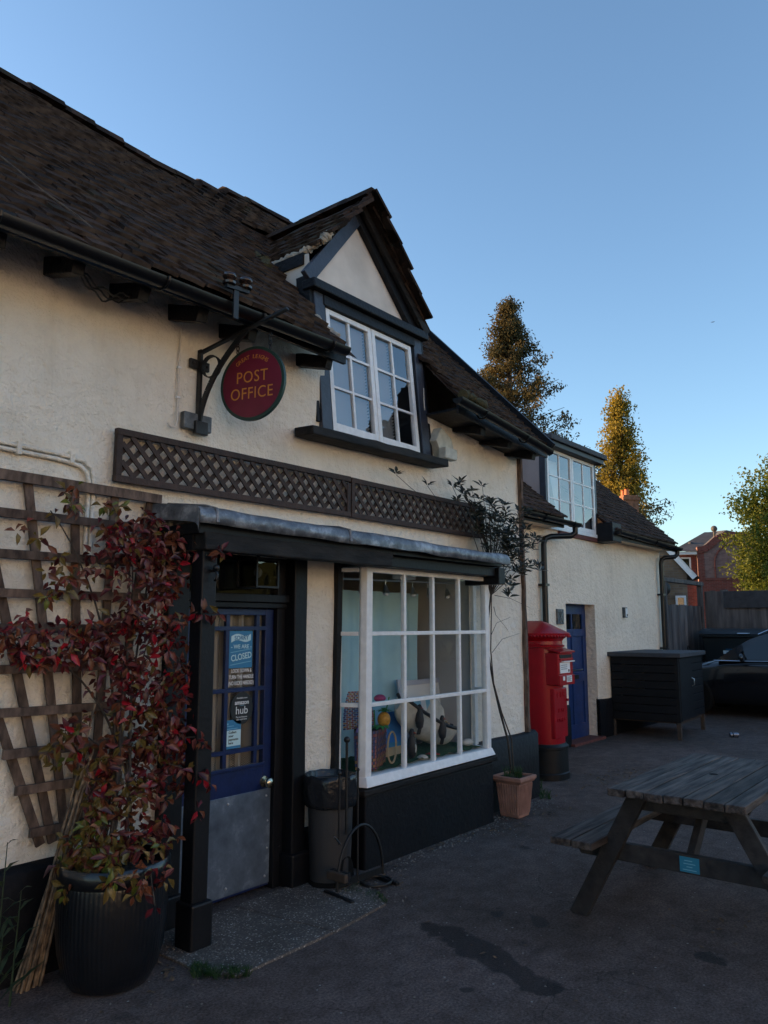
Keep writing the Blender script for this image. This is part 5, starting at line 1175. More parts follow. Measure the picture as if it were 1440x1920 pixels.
main = [(5.98, 3.44, 0.34), (5.96, 3.46, 0.62), (5.91, 3.50, 0.85), (5.84, 3.52, 1.1), (5.76, 3.52, 1.38), (5.80, 3.54, 1.6), (5.86, 3.54, 1.85), (5.88, 3.54, 2.1)]
ob('stem', MB().tube(main, 0.011, 6, 0.006), 'bark', t, smooth=60); ob('stem', MB().tube([(x + 0.03 * math.sin(i * 1.7), y - 0.02, z) for i, (x, y, z) in enumerate(main)], 0.007, 6, 0.004), 'bark', t, smooth=60)
its = []; org = [Vector((5.86, 3.54, 1.85)), Vector((5.88, 3.54, 2.1)), Vector((5.87, 3.54, 2.0))]
tips = [(4.42, 2.70), (5.10, 2.70), (5.20, 2.72), (5.32, 2.77), (5.40, 2.70), (5.56, 2.76), (5.23, 2.60), (5.38, 2.58), (5.50, 2.64), (5.64, 2.61), (5.72, 2.66), (5.80, 2.62), (5.91, 2.64), (6.02, 2.66), (6.10, 2.60), (6.20, 2.62), (5.47, 2.5), (5.60, 2.50), (5.72, 2.52), (5.82, 2.46), (5.92, 2.50), (6.02, 2.48), (6.14, 2.42), (5.63, 2.36), (5.78, 2.36), (5.88, 2.38), (5.99, 2.31), (6.10, 2.34), (6.18, 2.28), (6.22, 2.45), (6.3, 2.38), (6.48, 2.15), (6.55, 2.10), (6.44, 2.4), (6.56, 2.36), (6.07, 1.93), (5.88, 1.83), (6.17, 2.13), (6.62, 2.38), (4.86, 2.68), (6.0, 2.18), (5.95, 2.24), (6.1, 2.2), (6.3, 2.05), (6.05, 2.4), (6.12, 2.52), (5.9, 2.56), (5.3, 2.66), (5.46, 2.58)]
for (x, z) in tips:
    o_ = rs.choice(org); e_ = Vector((x, 3.50 - rs.random() * 0.14, z)); c_ = o_.lerp(e_, 0.5) + Vector((rs.uniform(-0.1, 0.1), -0.02, rs.uniform(-0.02, 0.1)))
    if x < 5.2: o_ = Vector((5.6, 3.55, 2.5)) if x < 5 else o_
    path = [o_ * (1 - q) ** 2 + c_ * 2 * q * (1 - q) + e_ * q * q for q in [i / 8 for i in range(9)]]; ob('twig', MB().tube(path, 0.0042, 5, 0.0018), 'bark', t, smooth=60)
    whorl(its, e_, (-0.3, -0.6, 1), rs.choice((6, 7, 8)), ['shrub_leaf'], 1.3, -0.4, rs)
    for k in range(3 if x > 5.1 else 0): whorl(its, path[rs.randrange(4, 8)] + Vector((rs.uniform(-.04, .04), -0.02, rs.uniform(-.04, .05))), (-0.3, -0.6, 1), 5, ['shrub_leaf'], 1.15, -0.3, rs)
for (a, b_) in (((5.78, 3.5, 1.5), (5.98, 3.42, 1.66)), ((5.80, 3.5, 1.36), (6.14, 3.42, 1.52)), ((5.86, 3.5, 1.85), (6.4, 3.45, 1.75)), ((5.84, 3.5, 1.75), (5.9, 3.4, 1.55))): ob('twig', MB().tube([a, ((a[0] + b_[0]) / 2, a[1], (a[2] + b_[2]) / 2 + 0.03), b_], 0.003, 5, 0.001), 'bark', t, smooth=60)
leaf_set(t, its, 300, SV)
tuft('pot_grass', [(5.96, 3.42, 0.315, 0.08)], 130, 0.12, 0.004, 0.35, 'grass', 'grass growing in the terracotta pot', 'grass')
tuft('doorstep_grass', [(2.44, 3.05, 0.0, 0.05), (2.50, 2.98, 0.0, 0.06), (2.55, 2.92, 0.0, 0.05), (2.46, 3.1, 0, 0.04)], 170, 0.045, 0.004, 0.6, 'grass', 'green grass tuft at the near corner of the doorstep slab', 'grass')
tuft('kerb_grass', [(3.74, 3.10, 0.0, 0.05), (3.68, 3.02, 0, 0.05), (3.70, 3.24, 0, 0.06), (3.80, 3.28, 0, 0.05)], 90, 0.03, 0.004, 0.7, 'grass', 'short grass at the far edge of the doorstep slab', 'grass')
tuft('wall_weeds', [(6.72, 3.52, 0, 0.05), (6.85, 3.65, 0, 0.05), (7.1, 3.8, 0, 0.05)], 40, 0.10, 0.006, 0.5, 'grass', 'pale weeds at the wall foot beside the post box', 'weeds')
# tall weed at the left edge
t = thing('tall_weed', 'tall dark weed growing at the wall foot by the canes', 'weed', (1.72, 3.52, 0))
for (bx, by, hh) in ((1.69, 3.50, 0.66), (1.74, 3.45, 0.46), (1.66, 3.42, 0.36)):
    ob('stem', MB().tube([(bx, by, 0), (bx + 0.01, by, hh * 0.5), (bx + 0.015, by - 0.01, hh)], 0.006, 5, 0.002), 'weed', t, smooth=60); mb = MB()
    for k in range(11):
        z = hh * (0.12 + 0.85 * k / 10); a = k * 2.4; l_ = 0.16 * (1.15 - 0.6 * k / 10); d = Vector((math.cos(a), math.sin(a) * 0.7, 0.75)).normalized(); s_ = d.cross(Vector((0, 0, 1))).normalized() * 0.011; p = Vector((bx + 0.008, by, z)); mb.add([p, p + d * l_ * 0.5 - s_, p + d * l_ * 0.5 + s_, p + d * l_ + Vector((0, 0, -0.03))], [(0, 1, 2), (1, 3, 2)])
    ob('leaves', mb, 'weed', t, recalc=False)

# ---------------------------------------------------------------- pedal bin and boot scraper
t = thing('pedal_bin', 'grey pedal bin with black liner between the door and bay window', 'bin', (3.76, 3.43, 0)); pc = (3.735, 3.46, 0)
def dshape(a, z_): return 1.0 - 0.06 * abs(math.sin(2 * a))
mb = MB(); mb.lathe([(0.126, 0.0), (0.132, 0.02), (0.136, 0.06), (0.152, 0.50), (0.156, 0.62)], pc, 40, fn=dshape); ob('body', mb, 'bin_grey', t, smooth=50)
mb = MB(); mb.lathe([(0.142, 0.0), (0.142, 0.03), (0.134, 0.04)], pc, 32, fn=dshape); ob('base', mb, 'rubber', t, smooth=40)
mb = MB(); prof = [(0.150, 0.47), (0.164, 0.475), (0.168, 0.50), (0.172, 0.53), (0.174, 0.57), (0.175, 0.60), (0.174, 0.63), (0.170, 0.655), (0.160, 0.66), (0.150, 0.645), (0.140, 0.58), (0.130, 0.50), (0.10, 0.42), (0.02, 0.40)]
mb.lathe(prof, pc, 72, fn=lambda a, z_: 1 + 0.045 * nz(math.cos(a) * 3.4, math.sin(a) * 3.4, z_ * 9) + 0.03 * nz(math.cos(a) * 9, math.sin(a) * 9, z_ * 20), cap=False)
mb.v = [(x, y, z + (0.022 * nz(x * 12, y * 12, 4) if z > 0.6 else 0.012 * nz(x * 14, y * 14, 2))) for x, y, z in mb.v]; ob('liner', mb, 'bin_liner', t, smooth=70)
mb = MB(); mb.prism([(3.67, 3.298, 0.035), (3.80, 3.295, 0.035), (3.81, 3.34, 0.035), (3.66, 3.345, 0.035)], (0, 0, 0.018)); ob('pedal', mb, 'bin_grey', t, bevel=0.004)
mb = MB(); ps = [(3.74 + 0.075 * math.cos(a), 3.318 + 0.012 * abs(math.cos(a)), 0.055 + 0.13 * math.sin(a)) for a in [math.pi * i / 12 for i in range(13)]]; mb.prism(ps, (0, 0.01, 0)); ob('pedal_recess', mb, 'rubber', t)
t = thing('boot_scraper', 'black wrought iron boot scraper with tall ball-topped rods', 'boot scraper', (3.78, 3.22, 0))
yb = 3.24
arc_ = [(3.775 + 0.215 * math.cos(a), yb, 0.04 + 0.335 * math.sin(a)) for a in [math.pi * (1 - i / 18) for i in range(19)]]
ob('hoop', MB().tube(arc_, 0.009, 8), 'iron', t, smooth=60)
for (x, z0, z1, rb) in ((3.575, 0.30, 0.70, 0.013), (3.64, 0.345, 0.885, 0.02), (3.745, 0.06, 0.70, 0.011)):
    mb = MB(); mb.tube([(x, yb, z0), (x, yb, z1)], 0.0085 if rb > 0.015 else 0.0065, 8); ob('rod', mb, 'iron', t, smooth=60); mb = MB(); mb.sphere((x, yb, z1 + rb * 0.7), rb, 12, 8); ob('ball', mb, 'iron', t, smooth=60)
ob('shoehorn', MB().beam((3.575, yb - 0.01, 0.305), (3.515, yb - 0.02, 0.36), 0.012, 0.005), 'steel', t)
for x in (3.565, 3.985): ob('foot', MB().beam((x - 0.02, yb - 0.14, 0.012), (x + 0.02, yb + 0.12, 0.012), 0.028, 0.02), 'iron', t, bevel=0.004)
ob('scraper_bar', MB().beam((3.56, yb, 0.075), (3.99, yb, 0.065), 0.008, 0.035), 'iron', t)
mb = MB(); mb.beam((3.56, yb - 0.075, 0.125), (3.56, yb + 0.075, 0.125), 0.03, 0.05); ob('brush', mb, 'brown_wood', t, bevel=0.006); mb = MB(); mb.box(3.575, 3.605, yb - 0.07, yb + 0.07, 0.09, 0.15); ob('bristles', mb, 'bin_liner', t)
ob('boot_tray', MB().tube([(3.90 + 0.10 * math.cos(a), yb - 0.02 + 0.09 * math.sin(a), 0.02) for a in [2 * math.pi * i / 16 for i in range(17)]], 0.009, 6, cap=False), 'iron', t, smooth=60)

# ---------------------------------------------------------------- post box
PX, PY = 7.67, 4.08
t = thing('post_box', 'red pillar post box with black base at the corner of the shop', 'post box', (PX, PY, 0))
def rrect(hx, hy, r_, n_=8):
    o_ = []
    for (sx, sy, a0) in ((1, 1, 0), (-1, 1, 90), (-1, -1, 180), (1, -1, 270)):
        for k in range(n_ + 1): a = R(a0 + 90 * k / n_); o_.append((sx * (hx - r_) + r_ * math.cos(a), sy * (hy - r_) + r_ * math.sin(a)))
    return o_
def stack(levels, r_=0.17, hx=0.205, hy=0.275):
    mb = MB(); k = None
    for (z, e) in levels:
        pts = rrect(hx + e, hy + e, max(0.02, r_ + e)); k = len(pts); mb.v += [(PX + x, PY + y, z) for x, y in pts]
    for i in range(len(levels) - 1):
        for j in range(k): mb.f.append((i * k + j, i * k + (j + 1) % k, i * k + k + (j + 1) % k, i * k + k + j))
    mb.f += [tuple(range(k))[::-1], tuple(range((len(levels) - 1) * k, len(levels) * k))]; return mb
ob('base', stack([(0, 0.045), (0.06, 0.045), (0.07, 0.035), (0.30, 0.03), (0.305, 0.04), (0.33, 0.04), (0.345, 0.02), (0.36, 0.015)]), 'postbox_black', t, smooth=35)
ob('body', stack([(0.36, 0.006), (1.36, 0.0)]), 'postbox_red', t, smooth=35)
ob('collar', stack([(1.355, 0.004), (1.36, 0.028), (1.375, 0.030), (1.385, 0.008), (1.42, 0.006), (1.44, 0.02), (1.465, 0.055), (1.47, 0.075)]), 'postbox_red', t, smooth=35)
ob('cap', stack([(1.47, 0.076), (1.475, 0.086), (1.503, 0.090), (1.508, 0.082), (1.56, -0.03), (1.61, -0.13), (1.632, -0.185), (1.636, -0.20)]), 'postbox_red', t, smooth=18)
mb = MB(); pts = rrect(0.205 + 0.086, 0.275 + 0.086, 0.25, 22)
for k, (x, y) in enumerate(pts):
    if k % 2 == 0: mb.sphere((PX + x, PY + y, 1.473), 0.012, 6, 4, (1, 1, 1.3))
ob('dentil_fringe', mb, 'postbox_red', t, smooth=60)
fy = PY - 0.275
ob('door', MB().box(PX - 0.15, PX + 0.15, fy - 0.006, fy + 0.05, 0.42, 0.93), 'postbox_red', t, bevel=0.01)
mb = MB(); mb.box(PX - 0.175, PX + 0.175, fy - 0.075, fy + 0.10, 0.965, 1.30); AH = ob('aperture_housing', mb, 'postbox_red', t, bevel=0.012)
mb = MB(); mb.add([(PX - 0.18, fy - 0.10, 1.30), (PX + 0.18, fy - 0.10, 1.30), (PX + 0.18, fy + 0.10, 1.345), (PX - 0.18, fy + 0.10, 1.345), (PX - 0.18, fy - 0.10, 1.315), (PX + 0.18, fy - 0.10, 1.315), (PX + 0.18, fy + 0.10, 1.365), (PX - 0.18, fy + 0.10, 1.365)], [(0, 3, 2, 1), (4, 5, 6, 7), (0, 1, 5, 4), (1, 2, 6, 5), (2, 3, 7, 6), (3, 0, 4, 7)]); ob('hood', mb, 'postbox_red', AH)
ob('slot', MB().box(PX - 0.14, PX + 0.14, fy - 0.079, fy - 0.074, 1.245, 1.280), 'postbox_black', AH); ob('slot_lip', MB().box(PX - 0.15, PX + 0.15, fy - 0.092, fy - 0.075, 1.225, 1.240), 'postbox_red', AH)
ob('collection_plate', MB().box(PX - 0.14, PX + 0.09, fy - 0.080, fy - 0.0755, 1.09, 1.20), 'paper_white', AH); ob('tab', MB().box(PX - 0.10, PX + 0.16, fy - 0.105, fy - 0.078, 1.205, 1.215), 'paper_white', AH)
ob('ledge', MB().box(PX - 0.176, PX + 0.176, fy - 0.090, fy - 0.074, 0.967, 1.07), 'postbox_red', AH, bevel=0.004)
ob('label_card', MB().box(PX - 0.105, PX - 0.06, fy - 0.0935, fy - 0.0905, 1.015, 1.058), 'paper_white', AH); ob('label_card', MB().box(PX - 0.02, PX + 0.10, fy - 0.0935, fy - 0.0905, 0.995, 1.062), 'paper_white', AH)
mb = MB()
for k in range(5): mb.box(PX - 0.01, PX + 0.085 - 0.02 * (k % 2), fy - 0.0942, fy - 0.0937, 1.005 + k * 0.010, 1.009 + k * 0.010)
for k in range(3): mb.box(PX - 0.12, PX + 0.02, fy - 0.0808, fy - 0.0802, 1.13 + k * 0.02, 1.135 + k * 0.02)
mb.box(PX + 0.045, PX + 0.075, fy - 0.0809, fy - 0.0802, 1.10, 1.125); ob('print', mb, 'black_ink', AH)
ob('keyhole', MB().tube([(PX + 0.13, fy - 0.002, 0.80), (PX + 0.13, fy - 0.03, 0.80)], 0.014, 10), 'postbox_red', t)
for i, (s_, sz, z) in enumerate((('E II R', 0.085, 0.86), ('POST', 0.06, 0.70), ('OFFICE', 0.06, 0.60))): text(s_, sz, (PX, fy - 0.0075, z), X_, Z_, 'postbox_red', t, ext=0.0035, bold=0.001)

# ---------------------------------------------------------------- annex
AY = 4.70
A_ = thing('annex', 'lower cream rendered annex with tiled roof, flat dormer and blue door', 'building', (10, AY, 0))
ADH = (9.72, 10.66, -0.1, 1.88)
wall_skin('wall', 'stucco_annex', A_, 6.63, 13.45, -0.05, 2.95, AY, [ADH, (9.24, 10.76, 2.90, 4.2)], 0.09, 0.014)
mb = MB(); mb.quad((13.45, AY, 0), (13.45, 8.0, 0), (13.45, 8.0, 2.9), (13.45, AY, 2.9)); mb.add([(13.45, AY, 2.9), (13.45, 8.0, 2.9), (13.45, 6.3, 4.45)], [(0, 1, 2)]); ob('wall', mb, 'stucco_annex', A_)
mb = MB(); mb.quad((10.66, AY, 0), (10.66, AY + 0.2, 0), (10.66, AY + 0.2, 1.88), (10.66, AY, 1.88)); mb.quad((9.72, AY, 0), (9.72, AY + 0.2, 0), (9.72, AY + 0.2, 1.88), (9.72, AY, 1.88)); mb.quad((9.72, AY, 1.88), (10.66, AY, 1.88), (10.66, AY + 0.2, 1.88), (9.72, AY + 0.2, 1.88)); ob('door_reveal', mb, 'stucco_annex', A_)
plinth(A_, 6.9, 9.72, 0.54, AY, 0.03); plinth(A_, 10.66, 13.46, 0.54, AY, 0.03)
mb = MB(); dy = AY + 0.15
mb.box(9.72, 9.84, dy, dy + 0.04, 0.03, 1.88); mb.box(10.55, 10.66, dy, dy + 0.04, 0.03, 1.88); mb.box(9.84, 10.55, dy, dy + 0.04, 1.74, 1.88); mb.box(9.84, 10.55, dy, dy + 0.04, 1.43, 1.53); mb.box(9.84, 10.55, dy, dy + 0.04, 0.80, 0.93); mb.box(9.84, 10.55, dy, dy + 0.04, 0.03, 0.22); mb.box(10.195, 10.225, dy, dy + 0.04, 0.22, 1.74); mb.box(9.83, 10.56, dy + 0.018, dy + 0.03, 0.2, 1.44)
AD = ob('door', mb, 'blue_annex_paint', A_, bevel=0.005, label='blue panelled annex door with two small panes')
for (a, b_) in ((9.84, 10.195), (10.225, 10.55)): ob('pane', MB().quad((a, dy + 0.02, 1.53), (b_, dy + 0.02, 1.53), (b_, dy + 0.02, 1.74), (a, dy + 0.02, 1.74)), 'glass_dark', AD)
ob('letter_box', MB().box(10.06, 10.36, dy - 0.012, dy, 0.835, 0.895), 'iron', AD, bevel=0.004); ob('door_bar', MB().box(9.84, 10.5, dy - 0.01, dy, 0.955, 0.970), 'steel', AD)
ob('frame', MB().box(9.69, 10.695, dy + 0.045, dy + 0.09, 0.0, 1.9), 'black_paint', A_)
ob('doorstep', MB().box(9.70, 10.70, AY - 0.08, AY + 0.15, -0.02, 0.035), 'red_brick_sill', A_, bevel=0.006)
# roof
AK = 0.90; asn = math.sqrt(1 + AK * AK); AUP = Vector((0, 1 / asn, AK / asn)); ANR = Vector((0, -AK / asn, 1 / asn)); AEY, AEZ = 4.40, 2.97
def asag(x, s): return 0.02 * nz(x * 0.5, s * 0.6, 14) + (0.02 if False else 0)
ASL = 2.55; mb = MB()
for (x0, x1, s0) in ((6.63, 9.22, 0.02), (9.22, 10.78, 1.45), (10.78, 13.52, 0.02)):
    a = Vector((x0, AEY, AEZ)) + AUP * s0 - ANR * 0.03; b_ = Vector((x1, AEY, AEZ)) + AUP * s0 - ANR * 0.03; e_ = AUP * (ASL - s0); mb.quad(a, b_, b_ + e_, a + e_)
tp = Vector((6.63, AEY, AEZ)) + AUP * ASL; mb.quad(tp, tp + Vector((6.89, 0, 0)), (13.52, 8.3, 2.9), (6.63, 8.3, 2.9))
AR = ob('roof', mb, 'clay_tile_annex', A_)
def keep_a(x, s):
    y = AEY + s / asn
    if 9.16 < x < 10.84: return AEZ + s * AK / asn > 3.95
    return True
tile_field(AR, 'clay_tile_annex', Vector((0, AEY, AEZ)), Vector((1, 0, 0)), AUP, ANR, 7.4, 13.54, ASL - 0.1, keep_a, 300, Vector((9, 3.5, 3)), asag, wob=0.8)
AG1 = gutter(A_, [(6.7, 4.375, 2.93), (8.2, 4.375, 2.925), (9.50, 4.375, 2.92)], 0.055); AG2 = gutter(A_, [(10.85, 4.375, 2.955), (12.2, 4.375, 2.93), (13.56, 4.375, 2.905)], 0.055)
for g_, xs in ((AG1, (8.5, 9.3)), (AG2, (11.4, 12.3, 13.2))):
    for x in xs: mb = MB(); mb.tube([(x, 4.375 + 0.062 * math.cos(q), 2.925 + 0.062 * math.sin(q)) for q in [math.pi * (1 + k / 8) for k in range(9)]], 0.008, 6); ob('bracket', mb, 'gutter_plastic', g_)
ob('fascia', MB().box(6.7, 9.20, 4.43, 4.455, 2.84, 2.99), 'black_timber', A_); ob('fascia', MB().box(10.80, 13.50, 4.43, 4.455, 2.84, 2.99), 'black_timber', A_)
ob('soffit', MB().box(6.7, 9.22, 4.455, 4.72, 2.86, 2.88), 'stucco_annex', A_); ob('soffit', MB().box(10.78, 13.50, 4.455, 4.72, 2.86, 2.88), 'stucco_annex', A_)
ob('eave_box', MB().box(10.76, 11.1, 4.42, 4.75, 2.80, 3.08), 'black_timber', A_, bevel=0.01)
ob('sill_course', MB().box(9.55, 11.05, 4.66, 4.72, 2.80, 2.855), 'red_brick_sill', A_, bevel=0.005)
# flat dormer
DX0, DX1, DZ0, DZ1 = 9.22, 10.78, 2.87, 3.98
ob('dormer_roof', MB().box(9.10, 10.92, 4.52, 6.4, 4.035, 4.11), 'felt_roofing', A_, bevel=0.01); ob('dormer_fascia', MB().box(9.14, 10.88, 4.56, 6.3, 3.965, 4.034), 'fascia_black', A_, bevel=0.006)
for x in (DX0 - 0.03, DX1 + 0.03): mb = MB(); mb.quad((x, AY, 2.95), (x, 6.3, 2.95), (x, 6.3, 3.99), (x, AY, 3.99)); ob('dormer_cheek', mb, 'mauve_render', A_)
for x in (DX0 - 0.005, DX1 + 0.005): ob('dormer_post', MB().box(x - 0.03, x + 0.03, AY - 0.03, AY + 0.06, 2.86, 3.97), 'sky_tinted_paint', A_, bevel=0.004)
AW = ob('casement_window', MB().box(DX0 + 0.03, DX1 - 0.03, AY - 0.05, AY + 0.03, 2.855, 2.905), 'white_paint', A_, bevel=0.004)
for (x0, x1) in ((DX0 + 0.027, 9.995), (10.005, DX1 - 0.027)):
    fw = 0.045; z0, z1 = 2.91, 3.96
    for (a, b_, c_, d_) in ((x0, x0 + fw, z0, z1), (x1 - fw, x1, z0, z1), (x0 + fw, x1 - fw, z0, z0 + 0.06), (x0 + fw, x1 - fw, z1 - fw, z1)): ob('sash_rail', MB().box(a, b_, AY - 0.03, AY + 0.015, c_, d_), 'white_paint', AW, bevel=0.004)
    gx0, gx1, gz0, gz1 = x0 + fw, x1 - fw, z0 + 0.06, z1 - fw; xm = (gx0 + gx1) / 2; hz = (gz1 - gz0) / 3
    ob('glazing_bar', MB().box(xm - 0.011, xm + 0.011, AY - 0.022, AY, gz0, gz1), 'white_paint', AW)
    for k in (1, 2): ob('glazing_bar', MB().box(gx0, gx1, AY - 0.02, AY - 0.002, gz0 + k * hz - 0.01, gz0 + k * hz + 0.01), 'white_paint', AW)
    for i in range(2):
        for k in range(3): a = (gx0, xm)[i]; b_ = (xm, gx1)[i]; ob('pane', MB().quad((a, AY - 0.012, gz0 + k * hz), (b_, AY - 0.012 + random.uniform(-.003, .003), gz0 + k * hz), (b_, AY - 0.012, gz0 + k * hz + hz), (a, AY - 0.012, gz0 + k * hz + hz)), 'glass_upper', AW)
mb = MB(); mb.quad((9.2, 5.3, 2.9), (10.8, 5.3, 2.9), (10.8, 5.3, 3.98), (9.2, 5.3, 3.98)); mb.quad((9.2, 4.75, 2.88), (10.8, 4.75, 2.88), (10.8, 5.3, 2.88), (9.2, 5.3, 2.88)); ob('room_lining', mb, 'interior', A_)
mb = MB(); mb.prism([(9.9, 4.85, 2.92), (10.0, 4.83, 2.92), (9.98, 4.90, 3.9), (9.75, 4.92, 3.9)], (0, 0.01, 0)); ob('window_curtain', mb, 'paper_white', A_)
# downpipes
def pipe(pts, r_=0.038):
    t_ = ob('downpipe', MB().tube(pts, r_, 12), 'gutter_plastic', A_, smooth=50)
    for z in (2.1, 1.2): p = pts[-1]; ob('pipe_clip', MB().box(p[0] - 0.055, p[0] + 0.055, p[1] - 0.045, p[1] + 0.06, z - 0.015, z + 0.015), 'gutter_plastic', t_)
    return t_
pipe([(9.46, 4.40, 2.88), (9.46, 4.40, 2.80), (9.42, 4.45, 2.755), (9.10, 4.58, 2.73), (9.02, 4.62, 2.70), (9.0, 4.63, 2.62), (9.0, 4.635, 0.1)]); pipe([(13.50, 4.40, 2.87), (13.50, 4.41, 2.79), (13.46, 4.44, 2.75), (13.33, 4.57, 2.735), (13.29, 4.61, 2.70), (13.28, 4.62, 2.63), (13.28, 4.63, 0.1)])
t = thing('keypad', 'small grey entry keypad on the annex wall right of the blue door', 'keypad', (11.73, AY, 1.7)); ob('case', MB().box(11.69, 11.78, AY - 0.045, AY + 0.01, 1.70, 1.86), 'galvanised', t, bevel=0.006); ob('panel', MB().box(11.70, 11.77, AY - 0.048, AY - 0.0455, 1.715, 1.845), 'paper_white', t); ob('lens', MB().box(11.735, 11.765, AY - 0.052, AY - 0.0482, 1.725, 1.755), 'black_ink', t)
t = thing('wall_plaque', 'small grey plaque with crossed lines beside the annex door', 'plaque', (9.5, AY, 1.6)); ob('plate', MB().box(9.42, 9.60, AY - 0.03, AY + 0.01, 1.60, 1.80), 'galvanised', t, bevel=0.005)
mb = MB(); mb.beam((9.45, AY - 0.034, 1.63), (9.57, AY - 0.034, 1.77), 0.004, 0.012, up=(0, 1, 0)); mb.beam((9.45, AY - 0.0345, 1.77), (9.57, AY - 0.0345, 1.63), 0.004, 0.012, up=(0, 1, 0)); mb.beam((9.51, AY - 0.035, 1.62), (9.51, AY - 0.035, 1.78), 0.004, 0.010, up=(0, 1, 0)); ob('cross', mb, 'steel', t)

# ---------------------------------------------------------------- black store cabinet
t = thing('store_cabinet', 'black painted timber storage cabinet with felt roof on legs by the annex', 'cabinet', (11.16, 3.72, 0), rz=R(4)); w_, d_, h_ = 1.42, 0.98, 1.16
for k in range(8):
    z0 = 0.24 + k * 0.112
    mb = MB(); mb.beam((0.012 - 0.006, 0.03, z0 + 0.053), (0.012 - 0.006, d_ - 0.03, z0 + 0.053), 0.022, 0.106); ob('board', mb, 'felt_black', t, bevel=0.006)
    mb = MB(); mb.beam((0.74, 0.012, z0 + 0.053), (w_ - 0.03, 0.012, z0 + 0.053), 0.022, 0.106); ob('board', mb, 'felt_black', t, bevel=0.006)
for (x, y) in ((0.03, 0.03), (w_ - 0.03, 0.03), (0.03, d_ - 0.03), (w_ - 0.03, d_ - 0.03)): ob('leg', MB().box(x - 0.028, x + 0.028, y - 0.028, y + 0.028, 0, 0.235), 'brown_wood', t, bevel=0.004)
ob('corner_post', MB().box(0.0, 0.05, 0.0, 0.05, 0.236, 1.14), 'felt_black', t, bevel=0.004); ob('corner_post', MB().box(w_ - 0.05, w_, 0.0, 0.05, 0.236, 1.14), 'felt_black', t, bevel=0.004)
DR_ = ob('door', MB().box(0.06, 0.73, -0.008, 0.02, 0.25, 1.12), 'felt_black', t, bevel=0.005); ob('handle', MB().tube([(0.69, -0.01, 0.70), (0.69, -0.045, 0.72), (0.69, -0.045, 0.80), (0.69, -0.01, 0.82)], 0.008, 6), 'steel', DR_, smooth=60)
ob('lower_rail', MB().box(0.03, w_ - 0.03, 0.03, 0.07, 0.20, 0.245), 'brown_wood', t); ob('back', MB().box(0.03, w_ - 0.02, d_ - 0.03, d_ - 0.01, 0.24, 1.13), 'felt_black', t); ob('side', MB().box(w_ - 0.02, w_ - 0.002, 0.05, d_ - 0.03, 0.24, 1.13), 'felt_black', t); ob('floor', MB().box(0.04, w_ - 0.03, 0.07, d_ - 0.03, 0.22, 0.24), 'brown_wood', t)
ob('roof', MB().box(-0.05, w_ + 0.05, -0.05, d_ + 0.03, 1.132, 1.195), 'felt_roofing', t, bevel=0.008)

# ---------------------------------------------------------------- car
t = thing('parked_car', 'black estate car with chrome window strip and roof rails at the right edge', 'car', (15.3, 5.0, 0))
CX = 15.3; NY = 5.10
def sec(s, w, zb, zt, zs): # ring at distance s behind nose
    return [(CX - w * 0.86, NY - s, zb), (CX - w, NY - s, zb + 0.14), (CX - w * 1.0, NY - s, zs - 0.06), (CX - w * 0.965, NY - s, zs), (CX - w * 0.80, NY - s, zt), (CX, NY - s, zt + 0.025), (CX + w * 0.80, NY - s, zt), (CX + w * 0.965, NY - s, zs), (CX + w, NY - s, zs - 0.06), (CX + w, NY - s, zb + 0.14), (CX + w * 0.86, NY - s, zb)]
secs = [sec(0, 0.60, 0.34, 0.60, 0.54), sec(0.06, 0.74, 0.26, 0.68, 0.60), sec(0.25, 0.86, 0.22, 0.80, 0.74), sec(0.7, 0.905, 0.22, 0.92, 0.84), sec(1.15, 0.915, 0.22, 0.99, 0.90), sec(1.6, 0.92, 0.22, 1.0, 0.935), sec(2.6, 0.92, 0.22, 1.0, 0.95), sec(3.5, 0.915, 0.22, 1.0, 0.965), sec(4.2, 0.89, 0.24, 1.0, 0.97), sec(4.55, 0.84, 0.30, 0.96, 0.93), sec(4.62, 0.74, 0.36, 0.90, 0.86)]
mb = MB(); k = len(secs[0]); mb.v = [p for s_ in secs for p in s_]
for i in range(len(secs) - 1):
    for j in range(k): mb.f.append((i * k + j, i * k + (j + 1) % k, i * k + k + (j + 1) % k, i * k + k + j))
mb.f += [tuple(range(k))[::-1], tuple(range((len(secs) - 1) * k, len(secs) * k))]; BD = ob('body', mb, 'car_paint', t, smooth=50)
prof = [(1.08, 0.97), (1.30, 1.14), (1.62, 1.34), (1.95, 1.46), (2.4, 1.52), (3.2, 1.52), (3.9, 1.45), (4.30, 1.22), (4.50, 0.98)]
def gpt(s, z, side, out=0.0):
    s -= 0.12; q = max(0.0, (z - 0.97) / 0.55); return (CX + side * (0.87 - 0.24 * q + out), NY - s, z)
mb = MB(); n_ = len(prof)
mb.v = [gpt(s, z, -1) for s, z in prof] + [gpt(s, z, 1) for s, z in prof]
mb.f = [tuple(range(n_)), tuple(range(n_, 2 * n_))[::-1]] + [(i, i + 1, i + 1 + n_, i + n_) for i in range(n_ - 1)]; ob('cabin', mb, 'car_paint', t, smooth=45)
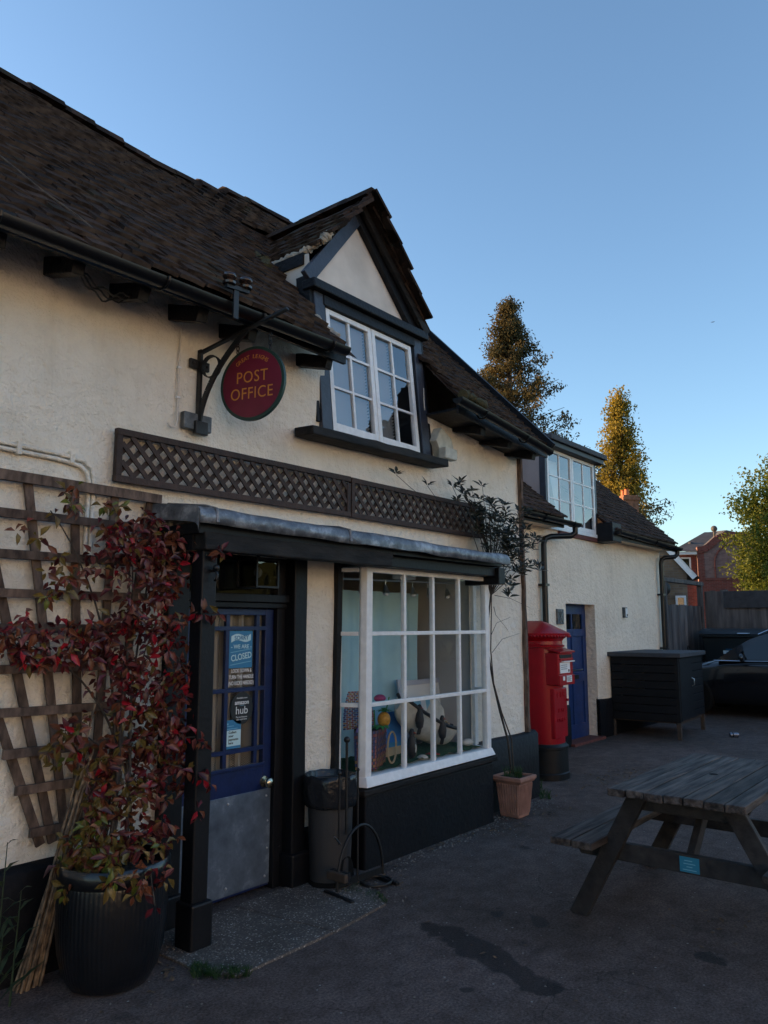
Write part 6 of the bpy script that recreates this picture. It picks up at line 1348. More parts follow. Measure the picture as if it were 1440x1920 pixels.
for side in (-1, 1):
    for pl in ([(1.42, 1.00), (1.52, 1.16), (1.80, 1.34), (2.10, 1.43), (2.38, 1.45), (2.38, 1.00)], [(2.46, 1.00), (2.46, 1.455), (3.2, 1.455), (3.35, 1.40), (3.35, 1.00)], [(3.42, 1.02), (3.42, 1.38), (3.8, 1.34), (4.1, 1.16), (4.1, 1.04)]):
        mb = MB(); mb.add([gpt(s, z, side, 0.004) for s, z in pl], [tuple(range(len(pl)))]); ob('side_window', mb, 'glass_car', t) if False else ob('side_window', mb, 'glass_dark', t)
    ob('window_strip', MB().tube([gpt(1.05, 0.965, side, 0.03), gpt(1.5, 0.965, side, 0.032), gpt(3.0, 0.985, side, 0.032), gpt(4.1, 1.0, side, 0.03)], 0.012, 6), 'chrome', t, smooth=60)
    ob('roof_rail', MB().tube([gpt(1.75, 1.42, side, -0.02), gpt(1.95, 1.515, side, -0.03), gpt(2.5, 1.575, side, -0.03), gpt(3.6, 1.56, side, -0.03), gpt(3.95, 1.46, side, -0.02)], 0.016, 6), 'chrome', t, smooth=60)
    mb = MB(); mb.sphere((CX + side * 1.0, NY - 1.42, 1.03), 0.09, 12, 8, (1.05, 0.55, 0.75)); mb.tube([(CX + side * 0.9, NY - 1.42, 0.98), (CX + side * 0.98, NY - 1.42, 1.0)], 0.03, 6); ob('mirror', mb, 'car_paint', t, smooth=60)
    ob('door_handle', MB().beam((CX + side * 0.935, NY - 2.25, 0.86), (CX + side * 0.935, NY - 2.45, 0.865), 0.02, 0.03), 'car_paint', t, bevel=0.006)
    ob('headlight', MB().prism([(CX + side * 0.86, NY - 0.22, 0.62), (CX + side * 0.62, NY - 0.03, 0.60), (CX + side * 0.62, NY - 0.06, 0.69), (CX + side * 0.86, NY - 0.36, 0.75)], (0, 0.02, 0.0)), 'paper_white', t)
    for s in (0.55, 3.60):
        mb = MB(); pts = [(0.20, 0), (0.30, 0.0), (0.335, 0.03), (0.335, 0.19), (0.30, 0.22), (0.20, 0.22)]; mb.lathe(pts, (0, 0, 0), 28, cap=False); mb.v = [(CX + side * (0.72 + z), NY - s + x, 0.335 + y) for x, y, z in mb.v]; W_ = ob('wheel', mb, 'rubber', t, smooth=40)
        mb = MB(); mb.lathe([(0.205, 0.0), (0.21, 0.02), (0.05, 0.045), (0.01, 0.045)], (0, 0, 0), 28, fn=lambda a, z_: 1); mb.v = [(CX + side * (0.89 + z), NY - s + x, 0.335 + y) for x, y, z in mb.v]; ob('rim', mb, 'rim', W_, smooth=40)
mb = MB(); mb.add([gpt(1.13, 1.01, -1, -0.06), gpt(1.13, 1.01, 1, -0.06), gpt(1.93, 1.462, 1, -0.06), gpt(1.93, 1.462, -1, -0.06)], [(0, 1, 2, 3)]); mb.v = [(x, y + 0.012, z + 0.014) for x, y, z in mb.v]; ob('windscreen', mb, 'glass_dark', t)

# ---------------------------------------------------------------- wheeled bin, can
t = thing('wheeled_bin', 'large black commercial wheeled bin in front of the fence behind the car', 'wheeled bin', (16.7, 4.2, 0))
mb = MB(); mb.add([(16.35, 3.45, 0.18), (17.0, 3.45, 0.18), (17.0, 4.8, 0.18), (16.35, 4.8, 0.18), (16.25, 3.35, 1.34), (17.1, 3.35, 1.34), (17.1, 4.92, 1.34), (16.25, 4.92, 1.34)], [(0, 3, 2, 1), (4, 5, 6, 7), (0, 1, 5, 4), (1, 2, 6, 5), (2, 3, 7, 6), (3, 0, 4, 7)]); ob('body', mb, 'bin_black', t, bevel=0.03)
ob('rim', MB().box(16.21, 17.14, 3.31, 4.96, 1.341, 1.395), 'bin_black', t, bevel=0.012)
mb = MB(); pr = [(16.19, 1.40), (16.25, 1.455), (16.5, 1.505), (16.8, 1.515), (17.1, 1.47), (17.15, 1.40)]; mb.prism([(x, 3.30, z) for x, z in pr], (0, 1.67, 0)); ob('lid', mb, 'bin_black', t, bevel=0.015)
ob('notice', MB().box(16.272, 16.278, 4.13, 4.52, 1.02, 1.20), 'paper_white', t); mb = MB()
for k in range(5): mb.box(16.268, 16.271, 4.18, 4.47 - 0.05 * (k % 2), 1.05 + 0.028 * k, 1.060 + 0.028 * k)
ob('notice_print', mb, 'poster_blue', t); ob('lid_handle', MB().tube([(16.22, 4.0, 1.42), (16.16, 4.02, 1.42), (16.16, 4.2, 1.42), (16.22, 4.22, 1.42)], 0.014, 6), 'steel', t)
for (x, y) in ((16.45, 3.55), (16.95, 3.55), (16.45, 4.7), (16.95, 4.7)): mb = MB(); mb.lathe([(0.08, 0), (0.08, 0.05)], (0, 0, 0), 14); mb.v = [(x + z, y + a, 0.08 + b_) for a, b_, z in mb.v]; mb.box(x, x + 0.05, y - 0.03, y + 0.03, 0.08, 0.2); ob('castor', mb, 'rubber', t)
t = thing('drinks_can', 'crushed silver drinks can lying on the tarmac near the car', 'can', (11.97, 3.25, 0.034), rz=R(-50))
mb = MB(); mb.lathe([(0.022, 0), (0.026, 0.004), (0.033, 0.014), (0.033, 0.05), (0.029, 0.07), (0.033, 0.10), (0.031, 0.122), (0.027, 0.128), (0.02, 0.13)], (0, 0, 0), 20, fn=lambda a, z_: 1 + 0.12 * nz(math.cos(a) * 2, math.sin(a) * 2, z_ * 20)); mb.v = [(z - 0.065, x, y) for x, y, z in mb.v]; ob('shell', mb, 'can_metal', t, smooth=50)
mb = MB(); mb.lathe([(0.0345, 0.035), (0.0345, 0.05)], (0, 0, 0), 20); mb.v = [(z - 0.065, x, y) for x, y, z in mb.v]; ob('band', mb, 'black_ink', t, smooth=50)

# ---------------------------------------------------------------- fence and gate
t = thing('timber_fence', 'grey vertical board fence with dark upper rails behind the car', 'fence', (17.3, 3.0, 0)); y = 5.12; k = 0
while y > 0.2:
    w_ = random.uniform(0.11, 0.13); h_ = 2.31 + random.uniform(-0.02, 0.02) if y > 4.72 else 1.95 + random.uniform(-0.015, 0.015)
    mb = MB(); x = 17.3 + random.uniform(0, 0.014); mb.prism([(x, y, 0.05), (x, y - w_, 0.05), (x + 0.018, y - w_, 0.05), (x + 0.008, y, 0.05)], (0, 0, h_ - 0.05)); ob('board', mb, 'fence_wood', t); y -= w_ - 0.012
for z in (2.025, 2.20): mb = MB(); mb.beam((17.27, 4.72, z), (17.27, 0.2, z + 0.01), 0.025, 0.178, seg=10, jit=0.002); ob('upper_rail', mb, 'fence_rail', t, bevel=0.004)
for y in (4.72, 3.0, 1.2): ob('post', MB().box(17.33, 17.43, y - 0.05, y + 0.05, 0, 2.33), 'fence_rail', t)
ob('gravel_board', MB().box(17.28, 17.31, 0.2, 5.1, 0, 0.05), 'fence_rail', t)
t = thing('side_gate', 'grey boarded garden gate in a timber frame beside the annex', 'gate', (16.2, 5.2, 0)); x = 15.08
for k in range(16):
    w_ = 0.134; mb = MB(); mb.box(x + 0.003, x + w_ - 0.003, 5.18 + random.uniform(0, 0.006), 5.205, 0.08, 1.98 + random.uniform(-0.012, 0.012)); ob('board', mb, 'fence_wood', t, bevel=0.003); x += w_
ob('rail', MB().box(15.08, 17.2, 5.207, 5.25, 1.72, 1.82), 'fence_wood', t); ob('rail', MB().box(15.08, 17.2, 5.207, 5.25, 0.3, 0.4), 'fence_wood', t)
for x in (15.02, 17.26): ob('post', MB().box(x - 0.05, x + 0.05, 5.15, 5.25, 0, 2.42), 'fence_wood', t, bevel=0.005)
ob('lintel', MB().box(14.9, 17.36, 5.14, 5.26, 2.42, 2.50), 'fence_wood', t, bevel=0.006); ob('ring_latch', MB().tube([(16.2 + 0.05 * math.cos(a), 5.165, 1.12 + 0.05 * math.sin(a)) for a in [2 * math.pi * i / 14 for i in range(15)]], 0.009, 6, cap=False), 'iron', t, smooth=60)
t = thing('side_fence', 'dark fence panel closing the gap between annex and gate', 'fence', (14.2, 5.2, 0)); x = 13.5
for k in range(12): mb = MB(); mb.box(x, x + 0.118, 5.19, 5.21, 0.05, 1.95); ob('board', mb, 'fence_wood', t); x += 0.122

# ---------------------------------------------------------------- picnic table
t = thing('picnic_table', 'weathered grey wooden picnic table with attached benches', 'picnic table', (4.85, 1.42, 0)); TX0, TX1, TC = 4.08, 5.52, 1.425; ZT = 0.735
for k in range(7):
    y0 = TC + 0.35 - (k + 1) * 0.1; mb = MB(); e = random.uniform(-0.006, 0.006); mb.beam((TX0 + e, y0 + 0.048, ZT - 0.02 + random.uniform(-0.002, 0.002)), (TX1 + random.uniform(-0.006, 0.006), y0 + 0.048, ZT - 0.02 + random.uniform(-0.002, 0.002)), 0.093, 0.04, seg=8, jit=0.0012)
    o = ob('top_plank', mb, 'table_wood', t, bevel=0.005)
mb = MB(); mb.lathe([(0.024, 0), (0.024, 0.0012)], (4.82, TC + 0.01, ZT + 0.0012), 20); ob('parasol_hole', mb, 'rubber', t)
for side in (-1, 1):
    for k in range(2): mb = MB(); yy = TC + side * (0.475 + 0.125 * k); mb.beam((TX0 - 0.06, yy, 0.43), (TX1 + 0.06, yy, 0.43), 0.118, 0.04, seg=8, jit=0.0012); ob('bench_plank', mb, 'table_wood', t, bevel=0.005)
for xe in (TX0 + 0.17, TX1 - 0.17):
    for side in (-1, 1): mb = MB(); mb.beam((xe, TC + side * 0.615, -0.01), (xe, TC + side * 0.235, 0.694), 0.045, 0.095, up=(0, side * 0.88, 0.47)); ob('leg', mb, 'table_leg', t, bevel=0.005)
    xb = xe + (0.048 if xe > 4.8 else -0.048) * -1; ob('bench_bearer', MB().prism([(xb - 0.022, TC - 0.66, 0.41), (xb - 0.022, TC + 0.66, 0.41), (xb - 0.022, TC + 0.60, 0.315), (xb - 0.022, TC - 0.60, 0.315)], (0.044, 0, 0)), 'table_leg', t, bevel=0.004)
    ob('top_bearer', MB().prism([(xb - 0.022, TC - 0.33, 0.692), (xb - 0.022, TC + 0.33, 0.692), (xb - 0.022, TC + 0.28, 0.60), (xb - 0.022, TC - 0.28, 0.60)], (0.044, 0, 0)), 'table_leg', t, bevel=0.004)
for s_ in (-1, 1):
    xe = 4.80 + s_ * 0.5; mb = MB(); mb.beam((xe, TC, 0.36), (4.80 + s_ * 0.08, TC, 0.69), 0.04, 0.07); ob('brace', mb, 'table_leg', t, bevel=0.004)
xb = TX0 + 0.17 + 0.048 - 0.022
tg = ob('name_tag', MB().box(xb - 0.004, xb, TC - 0.055, TC + 0.045, 0.325, 0.400), 'tag_blue', t); mb = MB()
for k, (a, b_) in enumerate(((-0.04, 0.03), (-0.02, 0.01), (-0.035, 0.025), (-0.02, 0.02))): mb.box(xb - 0.0055, xb - 0.0043, TC + a, TC + b_, 0.336 + k * 0.015, 0.339 + k * 0.015)
ob('tag_print', mb, 'poster_light', tg)

# ---------------------------------------------------------------- background houses
t = thing('brick_bungalow', 'brown brick gabled house with white bargeboard and chimneys beyond the gate', 'house', (23.9, 7.4, 0), rz=R(25)); B5 = 3.3; RZ = 5.05
mb = MB(); mb.add([(0, 0.15, 0), (0, B5 - 0.15, 0), (0, B5 - 0.15, 3.15), (0, B5 / 2, RZ - 0.12), (0, 0.15, 3.15)], [(0, 1, 2, 3, 4)]); ob('gable_wall', mb, 'brick_yellow', t); ob('side_wall', MB().quad((0, 0.15, 0), (9, 0.15, 0), (9, 0.15, 3.1), (0, 0.15, 3.1)), 'brick_yellow', t)
for (y0, s_) in ((0, 1), (B5, -1)): mb = MB(); mb.beam((-0.14, y0 - 0.06 * s_, 2.98), (-0.14, B5 / 2, RZ + 0.02), 0.05, 0.17, up=(0, -s_, 1)); ob('bargeboard', mb, 'white_paint', t); mb = MB(); mb.quad((-0.2, y0 - 0.2 * s_, 2.95), (9, y0 - 0.2 * s_, 2.95), (9, B5 / 2, RZ + 0.14), (-0.2, B5 / 2, RZ + 0.14)); ob('roof_slope', mb, 'slate_roof', t)
def turned(x, y, hx, hy, z0, z1, a=R(24)):
    mb = MB(); ca, sa = math.cos(a), math.sin(a); ps = [(x + u_ * ca - v_ * sa, y + u_ * sa + v_ * ca, z0) for u_, v_ in ((-hx, -hy), (hx, -hy), (hx, hy), (-hx, hy))]; mb.prism(ps, (0, 0, z1 - z0)); return mb
for (x, y, hx, hy, zt) in ((1.6, 1.72, 0.40, 0.26, 5.78), (1.9, 2.6, 0.34, 0.24, 5.55)):
    c_ = ob('chimney', turned(x, y, hx, hy, 3.6, zt), 'brick_stack', t); ob('chimney_cap', turned(x, y, hx + 0.04, hy + 0.04, zt - 0.16, zt - 0.08), 'brick_stack', c_)
    for k in (-0.12, 0.12): ob('chimney_pot', MB().tube([(x + k, y + k * 0.4, zt), (x + k, y + k * 0.4, zt + 0.22), (x + k, y + k * 0.4, zt + 0.24)], [0.09, 0.07, 0.09], 12), 'pot_orange', c_, smooth=40)
ob('porch_wall', MB().box(-0.7, -0.01, 0.95, 2.2, 0, 2.95), 'brick_yellow', t); mb = MB(); mb.prism([(-0.95, 0.85, 2.95), (-0.95, 2.4, 2.95), (-0.95, 2.0, 3.42), (-0.95, 1.2, 3.42)], (0.94, 0, 0)); ob('porch_roof', mb, 'slate_roof', t); ob('porch_board', MB().box(-0.98, -0.955, 0.85, 2.4, 2.88, 2.95), 'white_paint', t)
mb = MB(); mb.lathe([(0.23, 0), (0.2, 0.03), (0.12, 0.06), (0.02, 0.07)], (0, 0, 0), 20); mb.v = [(-1.1 - z, 0.98 + x, 2.62 + y) for x, y, z in mb.v]; ob('satellite_dish', mb, 'iron', t, smooth=50); ob('dish_arm', MB().tube([(-0.7, 0.98, 2.62), (-1.1, 0.98, 2.62)], 0.03, 6), 'iron', t)
wv = ob('window', MB().quad((-0.012, 0.26, 0.9), (-0.012, 0.46, 0.9), (-0.012, 0.46, 2.4), (-0.012, 0.26, 2.4)), 'glass_dark', t)
for (a, b_, c_, d_) in ((0.21, 0.27, 0.85, 2.45), (0.45, 0.51, 0.85, 2.45), (0.27, 0.45, 2.39, 2.45), (0.27, 0.45, 1.9, 1.95)): ob('frame', MB().box(-0.06, -0.015, a, b_, c_, d_), 'white_paint', wv)
t = thing('red_brick_house', 'red brick house with shaped gable and slate roof beyond the fence', 'house', (41.9, 12.6, 0), rz=R(26))
mb = MB(); mb.box(0.3, 6, 0.05, 1.15, 0, 5.25); ob('wall', mb, 'brick_red', t); ob('eave_board', MB().box(-0.05, 0.28, 0.06, 1.3, 5.25, 5.40), 'white_paint', t)
mb = MB(); mb.quad((-0.1, -0.3, 5.41), (-0.1, 1.4, 5.41), (3.0, -0.9, 6.75), (3.0, -1.9, 6.75)); mb.add([(-0.1, 1.4, 5.41), (6.0, 1.4, 5.41), (3.0, -0.9, 6.75)], [(0, 1, 2)]); ob('roof', mb, 'slate_roof', t)
mb = MB(); mb.add([(0.45, 0.1, 5.41), (0.45, -1.55, 6.55), (0.45, -3.0, 6.2), (0.45, -4.3, 5.41), (9, 0.1, 5.41), (9, -2.0, 7.4), (9, -4.3, 5.41)], [(0, 1, 5, 4), (1, 2, 3, 6, 5), (0, 3, 2, 1)]); ob('roof', mb, 'slate_roof', t)
pr = [(0.04, 0), (0.04, 5.62), (-0.2, 5.63), (-0.45, 5.72), (-0.72, 5.95), (-1.0, 6.2), (-1.3, 6.33), (-2.5, 6.36), (-2.8, 6.2), (-3.1, 5.95), (-3.4, 5.72), (-4.0, 5.60), (-4.0, 0)]
mb = MB(); mb.prism([(0, y, z) for y, z in pr], (0.4, 0, 0)); ob('gable_wall', mb, 'brick_pale', t)
for k, (a, b_) in enumerate(zip(pr[1:-2], pr[2:-1])): mb = MB(); mb.beam((-0.02 - 0.004 * (k % 2), a[0], a[1] - 0.14), (-0.02 - 0.004 * (k % 2), b_[0], b_[1] - 0.14), 0.12, 0.34, up=(0, 0, 1)); ob('gable_trim', mb, 'brick_red', t)
ob('string_course', MB().box(-0.06, -0.002, -4.0, 0.04, 3.88, 4.0), 'brick_red', t); ob('lower_wall', MB().box(-0.04, -0.002, -3.98, 0.045, 0, 3.87), 'brick_red', t); ob('corner_strip', MB().box(-0.03, -0.002, -0.28, 0.05, 4.01, 5.45), 'brick_red', t)
arcp = [(-0.02, -1.85 + 1.05 * math.cos(a), 4.75 + 1.05 * math.sin(a)) for a in [math.pi * i / 16 for i in range(17)]]; mb = MB(); mb.tube([(-0.02, -0.8, 4.02)] + arcp + [(-0.02, -2.9, 4.02)], 0.05, 6); ob('blind_arch', mb, 'brick_red', t)
for (x, y, z) in ((1.2, 0.15, 5.8), (1.0, -1.05, 6.62)): mb = MB(); mb.tube([(x, y, z - 0.5), (x, y, z)], 0.06, 8); mb.sphere((x, y, z + 0.08), 0.17, 12, 8); ob('finial', mb, 'slate_roof', t, smooth=60)
wv = ob('window', MB().quad((0.29, 0.42, 4.25), (0.29, 0.92, 4.25), (0.29, 0.92, 5.05), (0.29, 0.42, 5.05)), 'glass_dark', t)
for (a, b_, c_, d_) in ((0.34, 0.42, 4.2, 5.12), (0.92, 1.0, 4.2, 5.12), (0.42, 0.92, 5.05, 5.12), (0.42, 0.92, 4.2, 4.25)): ob('frame', MB().box(0.2, 0.285, a, b_, c_, d_), 'white_paint', wv)

# ---------------------------------------------------------------- trees
def cloud(points, size, rnd, aspect=0.55, droop=0.0, cluster=3):
    """many small leaf faces around each point"""
    mb = MB(); vs = mb.v; fs = mb.f
    for (p, sc_) in points:
        for k in range(cluster):
            q = p + Vector((rnd.gauss(0, 1), rnd.gauss(0, 1), rnd.gauss(0, 1))) * size * 0.75
            d = Vector((rnd.uniform(-1, 1), rnd.uniform(-1, 1), rnd.uniform(-1, 1) - droop)).normalized(); n_ = Vector((rnd.uniform(-1, 1), rnd.uniform(-1, 1), rnd.uniform(-1, 1))); s_ = d.cross(n_)
            if s_.length < 0.1: continue
            s_ = s_.normalized() * size * aspect * 0.5 * sc_; l_ = d * size * sc_; o = len(vs)
            vs += [tuple(q), tuple(q + l_ * 0.5 + s_), tuple(q + l_), tuple(q + l_ * 0.5 - s_)]; fs.append((o, o + 1, o + 2, o + 3))
    return mb
def limb_tree(t, base, top, r_, limbs, mt='bark'):
    tr = MB(); tr.tube([Vector(base).lerp(Vector(top), k / 8) + Vector((0.15 * nz(k, 1), 0.15 * nz(k, 5), 0)) for k in range(9)], r_, 8, r_ * 0.15); o = ob('trunk', tr, mt, t, smooth=60)
    mb = MB()
    for (a, b_, ra) in limbs: mb.tube([a, a.lerp(b_, 0.5) + Vector((0, 0, 0.1)), b_], ra, 5, ra * 0.3)
    ob('limbs', mb, mt, o, smooth=60)
rt = random.Random(11)
# conifer: tiers of drooping sprays, ragged outline
cb = Vector((28.3, 15.95, 0)); ht = 15.9
t = thing('conifer_tree', 'tall ragged dark conifer behind the shop roof', 'tree', cb); pts = []; limbs = []
for k in range(300):
    q = rt.random() ** 0.85; z = 3.5 + (ht - 3.7) * q; prof_ = 5.2 * (1 - q) ** 0.95 + 0.06; az = rt.random() * 6.283
    prof_ *= (0.66 + 0.75 * nz(math.cos(az) * 1.6, math.sin(az) * 1.6, z * 0.5) + 0.34 * rt.random()); prof_ = max(0.25, prof_)
    a = cb + Vector((0, 0, z - 0.25 * prof_)); b_ = cb + Vector((math.cos(az) * prof_, math.sin(az) * prof_, z + 0.12 * prof_)); limbs.append((a, b_, 0.03))
    for j in range(int(9 + 26 * prof_ / 3)):
        u_ = 0.25 + 0.78 * rt.random() ** 0.7; p = a.lerp(b_, u_) + Vector((rt.gauss(0, .13), rt.gauss(0, .13), rt.gauss(0, .09) - 0.26 * u_)); pts.append((p, rt.uniform(0.7, 1.3)))
ob('crown', cloud(pts, 0.135, rt, 0.45, 0.7, 8), 'conifer_leaf', t, recalc=False); limb_tree(t, cb, cb + Vector((0, 0, ht - 0.3)), 0.35, limbs)
# poplar
pb_ = Vector((48.6, 19.2, 0)); ht = 17.2; t = thing('poplar_tree', 'slim golden poplar tree standing behind the annex roof', 'tree', pb_); pts = []; limbs = []
for k in range(330):
    q = rt.random() ** 0.9; z = 2.5 + (ht - 2.9) * q; pr_ = (2.9 * (1 - q) ** 0.8 + 0.12) * (0.75 + 0.45 * rt.random()); az = rt.random() * 6.283; a = pb_ + Vector((0, 0, z - pr_ * 1.2)); b_ = pb_ + Vector((math.cos(az) * pr_, math.sin(az) * pr_, z + pr_ * 0.25)); limbs.append((a, b_, 0.03))
    for j in range(10 + int(5 * pr_)): u_ = 0.3 + 0.72 * rt.random(); pts.append((a.lerp(b_, u_) + Vector((rt.gauss(0, .2), rt.gauss(0, .2), rt.gauss(0, .25))), rt.uniform(0.7, 1.3)))
ob('crown', cloud(pts, 0.16, rt, 0.8, 0.1, 6), 'poplar_leaf', t, recalc=False); limb_tree(t, pb_, pb_ + Vector((0, 0, ht - 0.5)), 0.3, limbs)
# broad tree at the right
bb_ = Vector((37.2, 6.2, 0)); t = thing('broadleaf_tree', 'broad leafy green tree with sunlit golden top beyond the fence', 'tree', bb_); pts = []; limbs = []
for k in range(260):
    az = rt.random() * 6.283; el = math.asin(rt.uniform(-0.75, 1)); rr = 1.55 * (1.9 + 0.75 * nz(math.cos(az) * 1.5, math.sin(az) * 1.5, el * 1.7)) * rt.uniform(0.62, 1.05); c_ = bb_ + Vector((0, 0, 4.95)); b_ = c_ + Vector((math.cos(az) * math.cos(el) * rr * 1.08, math.sin(az) * math.cos(el) * rr * 1.08, math.sin(el) * rr * 1.22)); a = bb_ + Vector((0, 0, 2.8 + 2.4 * rt.random())); limbs.append((a, b_, 0.025))
    for j in range(30): pts.append((b_ + Vector((rt.gauss(0, .34), rt.gauss(0, .34), rt.gauss(0, .24))), rt.uniform(0.7, 1.3)))
ob('crown', cloud(pts, 0.15, rt, 0.6, 0.2, 8), 'oak_leaf', t, recalc=False); limb_tree(t, bb_, bb_ + Vector((0, 0, 7.2)), 0.28, limbs)

# hedges: one closing the car park opposite the shop (mirrored in its windows), one unseen behind the annex, added to shade the fence
def hedge(label, p0, p1, h_, th, seed):
    rh = random.Random(seed); t = thing('hedge', label, 'hedge', ((p0[0] + p1[0]) / 2, (p0[1] + p1[1]) / 2, 0)); a = Vector((*p0, 0)); b_ = Vector((*p1, 0)); ln = (b_ - a).length; nn = Vector((-(b_ - a).y, (b_ - a).x, 0)).normalized(); pts = []
    for k in range(int(ln * h_ * 10)):
        q = rh.random(); top = h_ * (0.72 + 0.28 * nz(q * ln * 0.25, seed, 0) + 0.12 * nz(q * ln * 0.9, seed, 4)); pts.append((a.lerp(b_, q) + nn * rh.uniform(-th, th) / 2 + Vector((0, 0, top * rh.random())), rh.uniform(0.7, 1.4)))
    ob('foliage', cloud(pts, 0.5, rh, 0.7, 0.1, 2), 'hedge_leaf', t, recalc=False); mb = MB(); n_ = int(ln / 1.2)
    for k in range(n_): c_ = a.lerp(b_, (k + 0.5) / n_); mb.tube([c_, c_ + Vector((0.1, 0, h_ * 0.6))], 0.09, 6, 0.03)
    ob('stems', mb, 'bark', t); mb = MB(); mb.beam(a + Vector((0, 0, h_ * 0.36)), b_ + Vector((0, 0, h_ * 0.36)), th * 0.5, h_ * 0.72, seg=40, jit=0.3); ob('inner_growth', mb, 'hedge_leaf', t)
hedge('tall leafy hedge across the car park opposite the shop front', (12, -13), (40, -15), 5.0, 2.5, 4)
hedge('unseen hedge added behind the annex to shade the fence', (8.5, 11.5), (18.0, 12.3), 5.4, 1.6, 9)

# unseen pale terrace added across the road to bounce warm sun onto the shop
t = thing('bounce_terrace', 'unseen pale rendered terrace added across the road to bounce warm light on the shop', 'house', (-3, -15, 0))
holes = [(x, x + 1.1, z, z + 1.4) for x in (-13.5, -9.5, -5.5, -1.5, 2.5, 6.5) for z in (0.9, 3.6)]
def terrace_wall(x0, x1, z0, z1, y, holes):
    xs = sorted({x0, x1, *[q for h in holes for q in h[:2]]}); zs = sorted({z0, z1, *[q for h in holes for q in h[2:]]}); mb = MB()
    for i in range(len(xs) - 1):
        for k in range(len(zs) - 1):
            cx, cz = (xs[i] + xs[i + 1]) / 2, (zs[k] + zs[k + 1]) / 2
            if not any(h[0] < cx < h[1] and h[2] < cz < h[3] for h in holes): mb.quad((xs[i + 1], y, zs[k]), (xs[i], y, zs[k]), (xs[i], y, zs[k + 1]), (xs[i + 1], y, zs[k + 1]))
    return mb
ob('wall', terrace_wall(-15, 9.5, 0, 6.0, -14, holes), 'white_render', t); ob('end_wall', MB().quad((9.5, -14, 0), (9.5, -21, 0), (9.5, -21, 6), (9.5, -14, 6)), 'white_render', t)
for (a, b_, c_, d_) in holes: w_ = ob('window', MB().quad((b_, -14.12, c_), (a, -14.12, c_), (a, -14.12, d_), (b_, -14.12, d_)), 'glass_dark', t); mb = MB(); mb.box((a + b_) / 2 - 0.03, (a + b_) / 2 + 0.03, -14.1, -14.05, c_, d_); ob('frame', mb, 'white_paint', w_)
mb = MB(); mb.quad((-15.3, -13.6, 5.9), (9.8, -13.6, 5.9), (9.8, -17.5, 8.8), (-15.3, -17.5, 8.8)); mb.quad((-15.3, -21.4, 5.9), (9.8, -21.4, 5.9), (9.8, -17.5, 8.8), (-15.3, -17.5, 8.8)); ob('roof', mb, 'slate_roof', t)

# ---------------------------------------------------------------- aeroplane, litter
t = thing('aeroplane', 'tiny distant aeroplane in the upper right sky', 'aeroplane', (423.6, 112.5, 164.6), rz=R(-70)); mb = MB(); mb.tube([(-0.95, 0, 0), (-0.8, 0, 0), (0.75, 0, 0), (1.05, 0, 0)], [0.02, 0.12, 0.11, 0.01], 10); ob('fuselage', mb, 'aircraft', t, smooth=60)
mb = MB(); mb.prism([(-0.2, 0, 0), (0.15, 0, 0), (0.42, 0.95, 0.06), (0.28, 0.95, 0.06)], (0, 0, 0.04)); mb.prism([(-0.2, 0, 0), (0.15, 0, 0), (0.42, -0.95, 0.06), (0.28, -0.95, 0.06)], (0, 0, 0.04)); ob('wing', mb, 'aircraft', t); mb = MB(); mb.prism([(0.75, 0, 0.05), (1.02, 0, 0.05), (1.08, 0, 0.38), (0.98, 0, 0.38)], (0, 0.03, 0)); ob('tail_fin', mb, 'aircraft', t)
rg = random.Random(3); peb = MB(); lit = MB()
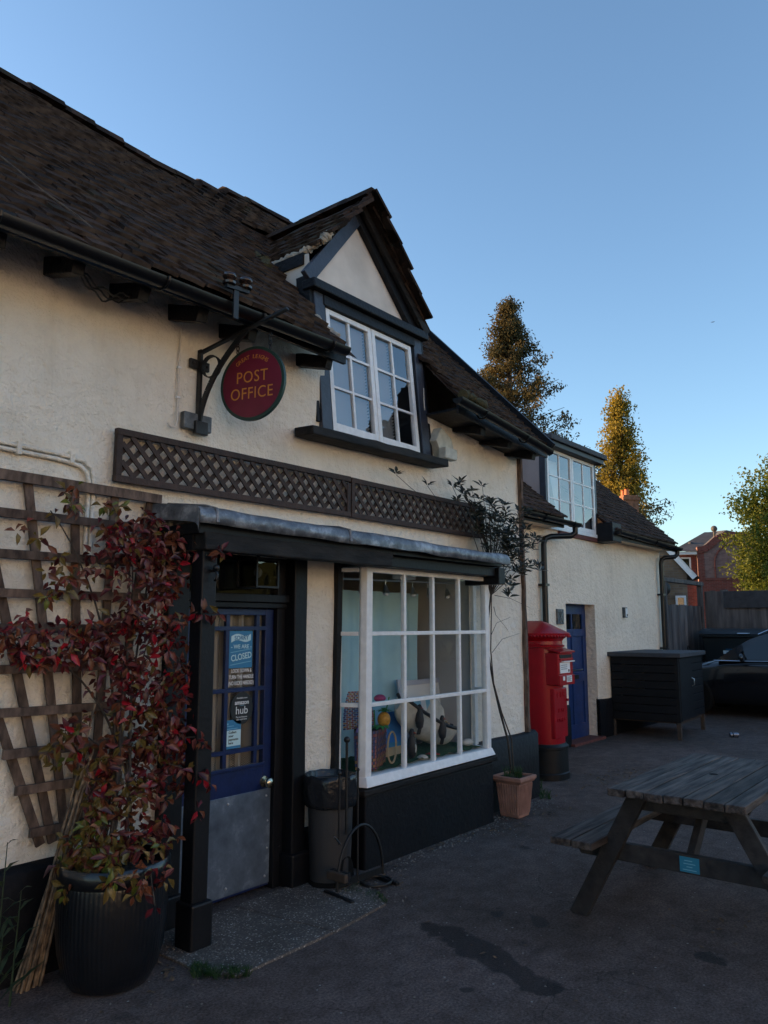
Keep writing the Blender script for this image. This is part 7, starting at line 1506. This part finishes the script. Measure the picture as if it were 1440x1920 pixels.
def stone(mb, x, y, r_):
    ph = rg.random() * 6.28; n_ = 5; vs = [(x + r_ * rg.uniform(0.7, 1.2) * math.cos(ph + 6.283 * i / n_), y + r_ * rg.uniform(0.7, 1.2) * math.sin(ph + 6.283 * i / n_), 0.0) for i in range(n_)] + [(x, y, r_ * 0.8)]; mb.add(vs, [(i, (i + 1) % n_, n_) for i in range(n_)])
for k in range(420): 
    x = rg.uniform(4.1, 6.8); stone(peb, x, 3.44 - abs(rg.gauss(0, 0.09)) - (0 if x < 5.7 else -0.1), rg.uniform(0.003, 0.011))
for k in range(700): stone(peb, rg.uniform(1.8, 11), rg.uniform(0.6, 3.3), rg.uniform(0.002, 0.007))
for k in range(160): stone(peb, 3.75 + rg.gauss(0, 0.16), 3.28 + rg.gauss(0, 0.10), rg.uniform(0.003, 0.009))
for k in range(240): x = rg.uniform(2.44, 2.7); stone(peb, x, 3.2 + rg.gauss(0, 0.1), rg.uniform(0.002, 0.006))
peb.v = [(x, y, z + (0.012 if (2.44 < x < 3.82 and 2.9 < y < 3.6) else 0)) for x, y, z in peb.v]
ob('loose_gravel', peb, 'gravel', kind='stuff', label='loose gravel and grit scattered along the wall foot', cat='gravel', recalc=False)
for (cx, cy, sx, sy, n_) in ((8.2, 3.35, 0.35, 0.18, 200), (7.9, 3.45, 0.5, 0.10, 120), (5.9, 3.22, 0.35, 0.06, 60), (4.8, 3.38, 0.5, 0.04, 60), (12.8, 3.2, 0.5, 0.2, 80), (4.6, 1.3, 0.25, 0.2, 30), (3.9, 3.2, 0.12, 0.08, 40), (2.4, 3.2, 0.10, 0.10, 30), (4.5, 2.2, 1.6, 0.8, 50), (8.5, 2.5, 1.5, 0.8, 40)):
    for k in range(n_):
        x, y = cx + rg.gauss(0, sx), cy + rg.gauss(0, sy); a = rg.random() * 6.28; l_ = rg.uniform(0.012, 0.045); d = Vector((math.cos(a), math.sin(a), rg.uniform(-0.05, 0.35))) * l_; s_ = Vector((-math.sin(a), math.cos(a), rg.uniform(-.3, .3))) * l_ * 0.3; p = Vector((x, y, 0.004)); lit.add([p, p + d * 0.5 + s_, p + d, p + d * 0.5 - s_], [(0, 1, 2, 3)])
ob('leaf_litter', lit, 'litter', kind='stuff', label='dry leaf litter and moss heaps on the tarmac', cat='leaf litter', recalc=False)
